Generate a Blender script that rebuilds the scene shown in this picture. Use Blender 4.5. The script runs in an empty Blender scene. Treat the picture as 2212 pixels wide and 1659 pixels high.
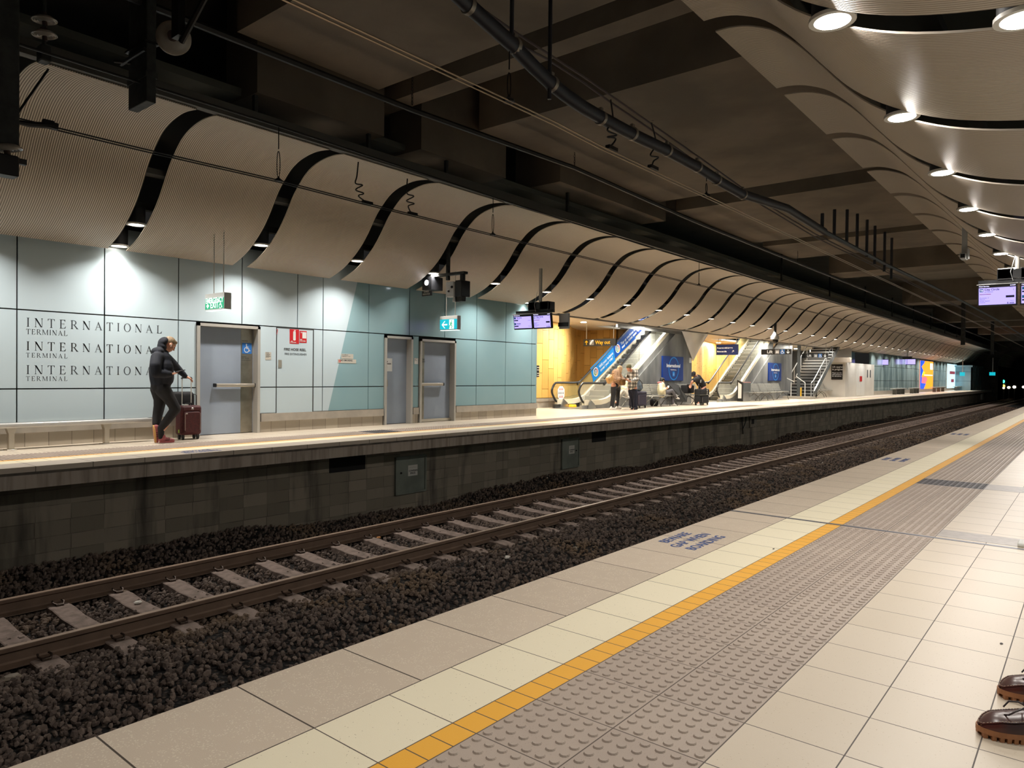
# Underground railway platform, seen across the tracks from a seat on the near platform
import bpy, math, random
import numpy as np
from mathutils import Vector, Matrix
random.seed(7); RNG = np.random.default_rng(7)
sc = bpy.context.scene; C = bpy.context.collection
PI = math.pi
# ------------------------------------------------------------- camera, world, exposure
F_PX = 1532.65
CAM = Vector((1.837, -2.199, 1.0918))
ROWS = ((0.773113, 0.634175, 0.010863), (-0.016153, 0.002566, 0.999866), (-0.634063, 0.773185, -0.012227))
cd = bpy.data.cameras.new('camera'); cd.sensor_width = 36; cd.lens = F_PX / 2212 * 36
cd.clip_start = .05; cd.clip_end = 400
co = bpy.data.objects.new('camera', cd); C.objects.link(co)
_r, _u, _f = [Vector(r) for r in ROWS]
co.matrix_world = Matrix(((_r.x, _u.x, -_f.x, CAM.x), (_r.y, _u.y, -_f.y, CAM.y), (_r.z, _u.z, -_f.z, CAM.z), (0, 0, 0, 1)))
sc.camera = co
w = bpy.data.worlds.new('world'); sc.world = w; w.use_nodes = True
w.node_tree.nodes['Background'].inputs[0].default_value = (.5, .48, .46, 1)
w.node_tree.nodes['Background'].inputs[1].default_value = .02
sc.view_settings.view_transform = 'Standard'; sc.view_settings.look = 'None'
sc.view_settings.gamma = 1; sc.view_settings.use_curve_mapping = False
sc.view_settings.exposure = 0.5
sc.cycles.use_denoising = True
sc.cycles.max_bounces = 7; sc.cycles.diffuse_bounces = 5; sc.cycles.glossy_bounces = 3
sc.cycles.transmission_bounces = 4; sc.cycles.transparent_max_bounces = 8
sc.cycles.caustics_reflective = False; sc.cycles.caustics_refractive = False
sc.cycles.sample_clamp_indirect = 4

def lamp(name, loc, power, size, col=(1, .93, .84), rot=(0, 0, 0), spread=PI, shape='DISK', size_y=None):
    l = bpy.data.lights.new(name, 'AREA'); l.energy = power; l.shape = shape; l.size = size
    if size_y: l.size_y = size_y
    l.color = col; l.spread = spread
    o = bpy.data.objects.new(name, l); C.objects.link(o); o.location = loc; o.rotation_euler = rot
    o.visible_camera = True
    return o

# rays of the photograph meet the planes things stand in (used to measure where things are)
def _ray(u, v): return _r * ((u - 1106) / F_PX) - _u * ((v - 829.5) / F_PX) + _f
def PX(u, v, x): d = _ray(u, v); return CAM + d * ((x - CAM.x) / d.x)
def PY(u, v, y): d = _ray(u, v); return CAM + d * ((y - CAM.y) / d.y)
def PZ(u, v, z=0.0): d = _ray(u, v); return CAM + d * ((z - CAM.z) / d.z)

# ------------------------------------------------------------- materials
def lin(c):
    if isinstance(c, str):
        c = c.lstrip('#'); c = [int(c[i:i+2], 16) / 255 for i in (0, 2, 4)]
    return tuple(((x + .055) / 1.055) ** 2.4 if x > .04045 else x / 12.92 for x in c[:3]) + (1,)

class X:
    """a socket with arithmetic"""
    def __init__(s, nt, k): s.nt, s.k = nt, k
    def _m(s, op, a, b=None, c=None):
        n = s.nt.nodes.new('ShaderNodeMath'); n.operation = op
        for i, v in enumerate((a, b, c)):
            if v is None: continue
            if isinstance(v, X): s.nt.links.new(v.k, n.inputs[i])
            else: n.inputs[i].default_value = v
        return X(s.nt, n.outputs[0])
    def __add__(s, o): return s._m('ADD', s, o)
    def __sub__(s, o): return s._m('SUBTRACT', s, o)
    def __mul__(s, o): return s._m('MULTIPLY', s, o)
    def __truediv__(s, o): return s._m('DIVIDE', s, o)
    def fr(s): return s._m('FRACT', s)
    def fl(s): return s._m('FLOOR', s)
    def ab(s): return s._m('ABSOLUTE', s)
    def lt(s, v): return s._m('LESS_THAN', s, v)
    def gt(s, v): return s._m('GREATER_THAN', s, v)
    def mx(s, v): return s._m('MAXIMUM', s, v)
    def mn(s, v): return s._m('MINIMUM', s, v)
    def sin(s): return s._m('SINE', s)
    def smooth(s, a, b):
        n = s.nt.nodes.new('ShaderNodeMapRange'); n.interpolation_type = 'SMOOTHSTEP'
        s.nt.links.new(s.k, n.inputs[0]); n.inputs[1].default_value = a; n.inputs[2].default_value = b
        return X(s.nt, n.outputs[0])

class Mat:
    def __init__(s, name, col='#808080', rough=.6, metal=0.0, spec=.5):
        s.m = bpy.data.materials.new(name); s.m.use_nodes = True; s.nt = s.m.node_tree
        s.b = s.nt.nodes['Principled BSDF']
        s.b.inputs['Base Color'].default_value = lin(col); s.b.inputs['Roughness'].default_value = rough
        s.b.inputs['Metallic'].default_value = metal; s.b.inputs['Specular IOR Level'].default_value = spec
        s.tc = None
    def xyz(s):
        if not s.tc:
            t = s.nt.nodes.new('ShaderNodeTexCoord'); p = s.nt.nodes.new('ShaderNodeSeparateXYZ')
            s.tc = t.outputs['Object']; s.nt.links.new(s.tc, p.inputs[0]); s.p = [X(s.nt, p.outputs[i]) for i in range(3)]
        return s.p
    def noise(s, scale=5, detail=3, rough=.5, stretch=None):
        s.xyz(); n = s.nt.nodes.new('ShaderNodeTexNoise'); n.inputs['Scale'].default_value = scale
        n.inputs['Detail'].default_value = detail; n.inputs['Roughness'].default_value = rough
        src = s.tc
        if stretch:
            mp = s.nt.nodes.new('ShaderNodeMapping'); mp.inputs['Scale'].default_value = stretch
            s.nt.links.new(s.tc, mp.inputs[0]); src = mp.outputs[0]
        s.nt.links.new(src, n.inputs['Vector']); return X(s.nt, n.outputs[0])
    def voro(s, scale=20, feat='F1', out='Distance', stretch=None):
        s.xyz(); n = s.nt.nodes.new('ShaderNodeTexVoronoi'); n.feature = feat; n.inputs['Scale'].default_value = scale
        src = s.tc
        if stretch:
            mp = s.nt.nodes.new('ShaderNodeMapping'); mp.inputs['Scale'].default_value = stretch
            s.nt.links.new(s.tc, mp.inputs[0]); src = mp.outputs[0]
        s.nt.links.new(src, n.inputs['Vector']); return X(s.nt, n.outputs[out])
    def wn(s, *xs):
        c = s.nt.nodes.new('ShaderNodeCombineXYZ')
        for i, x in enumerate(xs): s.nt.links.new(x.k, c.inputs[i])
        n = s.nt.nodes.new('ShaderNodeTexWhiteNoise'); s.nt.links.new(c.outputs[0], n.inputs[0]); return X(s.nt, n.outputs[0])
    def mix(s, fac, a, b):
        n = s.nt.nodes.new('ShaderNodeMix'); n.data_type = 'RGBA'
        if isinstance(fac, X): s.nt.links.new(fac.k, n.inputs[0])
        else: n.inputs[0].default_value = fac
        for i, v in ((6, a), (7, b)):
            if isinstance(v, X): s.nt.links.new(v.k, n.inputs[i])
            else: n.inputs[i].default_value = lin(v)
        return X(s.nt, n.outputs[2])
    def col(s, x): s.nt.links.new(x.k, s.b.inputs['Base Color']); return s
    def rough(s, x): s.nt.links.new(x.k, s.b.inputs['Roughness']); return s
    def alpha(s, x): s.nt.links.new(x.k, s.b.inputs['Alpha']); return s
    def bump(s, x, d=.002, strength=1):
        n = s.nt.nodes.new('ShaderNodeBump'); n.inputs['Distance'].default_value = d; n.inputs['Strength'].default_value = strength
        s.nt.links.new(x.k, n.inputs['Height']); s.nt.links.new(n.outputs[0], s.b.inputs['Normal']); return s
    def emit(s, c, e):
        s.b.inputs['Emission Color'].default_value = lin(c); s.b.inputs['Emission Strength'].default_value = e; return s

M = {}
def flat(name, col, rough=.6, metal=0.0, n=0.0, scale=8, col2=None, bump=0.0):
    """a procedural paint: one colour, gently mottled"""
    if name in M: return M[name]
    k = Mat(name, col, rough, metal)
    if n or col2:
        c = lin(col); d = col2 or '#%02x%02x%02x' % tuple(int(max(0, int(col[i:i+2], 16)) * (1 - n)) for i in (1, 3, 5))
        nz = k.noise(scale, 4); k.col(k.mix(nz.smooth(.3, .7), col, d))
        if bump: k.bump(nz, bump)
    M[name] = k.m; return k.m
def glow(name, col, e, base='#101010'):
    if name not in M: M[name] = Mat(name, base, .5).emit(col, e).m
    return M[name]

# ------------------------------------------------------------- mesh building
class MB:
    def __init__(s): s.v = []; s.f = []; s.mi = []; s.cur = 0
    def add(s, vs, fs, M4=None):
        o = len(s.v)
        for p in vs:
            p = Vector(p)
            if M4 is not None: p = M4 @ p
            s.v.append(p[:])
        for f in fs: s.f.append([i + o for i in f]); s.mi.append(s.cur)
        return s
    def box(s, a, b, M4=None):
        x0, y0, z0 = a; x1, y1, z1 = b
        return s.add([(x0,y0,z0),(x1,y0,z0),(x1,y1,z0),(x0,y1,z0),(x0,y0,z1),(x1,y0,z1),(x1,y1,z1),(x0,y1,z1)],
                     [(0,3,2,1),(4,5,6,7),(0,1,5,4),(1,2,6,5),(2,3,7,6),(3,0,4,7)], M4)
    def cbox(s, c, d, M4=None, r=0.0):
        c = Vector(c); h = Vector(d) / 2
        if not r: return s.box(c - h, c + h, M4)
        return s.rbox(c - h, c + h, r, M4)
    def rbox(s, a, b, r, M4=None, ax=2, seg=3):
        """box with the four edges along one axis rounded, the two end rims chamfered"""
        a = Vector(a); b = Vector(b); i, j = [(1, 2), (2, 0), (0, 1)][ax]
        r = min(r, (b[i]-a[i]) * .49, (b[j]-a[j]) * .49)
        ch = min(r * .5, (b[ax]-a[ax]) * .3)
        def ring(z, ins):
            pts = []
            for (cx, cy, t0) in ((b[i]-r, b[j]-r, 0), (a[i]+r, b[j]-r, PI/2), (a[i]+r, a[j]+r, PI), (b[i]-r, a[j]+r, 3*PI/2)):
                for k in range(seg + 1):
                    t = t0 + PI/2 * k / seg; p = [0, 0, 0]
                    p[i] = cx + (r - ins) * math.cos(t); p[j] = cy + (r - ins) * math.sin(t); p[ax] = z; pts.append(tuple(p))
            return pts
        rings = [ring(a[ax], ch), ring(a[ax] + ch, 0), ring(b[ax] - ch, 0), ring(b[ax], ch)]
        n = len(rings[0]); vs = sum(rings, []); fs = []
        for k in range(3):
            for q in range(n):
                q2 = (q + 1) % n; fs.append((k*n+q, k*n+q2, (k+1)*n+q2, (k+1)*n+q))
        fs.append(tuple(range(n))[::-1]); fs.append(tuple(3*n + q for q in range(n)))
        return s.add(vs, fs, M4)
    def prism(s, poly, vec, M4=None):
        n = len(poly); vec = Vector(vec); P = [Vector(p) for p in poly]
        return s.add(P + [p + vec for p in P], [tuple(range(n))[::-1], tuple(range(n, 2*n))] + [(i, (i+1) % n, n + (i+1) % n, n + i) for i in range(n)], M4)
    def poly(s, pts, M4=None): return s.add(pts, [tuple(range(len(pts)))], M4)
    def tube(s, pts, r, n=8, M4=None, cap=True, closed=False):
        P = [Vector(p) for p in pts]; k = len(P); rr = r if isinstance(r, (list, tuple)) else [r] * k
        vs = []; fs = []; up = None
        for i in range(k):
            a = P[(i - 1) % k] if (i or closed) else P[0]; b = P[(i + 1) % k] if (i < k - 1 or closed) else P[-1]
            t = (b - a).normalized() if (b - a).length > 1e-9 else Vector((0, 0, 1))
            if up is None:
                up = t.cross(Vector((0, 0, 1)) if abs(t.z) < .9 else Vector((0, 1, 0))).normalized()
            up = (up - t * up.dot(t)).normalized(); w_ = t.cross(up)
            for j in range(n):
                q = 2 * PI * j / n; vs.append(P[i] + (up * math.cos(q) + w_ * math.sin(q)) * rr[i])
        m = k if closed else k - 1
        for i in range(m):
            for j in range(n):
                j2 = (j + 1) % n; i2 = (i + 1) % k
                fs.append((i*n + j, i*n + j2, i2*n + j2, i2*n + j))
        if cap and not closed: fs += [tuple(range(n))[::-1], tuple((k-1)*n + j for j in range(n))]
        return s.add(vs, fs, M4)
    def cyl(s, a, b, r, n=16, M4=None, r2=None): return s.tube([a, b], [r, r if r2 is None else r2], n, M4)
    def lathe(s, prof, c=(0,0,0), n=24, M4=None, ax=2):
        """prof: (radius, height) pairs turned about an axis"""
        vs = []; fs = []; k = len(prof); c = Vector(c)
        for (r, h) in prof:
            for j in range(n):
                q = 2*PI*j/n; p = [0, 0, 0]; p[ax] = h; p[(ax+1) % 3] = r*math.cos(q); p[(ax+2) % 3] = r*math.sin(q)
                vs.append(c + Vector(p))
        for i in range(k-1):
            for j in range(n): fs.append((i*n+j, i*n+(j+1) % n, (i+1)*n+(j+1) % n, (i+1)*n+j))
        if prof[0][0] > 1e-6: fs.append(tuple(range(n))[::-1])
        if prof[-1][0] > 1e-6: fs.append(tuple((k-1)*n+j for j in range(n)))
        return s.add(vs, fs, M4)
    def ball(s, c, r, n=12, m=8, M4=None):
        r = (r, r, r) if isinstance(r, (int, float)) else r
        vs = [(c[0], c[1], c[2] - r[2])]; fs = []
        for i in range(1, m):
            t = -PI/2 + PI*i/m
            for j in range(n):
                q = 2*PI*j/n; vs.append((c[0]+r[0]*math.cos(t)*math.cos(q), c[1]+r[1]*math.cos(t)*math.sin(q), c[2]+r[2]*math.sin(t)))
        vs.append((c[0], c[1], c[2] + r[2])); L = len(vs) - 1
        for j in range(n):
            fs.append((0, 1+(j+1) % n, 1+j)); fs.append((L, 1+(m-2)*n+j, 1+(m-2)*n+(j+1) % n))
        for i in range(m-2):
            for j in range(n): fs.append((1+i*n+j, 1+i*n+(j+1) % n, 1+(i+1)*n+(j+1) % n, 1+(i+1)*n+j))
        return s.add(vs, fs, M4)
    def grid(s, rows, flip=False):
        """rows of points -> a sheet"""
        n = len(rows[0]); fs = []
        for i in range(len(rows)-1):
            for j in range(n-1):
                q = (i*n+j, i*n+j+1, (i+1)*n+j+1, (i+1)*n+j); fs.append(q[::-1] if flip else q)
        return s.add(sum([list(r) for r in rows], []), fs)
    def slab(s, rows, d):
        """sheet given thickness by vector d"""
        d = Vector(d); n = len(rows[0]); m = len(rows); vs = [Vector(p) for r in rows for p in r]; N = len(vs)
        fs = []
        for i in range(m-1):
            for j in range(n-1):
                q = (i*n+j, i*n+j+1, (i+1)*n+j+1, (i+1)*n+j); fs.append(q); fs.append(tuple(x+N for x in q[::-1]))
        for j in range(n-1): fs += [(j, N+j, N+j+1, j+1), ((m-1)*n+j+1, N+(m-1)*n+j+1, N+(m-1)*n+j, (m-1)*n+j)]
        for i in range(m-1): fs += [((i+1)*n, N+(i+1)*n, N+i*n, i*n), (i*n+n-1, N+i*n+n-1, N+(i+1)*n+n-1, (i+1)*n+n-1)]
        return s.add(vs + [v + d for v in vs], fs)
    def build(s, name, mat, parent=None, smooth=False, ang=40):
        me = bpy.data.meshes.new(name)
        if parent is not None and parent.get('_o'):
            o = Vector(parent['_o']); me.from_pydata([(v[0]-o.x, v[1]-o.y, v[2]-o.z) for v in s.v], [], s.f)
        else: me.from_pydata(s.v, [], s.f)
        mats = mat if isinstance(mat, (list, tuple)) else [mat]
        for m in mats: me.materials.append(m)
        if len(mats) > 1: me.polygons.foreach_set('material_index', s.mi)
        if smooth:
            me.polygons.foreach_set('use_smooth', [True] * len(me.polygons))
            if ang < 180: me.set_sharp_from_angle(angle=math.radians(ang))
        me.update()
        o = bpy.data.objects.new(name, me); C.objects.link(o)
        if parent is not None: o.parent = parent
        return o

def tag(o, label=None, cat=None, group=None, kind=None):
    if label: o['label'] = label
    if cat: o['category'] = cat
    if group: o['group'] = group
    if kind: o['kind'] = kind
    return o
def thing(name, label, cat, loc=(0,0,0), rz=0.0, group=None, world=False):
    """an Empty at the thing's base; world=True when its parts are given in world coordinates"""
    o = bpy.data.objects.new(name, None); C.objects.link(o); o.empty_display_size = .1
    o.location = loc; o.rotation_euler = (0, 0, rz)
    if world: o['_o'] = tuple(loc)
    return tag(o, label, cat, group)
def struct(name, mb, mat, parent=None, smooth=False):
    o = mb.build(name, mat, parent, smooth)
    if parent is None: o['kind'] = 'structure'
    return o
def kids(o): return [c for c in bpy.data.objects if c.parent == o]
KIDS = {}
def copy_tree(root, loc, rz=None, label=None, group=None, skip=()):
    r = root.copy(); C.objects.link(r); r.location = loc
    if rz is not None: r.rotation_euler = (0, 0, rz)
    if label: r['label'] = label
    if group: r['group'] = group
    if root.name not in KIDS: KIDS[root.name] = [(c, kids(c)) for c in kids(root)]
    for ch, gs in KIDS[root.name]:
        if ch.name.split('.')[0] in skip: continue
        c = ch.copy(); C.objects.link(c); c.parent = r
        for g in gs: d = g.copy(); C.objects.link(d); d.parent = c
    return r

_fonts = {}
def text(name, body, size, mat, parent=None, loc=(0,0,0), M3=None, align='LEFT', bold=0.0, sx=1.0, sp=1.0, line=1.0, ext=.0006):
    """lettering as a mesh; M3 columns are the writing direction, its up and the outward normal"""
    cu = bpy.data.curves.new(name, 'FONT'); cu.body = body; cu.size = size; cu.align_x = align; cu.offset = bold
    cu.space_character = sp; cu.space_line = line; cu.extrude = ext; cu.resolution_u = 3
    tmp = bpy.data.objects.new('tmp', cu); me = bpy.data.meshes.new_from_object(tmp)
    bpy.data.objects.remove(tmp); bpy.data.curves.remove(cu)
    me.name = name; me.materials.clear(); me.materials.append(mat)
    R3 = M3 if M3 is not None else Matrix.Identity(3)
    T = Matrix.Translation(Vector(loc)) @ R3.to_4x4() @ Matrix.Diagonal((sx, 1, 1, 1))
    if parent is not None and parent.get('_o'): T = Matrix.Translation(-Vector(parent['_o'])) @ T
    me.transform(T)
    o = bpy.data.objects.new(name, me); C.objects.link(o)
    if parent is not None: o.parent = parent
    return o
def basis(r, u): r = Vector(r).normalized(); u = Vector(u).normalized(); return Matrix((r, u, r.cross(u))).transposed()
B_X = basis((0, 1, 0), (0, 0, 1))      # a face that looks towards +x: writing runs along +y
B_Y = basis((1, 0, 0), (0, 0, 1))      # a face that looks towards -y: writing runs along +x
ORD = 'first second third fourth fifth sixth seventh eighth ninth tenth eleventh twelfth thirteenth fourteenth fifteenth sixteenth'.split()
# ============================================================= the setting
END = 98.0                                   # the tunnel portal
XN, XF = -0.45, -7.445                       # coping edges of the near and the far platform
RAIL_Z = -1.248; BAL_Z = -1.50
# ---- platform paving -------------------------------------------------------
def joints(k, x, y, px_, py_, wdt, ox=0.0, oy=0.0):
    """1 on the joints of a px_ by py_ paving grid; also a random value for each unit"""
    u = (x - ox) / px_; v = (y - oy) / py_
    jx = ((u.fr() - .5).ab()).gt(.5 - wdt / px_ / 2); jy = ((v.fr() - .5).ab()).gt(.5 - wdt / py_ / 2)
    return jx.mx(jy), k.wn(u.fl(), v.fl())
def paving(name, c1, c2, px_, py_, ox=0.0, oy=0.0, wdt=.004, joint='#5a5048', speck=None, speck_s=90, rough=.45, bump=.0006, spth=.09):
    k = Mat(name, c1, rough); x, y, z = k.xyz()
    j, rnd = joints(k, x, y, px_, py_, wdt, ox, oy)
    base = k.mix(rnd * .6 + k.noise(2.5, 4) * .5, c1, c2)
    if speck:
        v = k.voro(speck_s); n = k.noise(14, 2)
        base = k.mix(v.lt(spth) * n.gt(.47), base, speck)
    k.col(k.mix(j, base, joint))
    g = k.noise(260, 2)
    k.rough(g * .25 + (rough - .1) + j * .3)
    k.bump(g * .25 - j, bump * 2)
    M[name] = k.m; return k.m
paving('coping_stone', '#cdbdaa', '#bdae9c', 9, .45, speck='#d8ccb8', speck_s=120, rough=.42, wdt=.006, spth=.3, joint='#4a4138', bump=.0008)
paving('cream_tile', '#ece2c8', '#e6dcc0', .3, .3, speck='#8d7a5c', speck_s=75, spth=.10)
paving('yellow_tile', '#eeb248', '#e9aa3c', .1, .1, oy=0, wdt=.004, ox=.3)
paving('tactile_tile', '#b0a194', '#a6978b', .3, .3, ox=.4, speck='#7d6f66', speck_s=120, wdt=.004, rough=.5, spth=.12)
paving('field_tile', '#d5c8b6', '#ccbeaa', .295, .3, ox=1.0, speck='#b3a287', speck_s=80, wdt=.004, rough=.34, joint='#5b534e', spth=.12)
flat('dark_tactile', '#5d5a5c', .5, n=.15, scale=40)
flat('grey_tile', '#b0a8a2', .4, n=.1, scale=20)
flat('joint_metal', '#7e8088', .4, .6)
YN0, YN1 = -6.0, 94.0
def strip(name, x0, x1, y0, y1, mat, z=0.0, t=.06, kind=True):
    o = MB().box((x0, y0, z - t), (x1, y1, z)).build(name, M[mat] if isinstance(mat, str) else mat)
    if kind: o['kind'] = 'structure'
    return o
def domes(mb, x0, y0, y1, n=12, s=.05, r=.0165, h=.005, seg=10, mirror=False):
    ny = int(round((y1 - y0) / s))
    ring = [(math.cos(2*PI*j/seg), math.sin(2*PI*j/seg)) for j in range(seg)]
    for i in range(n):
        for j in range(ny):
            cx = x0 + (i + .5) * s; cy = y0 + (j + .5) * s; o = len(mb.v)
            for rr, hh in ((r, 0.0), (r * .82, h), (r*.3, h)):
                mb.v += [(cx + a * rr, cy + b * rr, hh) for a, b in ring]
            for q in range(seg):
                q2 = (q + 1) % seg
                mb.f.append([o+q, o+q2, o+seg+q2, o+seg+q]); mb.f.append([o+seg+q, o+seg+q2, o+2*seg+q2, o+2*seg+q]); mb.mi += [0, 0]
            mb.f.append([o+2*seg+q for q in range(seg)]); mb.mi.append(0)
strip('floor_coping', XN, 0, YN0, YN1, 'coping_stone')
strip('floor_cream_band', 0, .3, YN0, YN1, 'cream_tile')
strip('floor_yellow_band', .3, .4, YN0, YN1, 'yellow_tile')
strip('floor_tiles', 1.0, 3.2, YN0, YN1, 'field_tile')
t = MB()
for a, b in ((YN0, 3.43), (3.47, 6.28), (6.78, YN1)): t.box((.4, a, -.06), (1.0, b, 0))
domes(t, .4, -2.0, 3.4); domes(t, .4, 3.5, 6.25, seg=8); domes(t, .4, 6.8, 16.0, seg=6); domes(t, .4, 16.0, 34.0, seg=4)
struct('floor_tactile_band', t, M['tactile_tile'])
t = MB().box((.4, 6.28, -.06), (1.0, 6.78, 0)); domes(t, .4, 6.3, 6.75, seg=8)
struct('floor_dark_tactile', t, M['dark_tactile'])
for i, (a, b) in enumerate(((6.3, 6.75),)): strip('floor_grey_row', 1.002, 3.2, a, b, 'grey_tile', .0012, .002)
strip('floor_joint_strip', XN, 3.2, 3.43, 3.47, 'joint_metal', .002, .05)
strip('floor_grey_row', 1.002, 3.2, 3.52, 3.8, 'grey_tile', .0012, .002)
strip('floor_base_near', -.42, 3.2, YN0, YN1, flat('platform_concrete', '#56504a', .9, n=.3, scale=3), -.061, .32)
strip('wall_near_platform_face', -.2, 0.0, YN0, YN1, 'platform_concrete', -.38, 1.4)
# far platform, mirrored
paving('far_coping', '#bdb0a0', '#ae9f90', 9, .6, ox=XF - 1, speck='#d8ccb8', wdt=.008, joint='#5c544c')
paving('far_cream', '#eee2c2', '#e8dcbc', .3, .3, ox=XF - .45, wdt=.004)
paving('far_field', '#d2c6b4', '#c6b9a6', .3, .3, ox=XF - 1.6, rough=.3, wdt=.004)
FZ = 0.0
strip('floor_far_coping', XF - .45, XF, -8, END, 'far_coping')
strip('floor_far_cream', XF - .75, XF - .45, -8, END, 'far_cream')
strip('floor_far_yellow', XF - .85, XF - .75, -8, END, 'yellow_tile')
t = MB().box((XF - 1.45, -8, -.06), (XF - .85, 6.3, 0)).box((XF - 1.45, 6.95, -.06), (XF - .85, END, 0))
domes(t, XF - 1.45, -.5, 6.25, seg=5); domes(t, XF - 1.45, 7.0, 26, seg=4)
struct('floor_far_tactile', t, M['tactile_tile'])
t = MB().box((XF - 1.45, 6.3, -.06), (XF - .85, 6.95, 0)); domes(t, XF - 1.45, 6.3, 6.9, seg=5)
struct('floor_far_dark_tactile', t, M['dark_tactile'])
strip('floor_far_tiles', -15.5, XF - 1.45, -8, END, 'far_field')
k = Mat('edge_beam_concrete', '#6f655c', .9); x, y, z = k.xyz()
n1 = k.noise(1.5, 5); st = k.noise(1, 4, .6, stretch=(1, 9, .7)); jn = (((y / 1.83).fr() - .5).ab()).gt(.497)
k.col(k.mix(jn * .6, k.mix(st.smooth(.35, .75), '#a3978b', '#756a60'), '#59514a')); k.bump(k.noise(60, 4), .002); M['edge_beam_concrete'] = k.m
strip('trim_far_coping_underside', XF - .3, XF - .008, -8, END, flat('coping_edge_stone', '#5f574d', .85, n=.3, scale=8), -.06, .03)
strip('wall_far_edge_beam', XF - .6, XF - .015, -8, END, 'edge_beam_concrete', -.09, .16)
# ---- block wall below the far platform ---------------------------------------
k = Mat('block_wall', '#4c463e', .92); x, y, z = k.xyz()
row = (z / .19).fl(); off = (row * .5).fr() * .8
u = (y + off) / .39
jb = (((u).fr() - .5).ab()).gt(.486).mx((((z / .19).fr() - .5).ab()).gt(.473))
rb = k.wn(u.fl(), row); big = k.noise(.7, 4); dk = k.noise(1, 4, .6, stretch=(1, 2.2, .35))
c = k.mix(rb * .7 + big * .3, '#8d8374', '#6a6356'); c = k.mix(dk.smooth(.5, .72), c, '#46413a')
c = k.mix(jb * k.noise(3, 3).smooth(.3, .7) * .7, c, '#3d3831')
k.col(c); k.bump(k.noise(45, 4) * .4 - jb, .006); M['block_wall'] = k.m
strip('wall_far_blocks', -8.25, -8.05, -8, END, 'block_wall', -.25, 1.6)
for (a, b, zt, zb) in ((5.05, 5.8, -.27, -.58), (13.1, 13.75, -.3, -.6)):
    strip('wall_far_opening_shade', -8.06, -8.035, a, b, flat('opening_shade', '#0c0b0a', .95), zt, zt - zb)  # near-black plate on the blocks stands for the shade inside an opening
# ---- ballast ------------------------------------------------------------------
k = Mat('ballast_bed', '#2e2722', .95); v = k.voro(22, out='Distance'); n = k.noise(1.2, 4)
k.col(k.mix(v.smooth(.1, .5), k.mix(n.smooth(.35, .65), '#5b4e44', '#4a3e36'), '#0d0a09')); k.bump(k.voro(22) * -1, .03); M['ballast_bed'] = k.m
def bal_z(x, y):
    """height of the stone bed: up between the sleepers, a bank against the far wall"""
    z = -1.445
    if x < -7.2: z += min(1, (-7.2 - x) / .8) * (.12 + .09 * math.sin(y * .7) + .03 * math.sin(y * 2.3))
    if -6.9 < x < -5.0: z -= .012
    if -5.05 < x < -3.9: z += .04 * min(1, (x + 5.05) / .3) * min(1, (-3.9 - x) / .3)
    if -3.9 < x < -3.1: z -= .05 * math.sin((x + 3.9) / .8 * PI)
    return z
rows = [[(xx, yy, bal_z(xx, yy) - .03) for xx in np.linspace(-8.06, -.1, 22)] for yy in list(np.arange(-8, 40, 1.0)) + [50, 60, 75, 90, 125]]
g = MB().grid(rows); o = g.build('ballast_bed', M['ballast_bed'], smooth=True); o['kind'] = 'structure'
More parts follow.
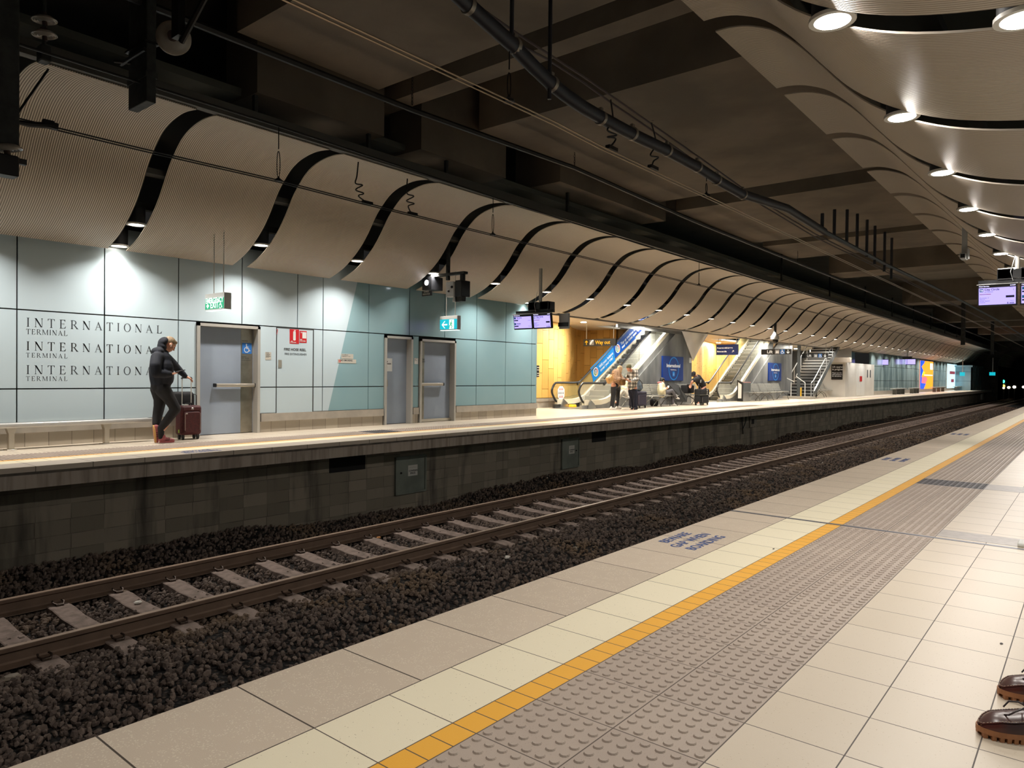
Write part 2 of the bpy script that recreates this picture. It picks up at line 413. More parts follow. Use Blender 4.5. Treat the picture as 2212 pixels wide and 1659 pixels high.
# the stones: one mass nobody could count
ICO = None
def stones(name, n, xr, yr, size, matn, seed=3, ydist=None, lift=0.0, keep=None):
    rng = np.random.default_rng(seed)
    t_ = (1 + 5 ** .5) / 2
    V = np.array([(-1,t_,0),(1,t_,0),(-1,-t_,0),(1,-t_,0),(0,-1,t_),(0,1,t_),(0,-1,-t_),(0,1,-t_),(t_,0,-1),(t_,0,1),(-t_,0,-1),(-t_,0,1)]) / 1.9
    Fc = np.array([(0,11,5),(0,5,1),(0,1,7),(0,7,10),(0,10,11),(1,5,9),(5,11,4),(11,10,2),(10,7,6),(7,1,8),(3,9,4),(3,4,2),(3,2,6),(3,6,8),(3,8,9),(4,9,5),(2,4,11),(6,2,10),(8,6,7),(9,8,1)])
    xs = rng.uniform(*xr, n); ys = rng.uniform(0, 1, n); ys = yr[0] + (yr[1] - yr[0]) * (ys ** (ydist or 1))
    if keep is not None: m_ = keep(xs, ys); xs, ys = xs[m_], ys[m_]; n = len(xs)
    zs = np.array([bal_z(a, b) for a, b in zip(xs, ys)]) + rng.uniform(-.02, .012, n) + lift
    sc_ = rng.uniform(.6, 1.25, (n, 1)) * size * rng.uniform(.6, 1.15, (n, 3)) * np.array([1, 1, .75])
    P = V[None] * sc_[:, None, :] * rng.uniform(.78, 1.2, (n, 12, 1))
    a = rng.uniform(0, 2 * PI, (n, 3)) * np.array([1, .25, .25])
    ca, sa = np.cos(a), np.sin(a)
    x_, y_, z_ = P[..., 0], P[..., 1], P[..., 2]
    x_, y_ = x_ * ca[:, 0:1] - y_ * sa[:, 0:1], x_ * sa[:, 0:1] + y_ * ca[:, 0:1]
    y_, z_ = y_ * ca[:, 1:2] - z_ * sa[:, 1:2], y_ * sa[:, 1:2] + z_ * ca[:, 1:2]
    x_, z_ = x_ * ca[:, 2:3] - z_ * sa[:, 2:3], x_ * sa[:, 2:3] + z_ * ca[:, 2:3]
    P = np.stack([x_ + xs[:, None], y_ + ys[:, None], z_ + zs[:, None]], -1).reshape(-1, 3)
    Fa = (Fc[None] + 12 * np.arange(n)[:, None, None]).reshape(-1, 3)
    me = bpy.data.meshes.new(name); me.vertices.add(len(P)); me.vertices.foreach_set('co', P.ravel())
    me.loops.add(Fa.size); me.loops.foreach_set('vertex_index', Fa.ravel())
    me.polygons.add(len(Fa)); me.polygons.foreach_set('loop_start', np.arange(0, Fa.size, 3)); me.polygons.foreach_set('loop_total', np.full(len(Fa), 3))
    me.polygons.foreach_set('use_smooth', np.zeros(len(Fa), bool)); me.update(); me.validate(); me.materials.append(M[matn])
    o = bpy.data.objects.new(name, me); C.objects.link(o); return o
k = Mat('ballast_stone', '#352c28', .9); g_ = k.nt.nodes.new('ShaderNodeNewGeometry')
ri = X(k.nt, g_.outputs['Random Per Island']); big = k.noise(.9, 3); x, y, z = k.xyz()
c = k.mix(ri, '#75665c', '#473b35'); c = k.mix(big.smooth(.5, .7) * .6, c, '#7d664c')
c = k.mix(ri.gt(.9985), c, '#a49c90'); k.col(c); k.bump(k.noise(120, 2), .002); M['ballast_stone'] = k.m
tag(stones('ballast_stones', 46000, (-8.03, -2.5), (-1.5, 26), .033, 'ballast_stone', ydist=1.5), 'dark brown crushed stone ballast filling the track bed', 'ballast', kind='stuff')
tag(stones('ballast_stones', 15000, (-8.03, -3.6), (26, 80), .05, 'ballast_stone', seed=5, ydist=1.4), 'distant dark ballast along the track towards the tunnel', 'ballast', kind='stuff')
# ---- far wall, panels of coated glass ------------------------------------------------
WX = -9.88
WZ0, WZ1, WZ2 = .345, .825, 1.945              # bottom of the panels, first and second joint
WEND = 13.15
flat('joint_dark', '#2a2c2c', .7); flat('steel_sill', '#b4aca0', .42, .25, n=.08, scale=4)
k = Mat('wall_panel_glass', '#bfcfd2', .13, 0, .6); x, y, z = k.xyz()
slant = (y - 6.35 - (z - .35) * .265).smooth(0, .012)
c = k.mix(slant, '#bfd0d8', '#82a6ae'); c = k.mix(k.noise(1.3, 3) * .25, c, '#b5bdb8'); k.col(c)
k.rough(k.noise(2, 3) * .12 + .1); M['wall_panel_glass'] = k.m
strip('wall_far', WX - .4, WX - .19, -8, WEND - .05, 'joint_dark', 3.4, 3.4 + .05)
vj = [(-8, -2.4), (-2.4, -.7), (-.7, 1.105), (1.105, 2.245), (2.245, 3.36)]
top = vj + [(3.36, 4.50), (4.50, 5.66), (5.66, 6.20), (6.20, 7.37), (7.37, 8.40), (8.40, 9.42), (9.42, 10.60), (10.60, 12.0), (12.0, WEND - .2), (WEND - .2, WEND)]
def jy(u, v): return PX(u, v, WX).y
top = [(-8, -2.4), (-2.4, jy(37, 600) - 1.15)]
js = [jy(37, 600), jy(226, 600), jy(386, 600), jy(523, 620), jy(643, 640), jy(698, 650), jy(797, 650), jy(885, 660), jy(961, 670), jy(1030, 690), jy(1093, 690), jy(1149, 720), WEND]
top.append((top[-1][1], js[0])); top += list(zip(js[:-1], js[1:]))
D1 = (jy(424, 800), jy(560, 800)); D2 = (jy(830, 800), jy(890, 800)); D3 = (jy(906, 800), jy(983, 800))
H1 = (jy(597, 800), jy(676, 800))
mid = top[:5] + [(js[2], D1[0]), (D1[1], H1[0]), H1, (H1[1], js[5]), (js[5], js[6]), (js[6], D2[0]), (D2[1] + .02, D3[0] - .02), (D3[1], js[9]), (js[9], js[10]), (js[10], js[11]), (js[11], WEND)]
mid = [m_ for m_ in mid if m_[1] - m_[0] > .03]
pm = MB(); e = .009
for a, b in top: pm.box((WX - .02, a + e, WZ2 + e), (WX, b - e, 3.3))
for a, b in mid:
    if (a, b) == H1: continue
    for z0, z1 in ((WZ0, WZ1), (WZ1, WZ2)): pm.box((WX - .02, a + e, z0 + e), (WX, b - e, z1 - e))
struct('wall_far_panels', pm, M['wall_panel_glass'])
pm = MB(); pl = MB(); runs = [(-8, D1[0] - .03), (D1[1] + .03, D2[0] - .03), (D2[1] + .03, D3[0] - .03), (D3[1] + .03, WEND)]
for a, b in runs: pm.box((WX - .02, a, .2), (WX + .03, b, WZ0)); pl.box((WX - .03, a, 0), (WX - .005, b, .2))
struct('trim_1', pm, M['steel_sill'])
k = Mat('plinth_tile', '#a79e90', .5); x, y, z = k.xyz(); j, rnd = joints(k, y, z, .3, .4, .006, oy=-.02)
k.col(k.mix(j, k.mix(rnd, '#b3a999', '#9d9384'), '#5b5248')); M['plinth_tile'] = k.m
struct('baseboard_far', pl, M['plinth_tile'])
strip('wall_far_end', -13.2, WX - .02, WEND - .05, WEND, flat('end_wall', '#8fa6aa', .4, n=.05), 3.2, 3.2)
# ---- near wall behind the seats ------------------------------------------------------
strip('wall_near', 2.75, 2.95, YN0, YN1, 'wall_panel_glass', 3.3, 3.7)
strip('wall_left', -16, 3, -8.2, -8, flat('end_concrete', '#4a453f', .9, n=.2, scale=2), 7.2, 9.2)
# ---- curved metal canopies ---------------------------------------------------------
FARP = [(-10.25,2.87),(-10.0,2.905),(-9.8,2.955),(-9.6,3.02),(-9.35,3.12),(-9.13,3.25),(-8.95,3.38),(-8.78,3.53),(-8.62,3.71),(-8.50,3.87),(-8.38,4.02),(-8.22,4.17),(-8.05,4.30),(-7.88,4.38),(-7.69,4.43),(-7.45,4.46),(-7.25,4.455),(-7.05,4.43)]
NEARP = [(-1.13,4.53),(-1.0,4.525),(-.86,4.50),(-.74,4.46),(-.59,4.39),(-.48,4.31),(-.36,4.20),(-.24,4.07),(-.09,3.89),(.07,3.70),(.17,3.59),(.3,3.475),(.45,3.37),(.62,3.27),(.8,3.185),(1.0,3.115),(1.24,3.055),(1.5,3.01),(1.8,2.975),(2.2,2.95),(2.74,2.96)]
PITCH = 2.03; GAP = .27; Y0 = 2.52
def canopy_mat(name, c1, c2):
    k = Mat(name, c1, .55, .15); x, y, z = k.xyz()
    rib = ((y / .026).fr() - .5).ab() * 2
    big = k.noise(.8, 4)
    dots = k.voro(260, out='Distance').smooth(.25, .4)
    c = k.mix(rib.smooth(.15, .6), c2, c1); c = k.mix(big.smooth(.4, .7) * .25, c, '#a3968a')
    k.col(c); k.bump(rib.smooth(0, .8), .004); M[name] = k.m
canopy_mat('canopy_sheet', '#d2c5b3', '#75695b')
canopy_mat('canopy_sheet_near', '#c3b8a9', '#958979')
def normal_rows(P, y0, y1, seg=1):
    return [[(x_, y_, z_) for x_, z_ in P] for y_ in np.linspace(y0, y1, seg + 1)]
def sub(P, n=3):
    """rounder profile"""
    pts = [Vector((a, 0, b)) for a, b in P]; out = []
    for i in range(len(pts) - 1):
        p0 = pts[max(i-1, 0)]; p1 = pts[i]; p2 = pts[i+1]; p3 = pts[min(i+2, len(pts)-1)]
        for q in range(n):
            t_ = q / n; out.append(.5 * ((2*p1) + (p2-p0)*t_ + (2*p0-5*p1+4*p2-p3)*t_*t_ + (3*p1-p0-3*p2+p3)*t_**3))
    out.append(pts[-1]); return [(p.x, p.z) for p in out]
def make_canopy(P, matn, flip):
    b = MB(); P = sub(P, 2); b.slab(normal_rows(P, 0, PITCH - GAP), (0, 0, .014))
    return b.build('canopy_panel', M[matn], smooth=True, ang=60)
NP_FAR = 47; NP_NEAR = 46
cf = make_canopy([(a, b) for a, b in FARP if a >= -9.9] , 'canopy_sheet', 0)
cf.location = (0, Y0 - 2 * PITCH, 0)
def far_label(i):
    names = ['leftmost', 'second', 'third', 'fourth', 'fifth', 'sixth', 'seventh', 'eighth', 'ninth', 'tenth']
    if i == 0: return 'ribbed curved metal canopy panel at left edge of the photo, behind dark insulator brackets'
    if i < 10: return 'ribbed curved metal canopy panel over the far platform, %s from the left' % names[i]
    return 'small distant curved canopy panel receding towards the tunnel over the far platform'
cf2 = None
for i in range(NP_FAR):
    y = Y0 + (i - 1) * PITCH
    if i == 0: o = cf; o.location = (0, y, 0)
    elif y < WEND - 1.0: o = cf.copy(); C.objects.link(o); o.location = (0, y, 0)
    else:
        if cf2 is None: cf2 = make_canopy(FARP, 'canopy_sheet', 0); o = cf2
        else: o = cf2.copy(); C.objects.link(o)
        o.location = (0, y, 0)
    tag(o, far_label(i), 'ceiling panel', 'curved canopy panels over the far platform')
cn = make_canopy(NEARP, 'canopy_sheet_near', 1)
for i in range(NP_NEAR):
    y = Y0 + (i - 2) * PITCH
    o = cn if i == 0 else cn.copy()
    if i: C.objects.link(o)
    o.location = (0, y, 0)
    lb = ('perforated curved canopy panel above the near platform, %s from the top edge' % ORD[max(0, i - 2)]) if i < 9 else 'distant perforated curved canopy panel above the near platform by the departure screens'
    tag(o, lb, 'ceiling panel', 'curved canopy panels over the near platform')
# rails and ribs that carry the sheets, dark void above
flat('canopy_steel', '#55534e', .6, .2); flat('canopy_steel_light', '#8d8678', .5, .4)
strip('trim_2', -7.1, -6.98, -8, END, 'canopy_steel', 4.62, .17)
strip('trim_3', -8.75, -8.55, -8, END, 'canopy_steel', 3.98, .08)
strip('trim_4', -9.35, -9.22, -8, END, 'canopy_steel', 3.62, .10)
strip('trim_5', .15, .3, YN0, END, 'canopy_steel', 3.9, .08)
strip('trim_6', .95, 1.05, YN0, END, 'canopy_steel', 3.42, .08)
strip('trim_7', -10.32, -10.2, WEND, END, flat('trim_grey', '#77726a', .5, .3), 2.91, .07)
flat('void_black', '#56564f', .95)
strip('ceiling_far_void', -15.5, -7.3, -8, END, 'void_black', 5.0, .1)
strip('ceiling_near_void', -.6, 3.2, YN0, END, 'void_black', 5.0, .1)
# ---- concrete soffit with transverse slots ---------------------------------------------
k = Mat('soffit_concrete', '#6b5d4e', .9); x, y, z = k.xyz()
n = k.noise(.8, 5); n2 = k.noise(5, 4); sp = k.voro(1.6).lt(.035)
c = k.mix(n.smooth(.35, .7), '#7b6f61', '#63594d'); c = k.mix(n2 * .35, c, '#5d544a'); c = k.mix(sp * .7, c, '#3b352f')
k.col(c); k.bump(k.noise(30, 3), .002); M['soffit_concrete'] = k.m
k = Mat('slab_concrete', '#3c3833', .95); k.col(k.mix(k.noise(1.2, 4), '#8d867b', '#6c665d')); M['slab_concrete'] = k.m
SZ = 5.4
soff = [(-8, .6), (2.55, 4.85), (5.27, 5.62), (7.12, 13.64), (14.75, 20.2), (21.0, 24.0), (28.5, 30.3), (42.8, 44.4), (59.0, 60.0), (66, 67.2), (76.5, 78), (90.5, 92)]
for a, b in soff:
    strip('ceiling_beam', -6.62 if b - a > 1 else -7.6, 1.2, a, b, 'soffit_concrete', 6.6, 6.6 - SZ)
strip('ceiling_beam', -7.8, -6.63, 9.6, 14.2, 'soffit_concrete', 6.6, 1.55)
strip('ceiling_beam', -7.7, -6.9, 3.0, 5.2, 'soffit_concrete', 6.6, 1.75)
strip('ceiling_beam', -7.7, -6.9, 6.0, 8.2, 'soffit_concrete', 6.6, 1.75)
strip('ceiling', -16, 3.2, -8, 130, 'slab_concrete', 6.9, .3)
# ---- tunnel portal ------------------------------------------------------------------
t = MB(); xl, xr, ztop, r_ = -6.9, -.6, 4.4, 1.6
arch = [(xl, -1.6), (xl, ztop - r_)] + [(xl + r_ - r_ * math.cos(a), ztop - r_ + r_ * math.sin(a)) for a in np.linspace(0, PI/2, 8)[1:]] + [(xr - r_ + r_ * math.sin(a), ztop - r_ + r_ * math.cos(a)) for a in np.linspace(0, PI/2, 8)] + [(xr, -1.6)]
o_l = [(-16, -1.6), (-16, 6.9), (3.2, 6.9), (3.2, -1.6)]
t.prism([(a, END, b) for a, b in [(-16, -1.6), (-16, 6.9)] + [(xl, 6.9)] + [(xl, -1.6)]], (0, .6, 0))
t.prism([(a, END, b) for a, b in [(xr, -1.6), (xr, 6.9), (3.2, 6.9), (3.2, -1.6)]], (0, .6, 0))
top_arch = arch[1:-1]
for (a0, b0), (a1, b1) in zip(top_arch[:-1], top_arch[1:]):
    t.prism([(a0, END, b0), (a0, END, 6.9), (a1, END, 6.9), (a1, END, b1)], (0, .6, 0))
struct('wall_tunnel_portal', t, flat('portal_concrete', '#575048', .9, n=.25, scale=1.5))
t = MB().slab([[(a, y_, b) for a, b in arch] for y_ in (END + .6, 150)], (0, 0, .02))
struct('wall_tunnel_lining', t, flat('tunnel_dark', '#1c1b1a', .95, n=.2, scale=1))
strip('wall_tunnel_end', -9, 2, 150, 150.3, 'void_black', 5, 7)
# ============================================================= downlights
flat('lamp_housing', '#17181a', .6); flat('lamp_ring', '#d8d4cc', .4)
glow('lamp_glow', '#fff4e6', 8, '#ffffff')
def downlight(loc, label, group, name='downlight'):
    t = thing(name, label, 'ceiling light', loc, group=group)
    MB().lathe([(.12, .015), (.12, .26), (.0, .27)], n=20).build('housing', M['lamp_housing'], t, smooth=True)
    MB().lathe([(.105, .012), (.105, -.004), (.135, -.004), (.135, .018)], n=24).build('ring', M['lamp_ring'], t, smooth=True)
    MB().lathe([(.0, .002), (.103, .002), (.103, .012)], n=24).build('lens', M['lamp_glow'], t)
    return t
P_FAR, P_NEAR = 30, 23
d0 = downlight((-9.12, 2.385, 3.25), '', None); first = True
for i in range(44):
    y = 2.385 + PITCH * (i - 1); x = -9.12; z = 3.25
    lb = ('round downlight in the %s dark gap of the far canopy from the left' % ORD[i - 1]) if 1 <= i < 12 else 'distant downlight in the far canopy gaps receding towards the tunnel'
    o = copy_tree(d0, (x, y, z), None, lb, 'downlights along the far canopy')
for i in range(40):
    y = 2.385 + PITCH * (i - 2)
    lb = ('bright round downlight in the near canopy gap, %s from the top edge' % ORD[i - 2]) if 2 <= i < 9 else 'distant bright downlight along the near canopy beyond the departure screens'
    o = copy_tree(d0, (.57, y, 3.27), None, lb, 'downlights along the near canopy')
for y, lb in ((2.385, 'downlight close to the glass wall left of the emergency exit sign'), (12.53, 'downlight close to the glass wall left of the departure screens')):
    copy_tree(d0, (-9.72, y, 3.0), None, lb)
copy_tree(d0, (1.52, 2.385, 2.99), None, 'large bright downlight cut by the top right corner')
for c in kids(d0): bpy.data.objects.remove(c)
bpy.data.objects.remove(d0)
LC = (1, .94, .87)
for i in range(44):
    y = 2.385 + PITCH * (i - 1)
    lamp('lamp_far', (-9.12, y, 3.243), P_FAR, .19, LC, spread=2.1)
    if i < 40: lamp('lamp_near', (.57, 2.385 + PITCH * (i - 2), 3.263), P_NEAR, .19, LC)
lamp('lamp_far', (-9.72, 2.385, 2.99), P_FAR * .12, .19, LC, spread=2.0)
lamp('lamp_far', (-9.72, 12.53, 2.99), P_FAR * .12, .19, LC, spread=2.0)
lamp('lamp_near', (1.52, 2.385, 2.98), P_NEAR * .7, .19, LC, spread=2.6)
# ============================================================= track
k = Mat('rail_steel', '#6a5a4e', .6, .3); g_ = k.nt.nodes.new('ShaderNodeNewGeometry'); sp_ = k.nt.nodes.new('ShaderNodeSeparateXYZ'); k.nt.links.new(g_.outputs['Normal'], sp_.inputs[0])
x, y, z = k.xyz(); upn = X(k.nt, sp_.outputs[2]).gt(.8) * z.gt(-.012)
c = k.mix(k.noise(6, 4), '#7c6656', '#584639'); k.col(k.mix(upn, c, '#a8907c')); k.rough(upn * -.3 + .7); k.bump(k.noise(80, 3), .001); M['rail_steel'] = k.m
RP = [(-.075,-.17),(.075,-.17),(.075,-.157),(.02,-.14),(.009,-.125),(.009,-.05),(.035,-.036),(.035,-.006),(.029,0),(-.029,0),(-.035,-.006),(-.035,-.036),(-.009,-.05),(-.009,-.125),(-.02,-.14),(-.075,-.157)]
def rail(x, label, y1):
    b = MB().prism([(a, 0, h) for a, h in RP], (0, y1 + 8, 0)); o = b.build('rail', M['rail_steel']); o.location = (x, -8, RAIL_Z)
    tag(o, label, 'rail', 'running rails')
for x, lb in ((-5.969 - .7525, 'rusty steel rail nearer to the far platform wall'), (-5.969 + .7525, 'rusty steel rail of the far track nearer to the camera'),
              (-1.93 - .7525, 'farther rail of the near track hidden below the near platform edge'), (-1.93 + .7525, 'closer rail of the near track hidden below the near platform edge')):
    rail(x, lb, 125)
k = Mat('sleeper_concrete', '#8d7c70', .88); n = k.noise(9, 4); k.col(k.mix(n.smooth(.3, .7), '#96847a', '#74655b')); k.bump(k.noise(70, 3), .002); M['sleeper_concrete'] = k.m
flat('clip_steel', '#5b4c42', .5, .6, n=.3, scale=60)
SL_Z = -1.405
def sleeper():
    t = thing('sleeper', '', 'sleeper')
    b = MB(); prof = [(-1.23, -.02), (-1.0, 0), (-.52, 0), (-.25, -.028), (.25, -.028), (.52, 0), (1.0, 0), (1.23, -.02)]
    rows = [[(xx, -.105, zz) for xx, zz in prof], [(xx, -.095, zz + .006) for xx, zz in prof], [(xx, .095, zz + .006) for xx, zz in prof], [(xx, .105, zz) for xx, zz in prof]]
    b.slab(rows, (0, 0, -.16))
    b.build('beam', M['sleeper_concrete'], t)
    for sx in (-.7525, .7525):
        for s in (-1, 1):
            q = MB(); x0 = sx + s * .09
            q.tube([(x0 - s*.03, -.045, .05), (x0 + s*.01, -.05, .035), (x0 + s*.05, -.02, .018), (x0 + s*.055, .03, .018), (x0 + s*.01, .05, .04), (x0 - s*.02, .035, .05)], .010, 6)
            q.cbox((x0 + s * .035, 0, .012), (.04, .07, .03))
            q.build('rail_clip', M['clip_steel'], t, smooth=True)
    return t
s0 = sleeper()
for i in range(200):
    y = 4.13 + .594 * (i - 8)
    if y > 97: break
    near = y < 30
    lb = 'grey concrete sleeper of the far track, near the left edge' if i < 6 else ('concrete sleeper of the far track in the middle of the photo' if i < 30 else 'distant concrete sleeper of the far track towards the tunnel')
    copy_tree(s0, (-5.969, y, SL_Z), None, lb, 'concrete sleepers of the far track', skip=() if near else ('rail_clip',))
for i in range(42):
    copy_tree(s0, (-1.93, 4.3 + .594 * (i - 9), SL_Z), None, 'concrete sleeper of the near track below the near platform edge', 'concrete sleepers of the near track', skip=('rail_clip',))
for c in kids(s0): bpy.data.objects.remove(c)
bpy.data.objects.remove(s0)
# access doors in the block wall
def access_door(name, y0, y1, z1, z0, label, hinge):
    t = thing(name, label, 'access door', (-8.05, y0, z0), world=True)
    m = flat('door_grey_green', '#747a70', .55, .1, n=.18, scale=3)
    MB().box((-8.05, y0, z0), (-8.02, y1, z1)).build('leaf', m, t)
    f = MB(); e = .035
    for a, b in (((y0 - e, z0 - e), (y0, z1 + e)), ((y1, z0 - e), (y1 + e, z1 + e)), ((y0, z1), (y1, z1 + e)), ((y0, z0 - e), (y1, z0))):
        f.box((-8.05, a[0], a[1]), (-8.005, b[0], b[1]))
    f.build('frame', m, t)
    yk = y0 + .1 if hinge else y1 - .1
    MB().cyl((-8.02, yk, (z0 + z1) / 2 + .05), (-8.005, yk, (z0 + z1) / 2 + .05), .018, 12).build('lock', flat('lock_dark', '#22211f', .5, .5), t)
    yc = (y0 + y1) / 2 - .08; zt = z1 - .14; 
    s = MB().box((-8.02, yc - .0, zt - .2), (-8.016, yc + .24, zt)).build('notice', flat('notice_white', '#b9b6ae', .5), t)
    MB().box((-8.0175, yc + .012, zt - .07), (-8.014, yc + .228, zt - .012)).build('notice_head', flat('sign_red_dark', '#5f1a1c', .5), s).location = (0, 0, 0)
    text('lettering', 'DANGER', .05, M['notice_white'], t, (-8.0135, yc + .03, zt - .058), B_X, bold=.001)
    text('lettering', 'CONFINED\n   SPACE', .046, flat('ink_black', '#151515', .6), t, (-8.0155, yc + .015, zt - .12), B_X, bold=.001)
access_door('access_door', 6.52, 7.22, -.47, -1.1, 'grey metal access door with DANGER notice in the block wall, left one', True)
access_door('access_door', 11.77, 12.45, -.47, -1.12, 'grey metal access door with DANGER notice in the block wall, right one', False)
t = MB().box((-8.05, PX(1618, 920, -8.05).y, -.75), (-8.0, PX(1632, 920, -8.05).y, -.33)); o = t.build('junction_box', flat('box_tan', '#7b7264', .6, n=.2)); tag(o, 'small pale box on the block wall beyond two hanging cables', 'junction box')
MB().box((-8.0, PX(1623, 920, -8.0).y, -.63), (-7.995, PX(1629, 920, -8.0).y, -.45)).build('opening', M['opening_shade'], o)  # black plate, the shade inside the box put in as colour
y_ = PX(1603, 920, -8.0).y
for dy, zl, lb in ((0, -.95, 'longer'), (.35, -.75, 'shorter')):
    tag(MB().tube([(-8.0, y_ + dy, -.25), (-7.98, y_ + dy - .05, -.5), (-8.0, y_ + .1, zl)], .02, 8).build('cable', flat('cable_black', '#0e0e10', .6), smooth=True), lb + ' black cable hanging down the block wall under the far platform', 'cable')
o = MB().box((-8.03, PX(1800, 900, -8).y, -1.15), (-7.98, PX(1800, 900, -8).y + .02, -1.1)).build('wall_mark', M['notice_white'])
bpy.data.objects.remove(o)
y_ = PX(2119, 858, -8.0).y
tag(MB().rbox((-8.05, y_, -1.1), (-7.9, y_ + 1.6, -.35), .03, ax=2).build('cabinet', M['notice_white'], smooth=True), 'small white cabinet on the block wall near the tunnel end', 'cabinet')
# litter between the rails
for i, (u, v, s, cl) in enumerate(((25, 1464, .06, '#8b7f70'), (298, 1301, .035, '#e8e4da'), (265, 1279, .05, '#7b6a58'), (818, 1161, .03, '#c9884a'), (1553, 1007, .035, '#e8e4da'), (1095, 1204, .05, '#d8d2c8'))):
    p = PZ(u, v, -1.41); q = MB(); q.ball((0, 0, 0), (s, s * 1.3, s * .5), 6, 4)
    o = q.build('litter', flat('litter_' + cl[1:], cl, .7)); o.location = p
    tag(o, ['pale stone lump beside the near rail at left edge', 'white scrap between the rails beside a sleeper at left', 'curled brown leaf under the far rail at left', 'orange scrap between rails left of centre', 'white scrap between rails right of centre', 'crumpled pale scrap at the outer side of the near rail'][i], 'litter')
# ============================================================= doors, notices, lettering on the far wall
flat('frame_alu', '#bcb8b0', .38, .35); flat('door_paint', '#8f9aa8', .42, n=.04, scale=2); flat('stainless', '#a39c8e', .28, .85, n=.1, scale=6)
flat('ink_black', '#151515', .6); flat('ink_grey', '#3a4046', .6); flat('bar_alu', '#c4bcae', .3, .7); flat('plastic_black', '#131416', .45)
flat('notice_beige', '#bdb8ac', .5); flat('paper_white', '#d8d8d4', .6); flat('sign_red', '#c22026', .45); flat('sign_blue', '#2f6fb8', .45)
def yv(u, v, x=WX): return PX(u, v, x).y
def door(n, y0, y1, ztop, depth=.13):
    d = MB().box((WX - depth - .04, y0 + .05, .01), (WX - depth, y1 - .05, ztop - .05)).build('door_%d' % n, M['door_paint']); d['kind'] = 'structure'
    f = MB(); w_ = .05
    f.box((WX - depth, y0, 0), (WX + .035, y0 + w_, ztop)); f.box((WX - depth, y1 - w_, 0), (WX + .035, y1, ztop)); f.box((WX - depth, y0, ztop - w_), (WX + .035, y1, ztop))
    f.build('door_frame', M['frame_alu'], d)
    return d
def push_bar(d, ya, yb, z, x):
    b = MB().rbox((x - .02, ya, z - .03), (x + .045, yb, z + .03), .015, ax=1).build('push_bar', M['bar_alu'], d, smooth=True)
    for q in (ya - .03, yb): MB().rbox((x - .03, q, z - .033), (x + .048, q + .03, z + .033), .01, ax=1).build('bar_end', M['plastic_black'], d)
ZT = PX(428, 697, WX).z
DD = WX - .13
d1 = door(1, D1[0], D1[1], ZT)
MB().box((DD, yv(520, 800, DD), .01), (DD + .004, yv(545, 800, DD), ZT - .05)).build('kick_strip', M['stainless'], d1)
push_bar(d1, yv(462, 832, DD), yv(545, 832, DD), PX(500, 832, DD).z, DD + .05)
def sign_px(parent, name, u0, u1, v0, v1, mat, x, t=.004):
    a = PX(u0, v1, x); b = PX(u1, v0, x); zc0 = PX((u0+u1)/2, v1, x).z; zc1 = PX((u0+u1)/2, v0, x).z
    return MB().box((x, a.y, zc0), (x + t, b.y, zc1)).build(name, mat, parent), (a.y, b.y, zc0, zc1)
def wheelchair(parent, cy, cz, s, mat, x, B=None):
    """the seated wheel figure; s is its height"""
    m = MB(); n = 20
    def P(a, b): return (x, cy + a * s, cz + b * s)
    def bar(a, b, w_):
        a = Vector(a); b = Vector(b); d = (b - a).normalized(); q = Vector((-d.y, d.x)) * w_ / 2
        m.prism([P(*(a + q)), P(*(a - q)), P(*(b - q)), P(*(b + q))], (.002, 0, 0))
    m.prism([P(-.08 + .075 * math.cos(2*PI*i/12), .42 + .075 * math.sin(2*PI*i/12)) for i in range(12)], (.002, 0, 0))
    pts = [(-.05 + .27 * math.cos(math.radians(q)), -.17 + .27 * math.sin(math.radians(q))) for q in range(110, 371, 13)]
    for a, b in zip(pts[:-1], pts[1:]): bar(a, b, .075)
    bar((-.08, .34), (-.04, -.02), .1); bar((-.05, .14), (.16, .14), .07); bar((-.06, -.02), (.2, -.02), .08); bar((.18, -.01), (.3, -.3), .08); bar((.28, -.3), (.4, -.25), .07)
    return m.build('pictogram', mat, parent)
s_, r_ = sign_px(d1, 'access_sign', 523, 543.5, 741, 764, M['sign_blue'], DD + .005)
wheelchair(d1, (r_[0] + r_[1]) / 2, (r_[2] + r_[3]) / 2 , (r_[3] - r_[2]) * .85, M['paper_white'], DD + .0095)
text('lettering', 'FIRE DOOR', .022, M['ink_grey'], d1, PX(523, 737, DD + .006), B_X)
text('lettering', 'SCREEN\nEXIT DOOR', .026, M['ink_grey'], d1, PX(522, 771.5, DD + .006), B_X)
text('lettering', 'DO NOT OBSTRUCT', .02, M['ink_grey'], d1, PX(521.5, 779, DD + .006), B_X)
d2 = door(2, D2[0], D2[1], PX(835, 725, WX).z)
sign_px(d2, 'paper_notice', 834, 847, 774, 802, M['paper_white'], DD + .002)
text('lettering', 'ty\npment', .05, M['ink_black'], d2, PX(835, 782, DD + .008), B_X, bold=.001)
MB().box((DD, yv(834, 835, DD), PX(834, 835, DD).z), (DD + .01, yv(837, 835, DD), PX(834, 820, DD).z)).build('lock_plate', M['stainless'], d2)
d3 = door(3, D3[0], D3[1], PX(908, 732, WX).z)
MB().box((DD, D3[0] + .05, .01), (DD + .005, yv(916, 800, DD), 1.85)).build('side_strip', M['stainless'], d3)
push_bar(d3, D3[0] + .06, yv(952, 830, DD), PX(930, 830, DD).z, DD + .05)
text('lettering', 'FIRE\nEXIT', .05, M['ink_grey'], d3, PX(911.5, 778, DD + .01), B_X)
MB().box((DD, D3[0] + .05, .01), (DD + .05, D3[1] - .05, .07)).build('threshold', M['bar_alu'], d3)
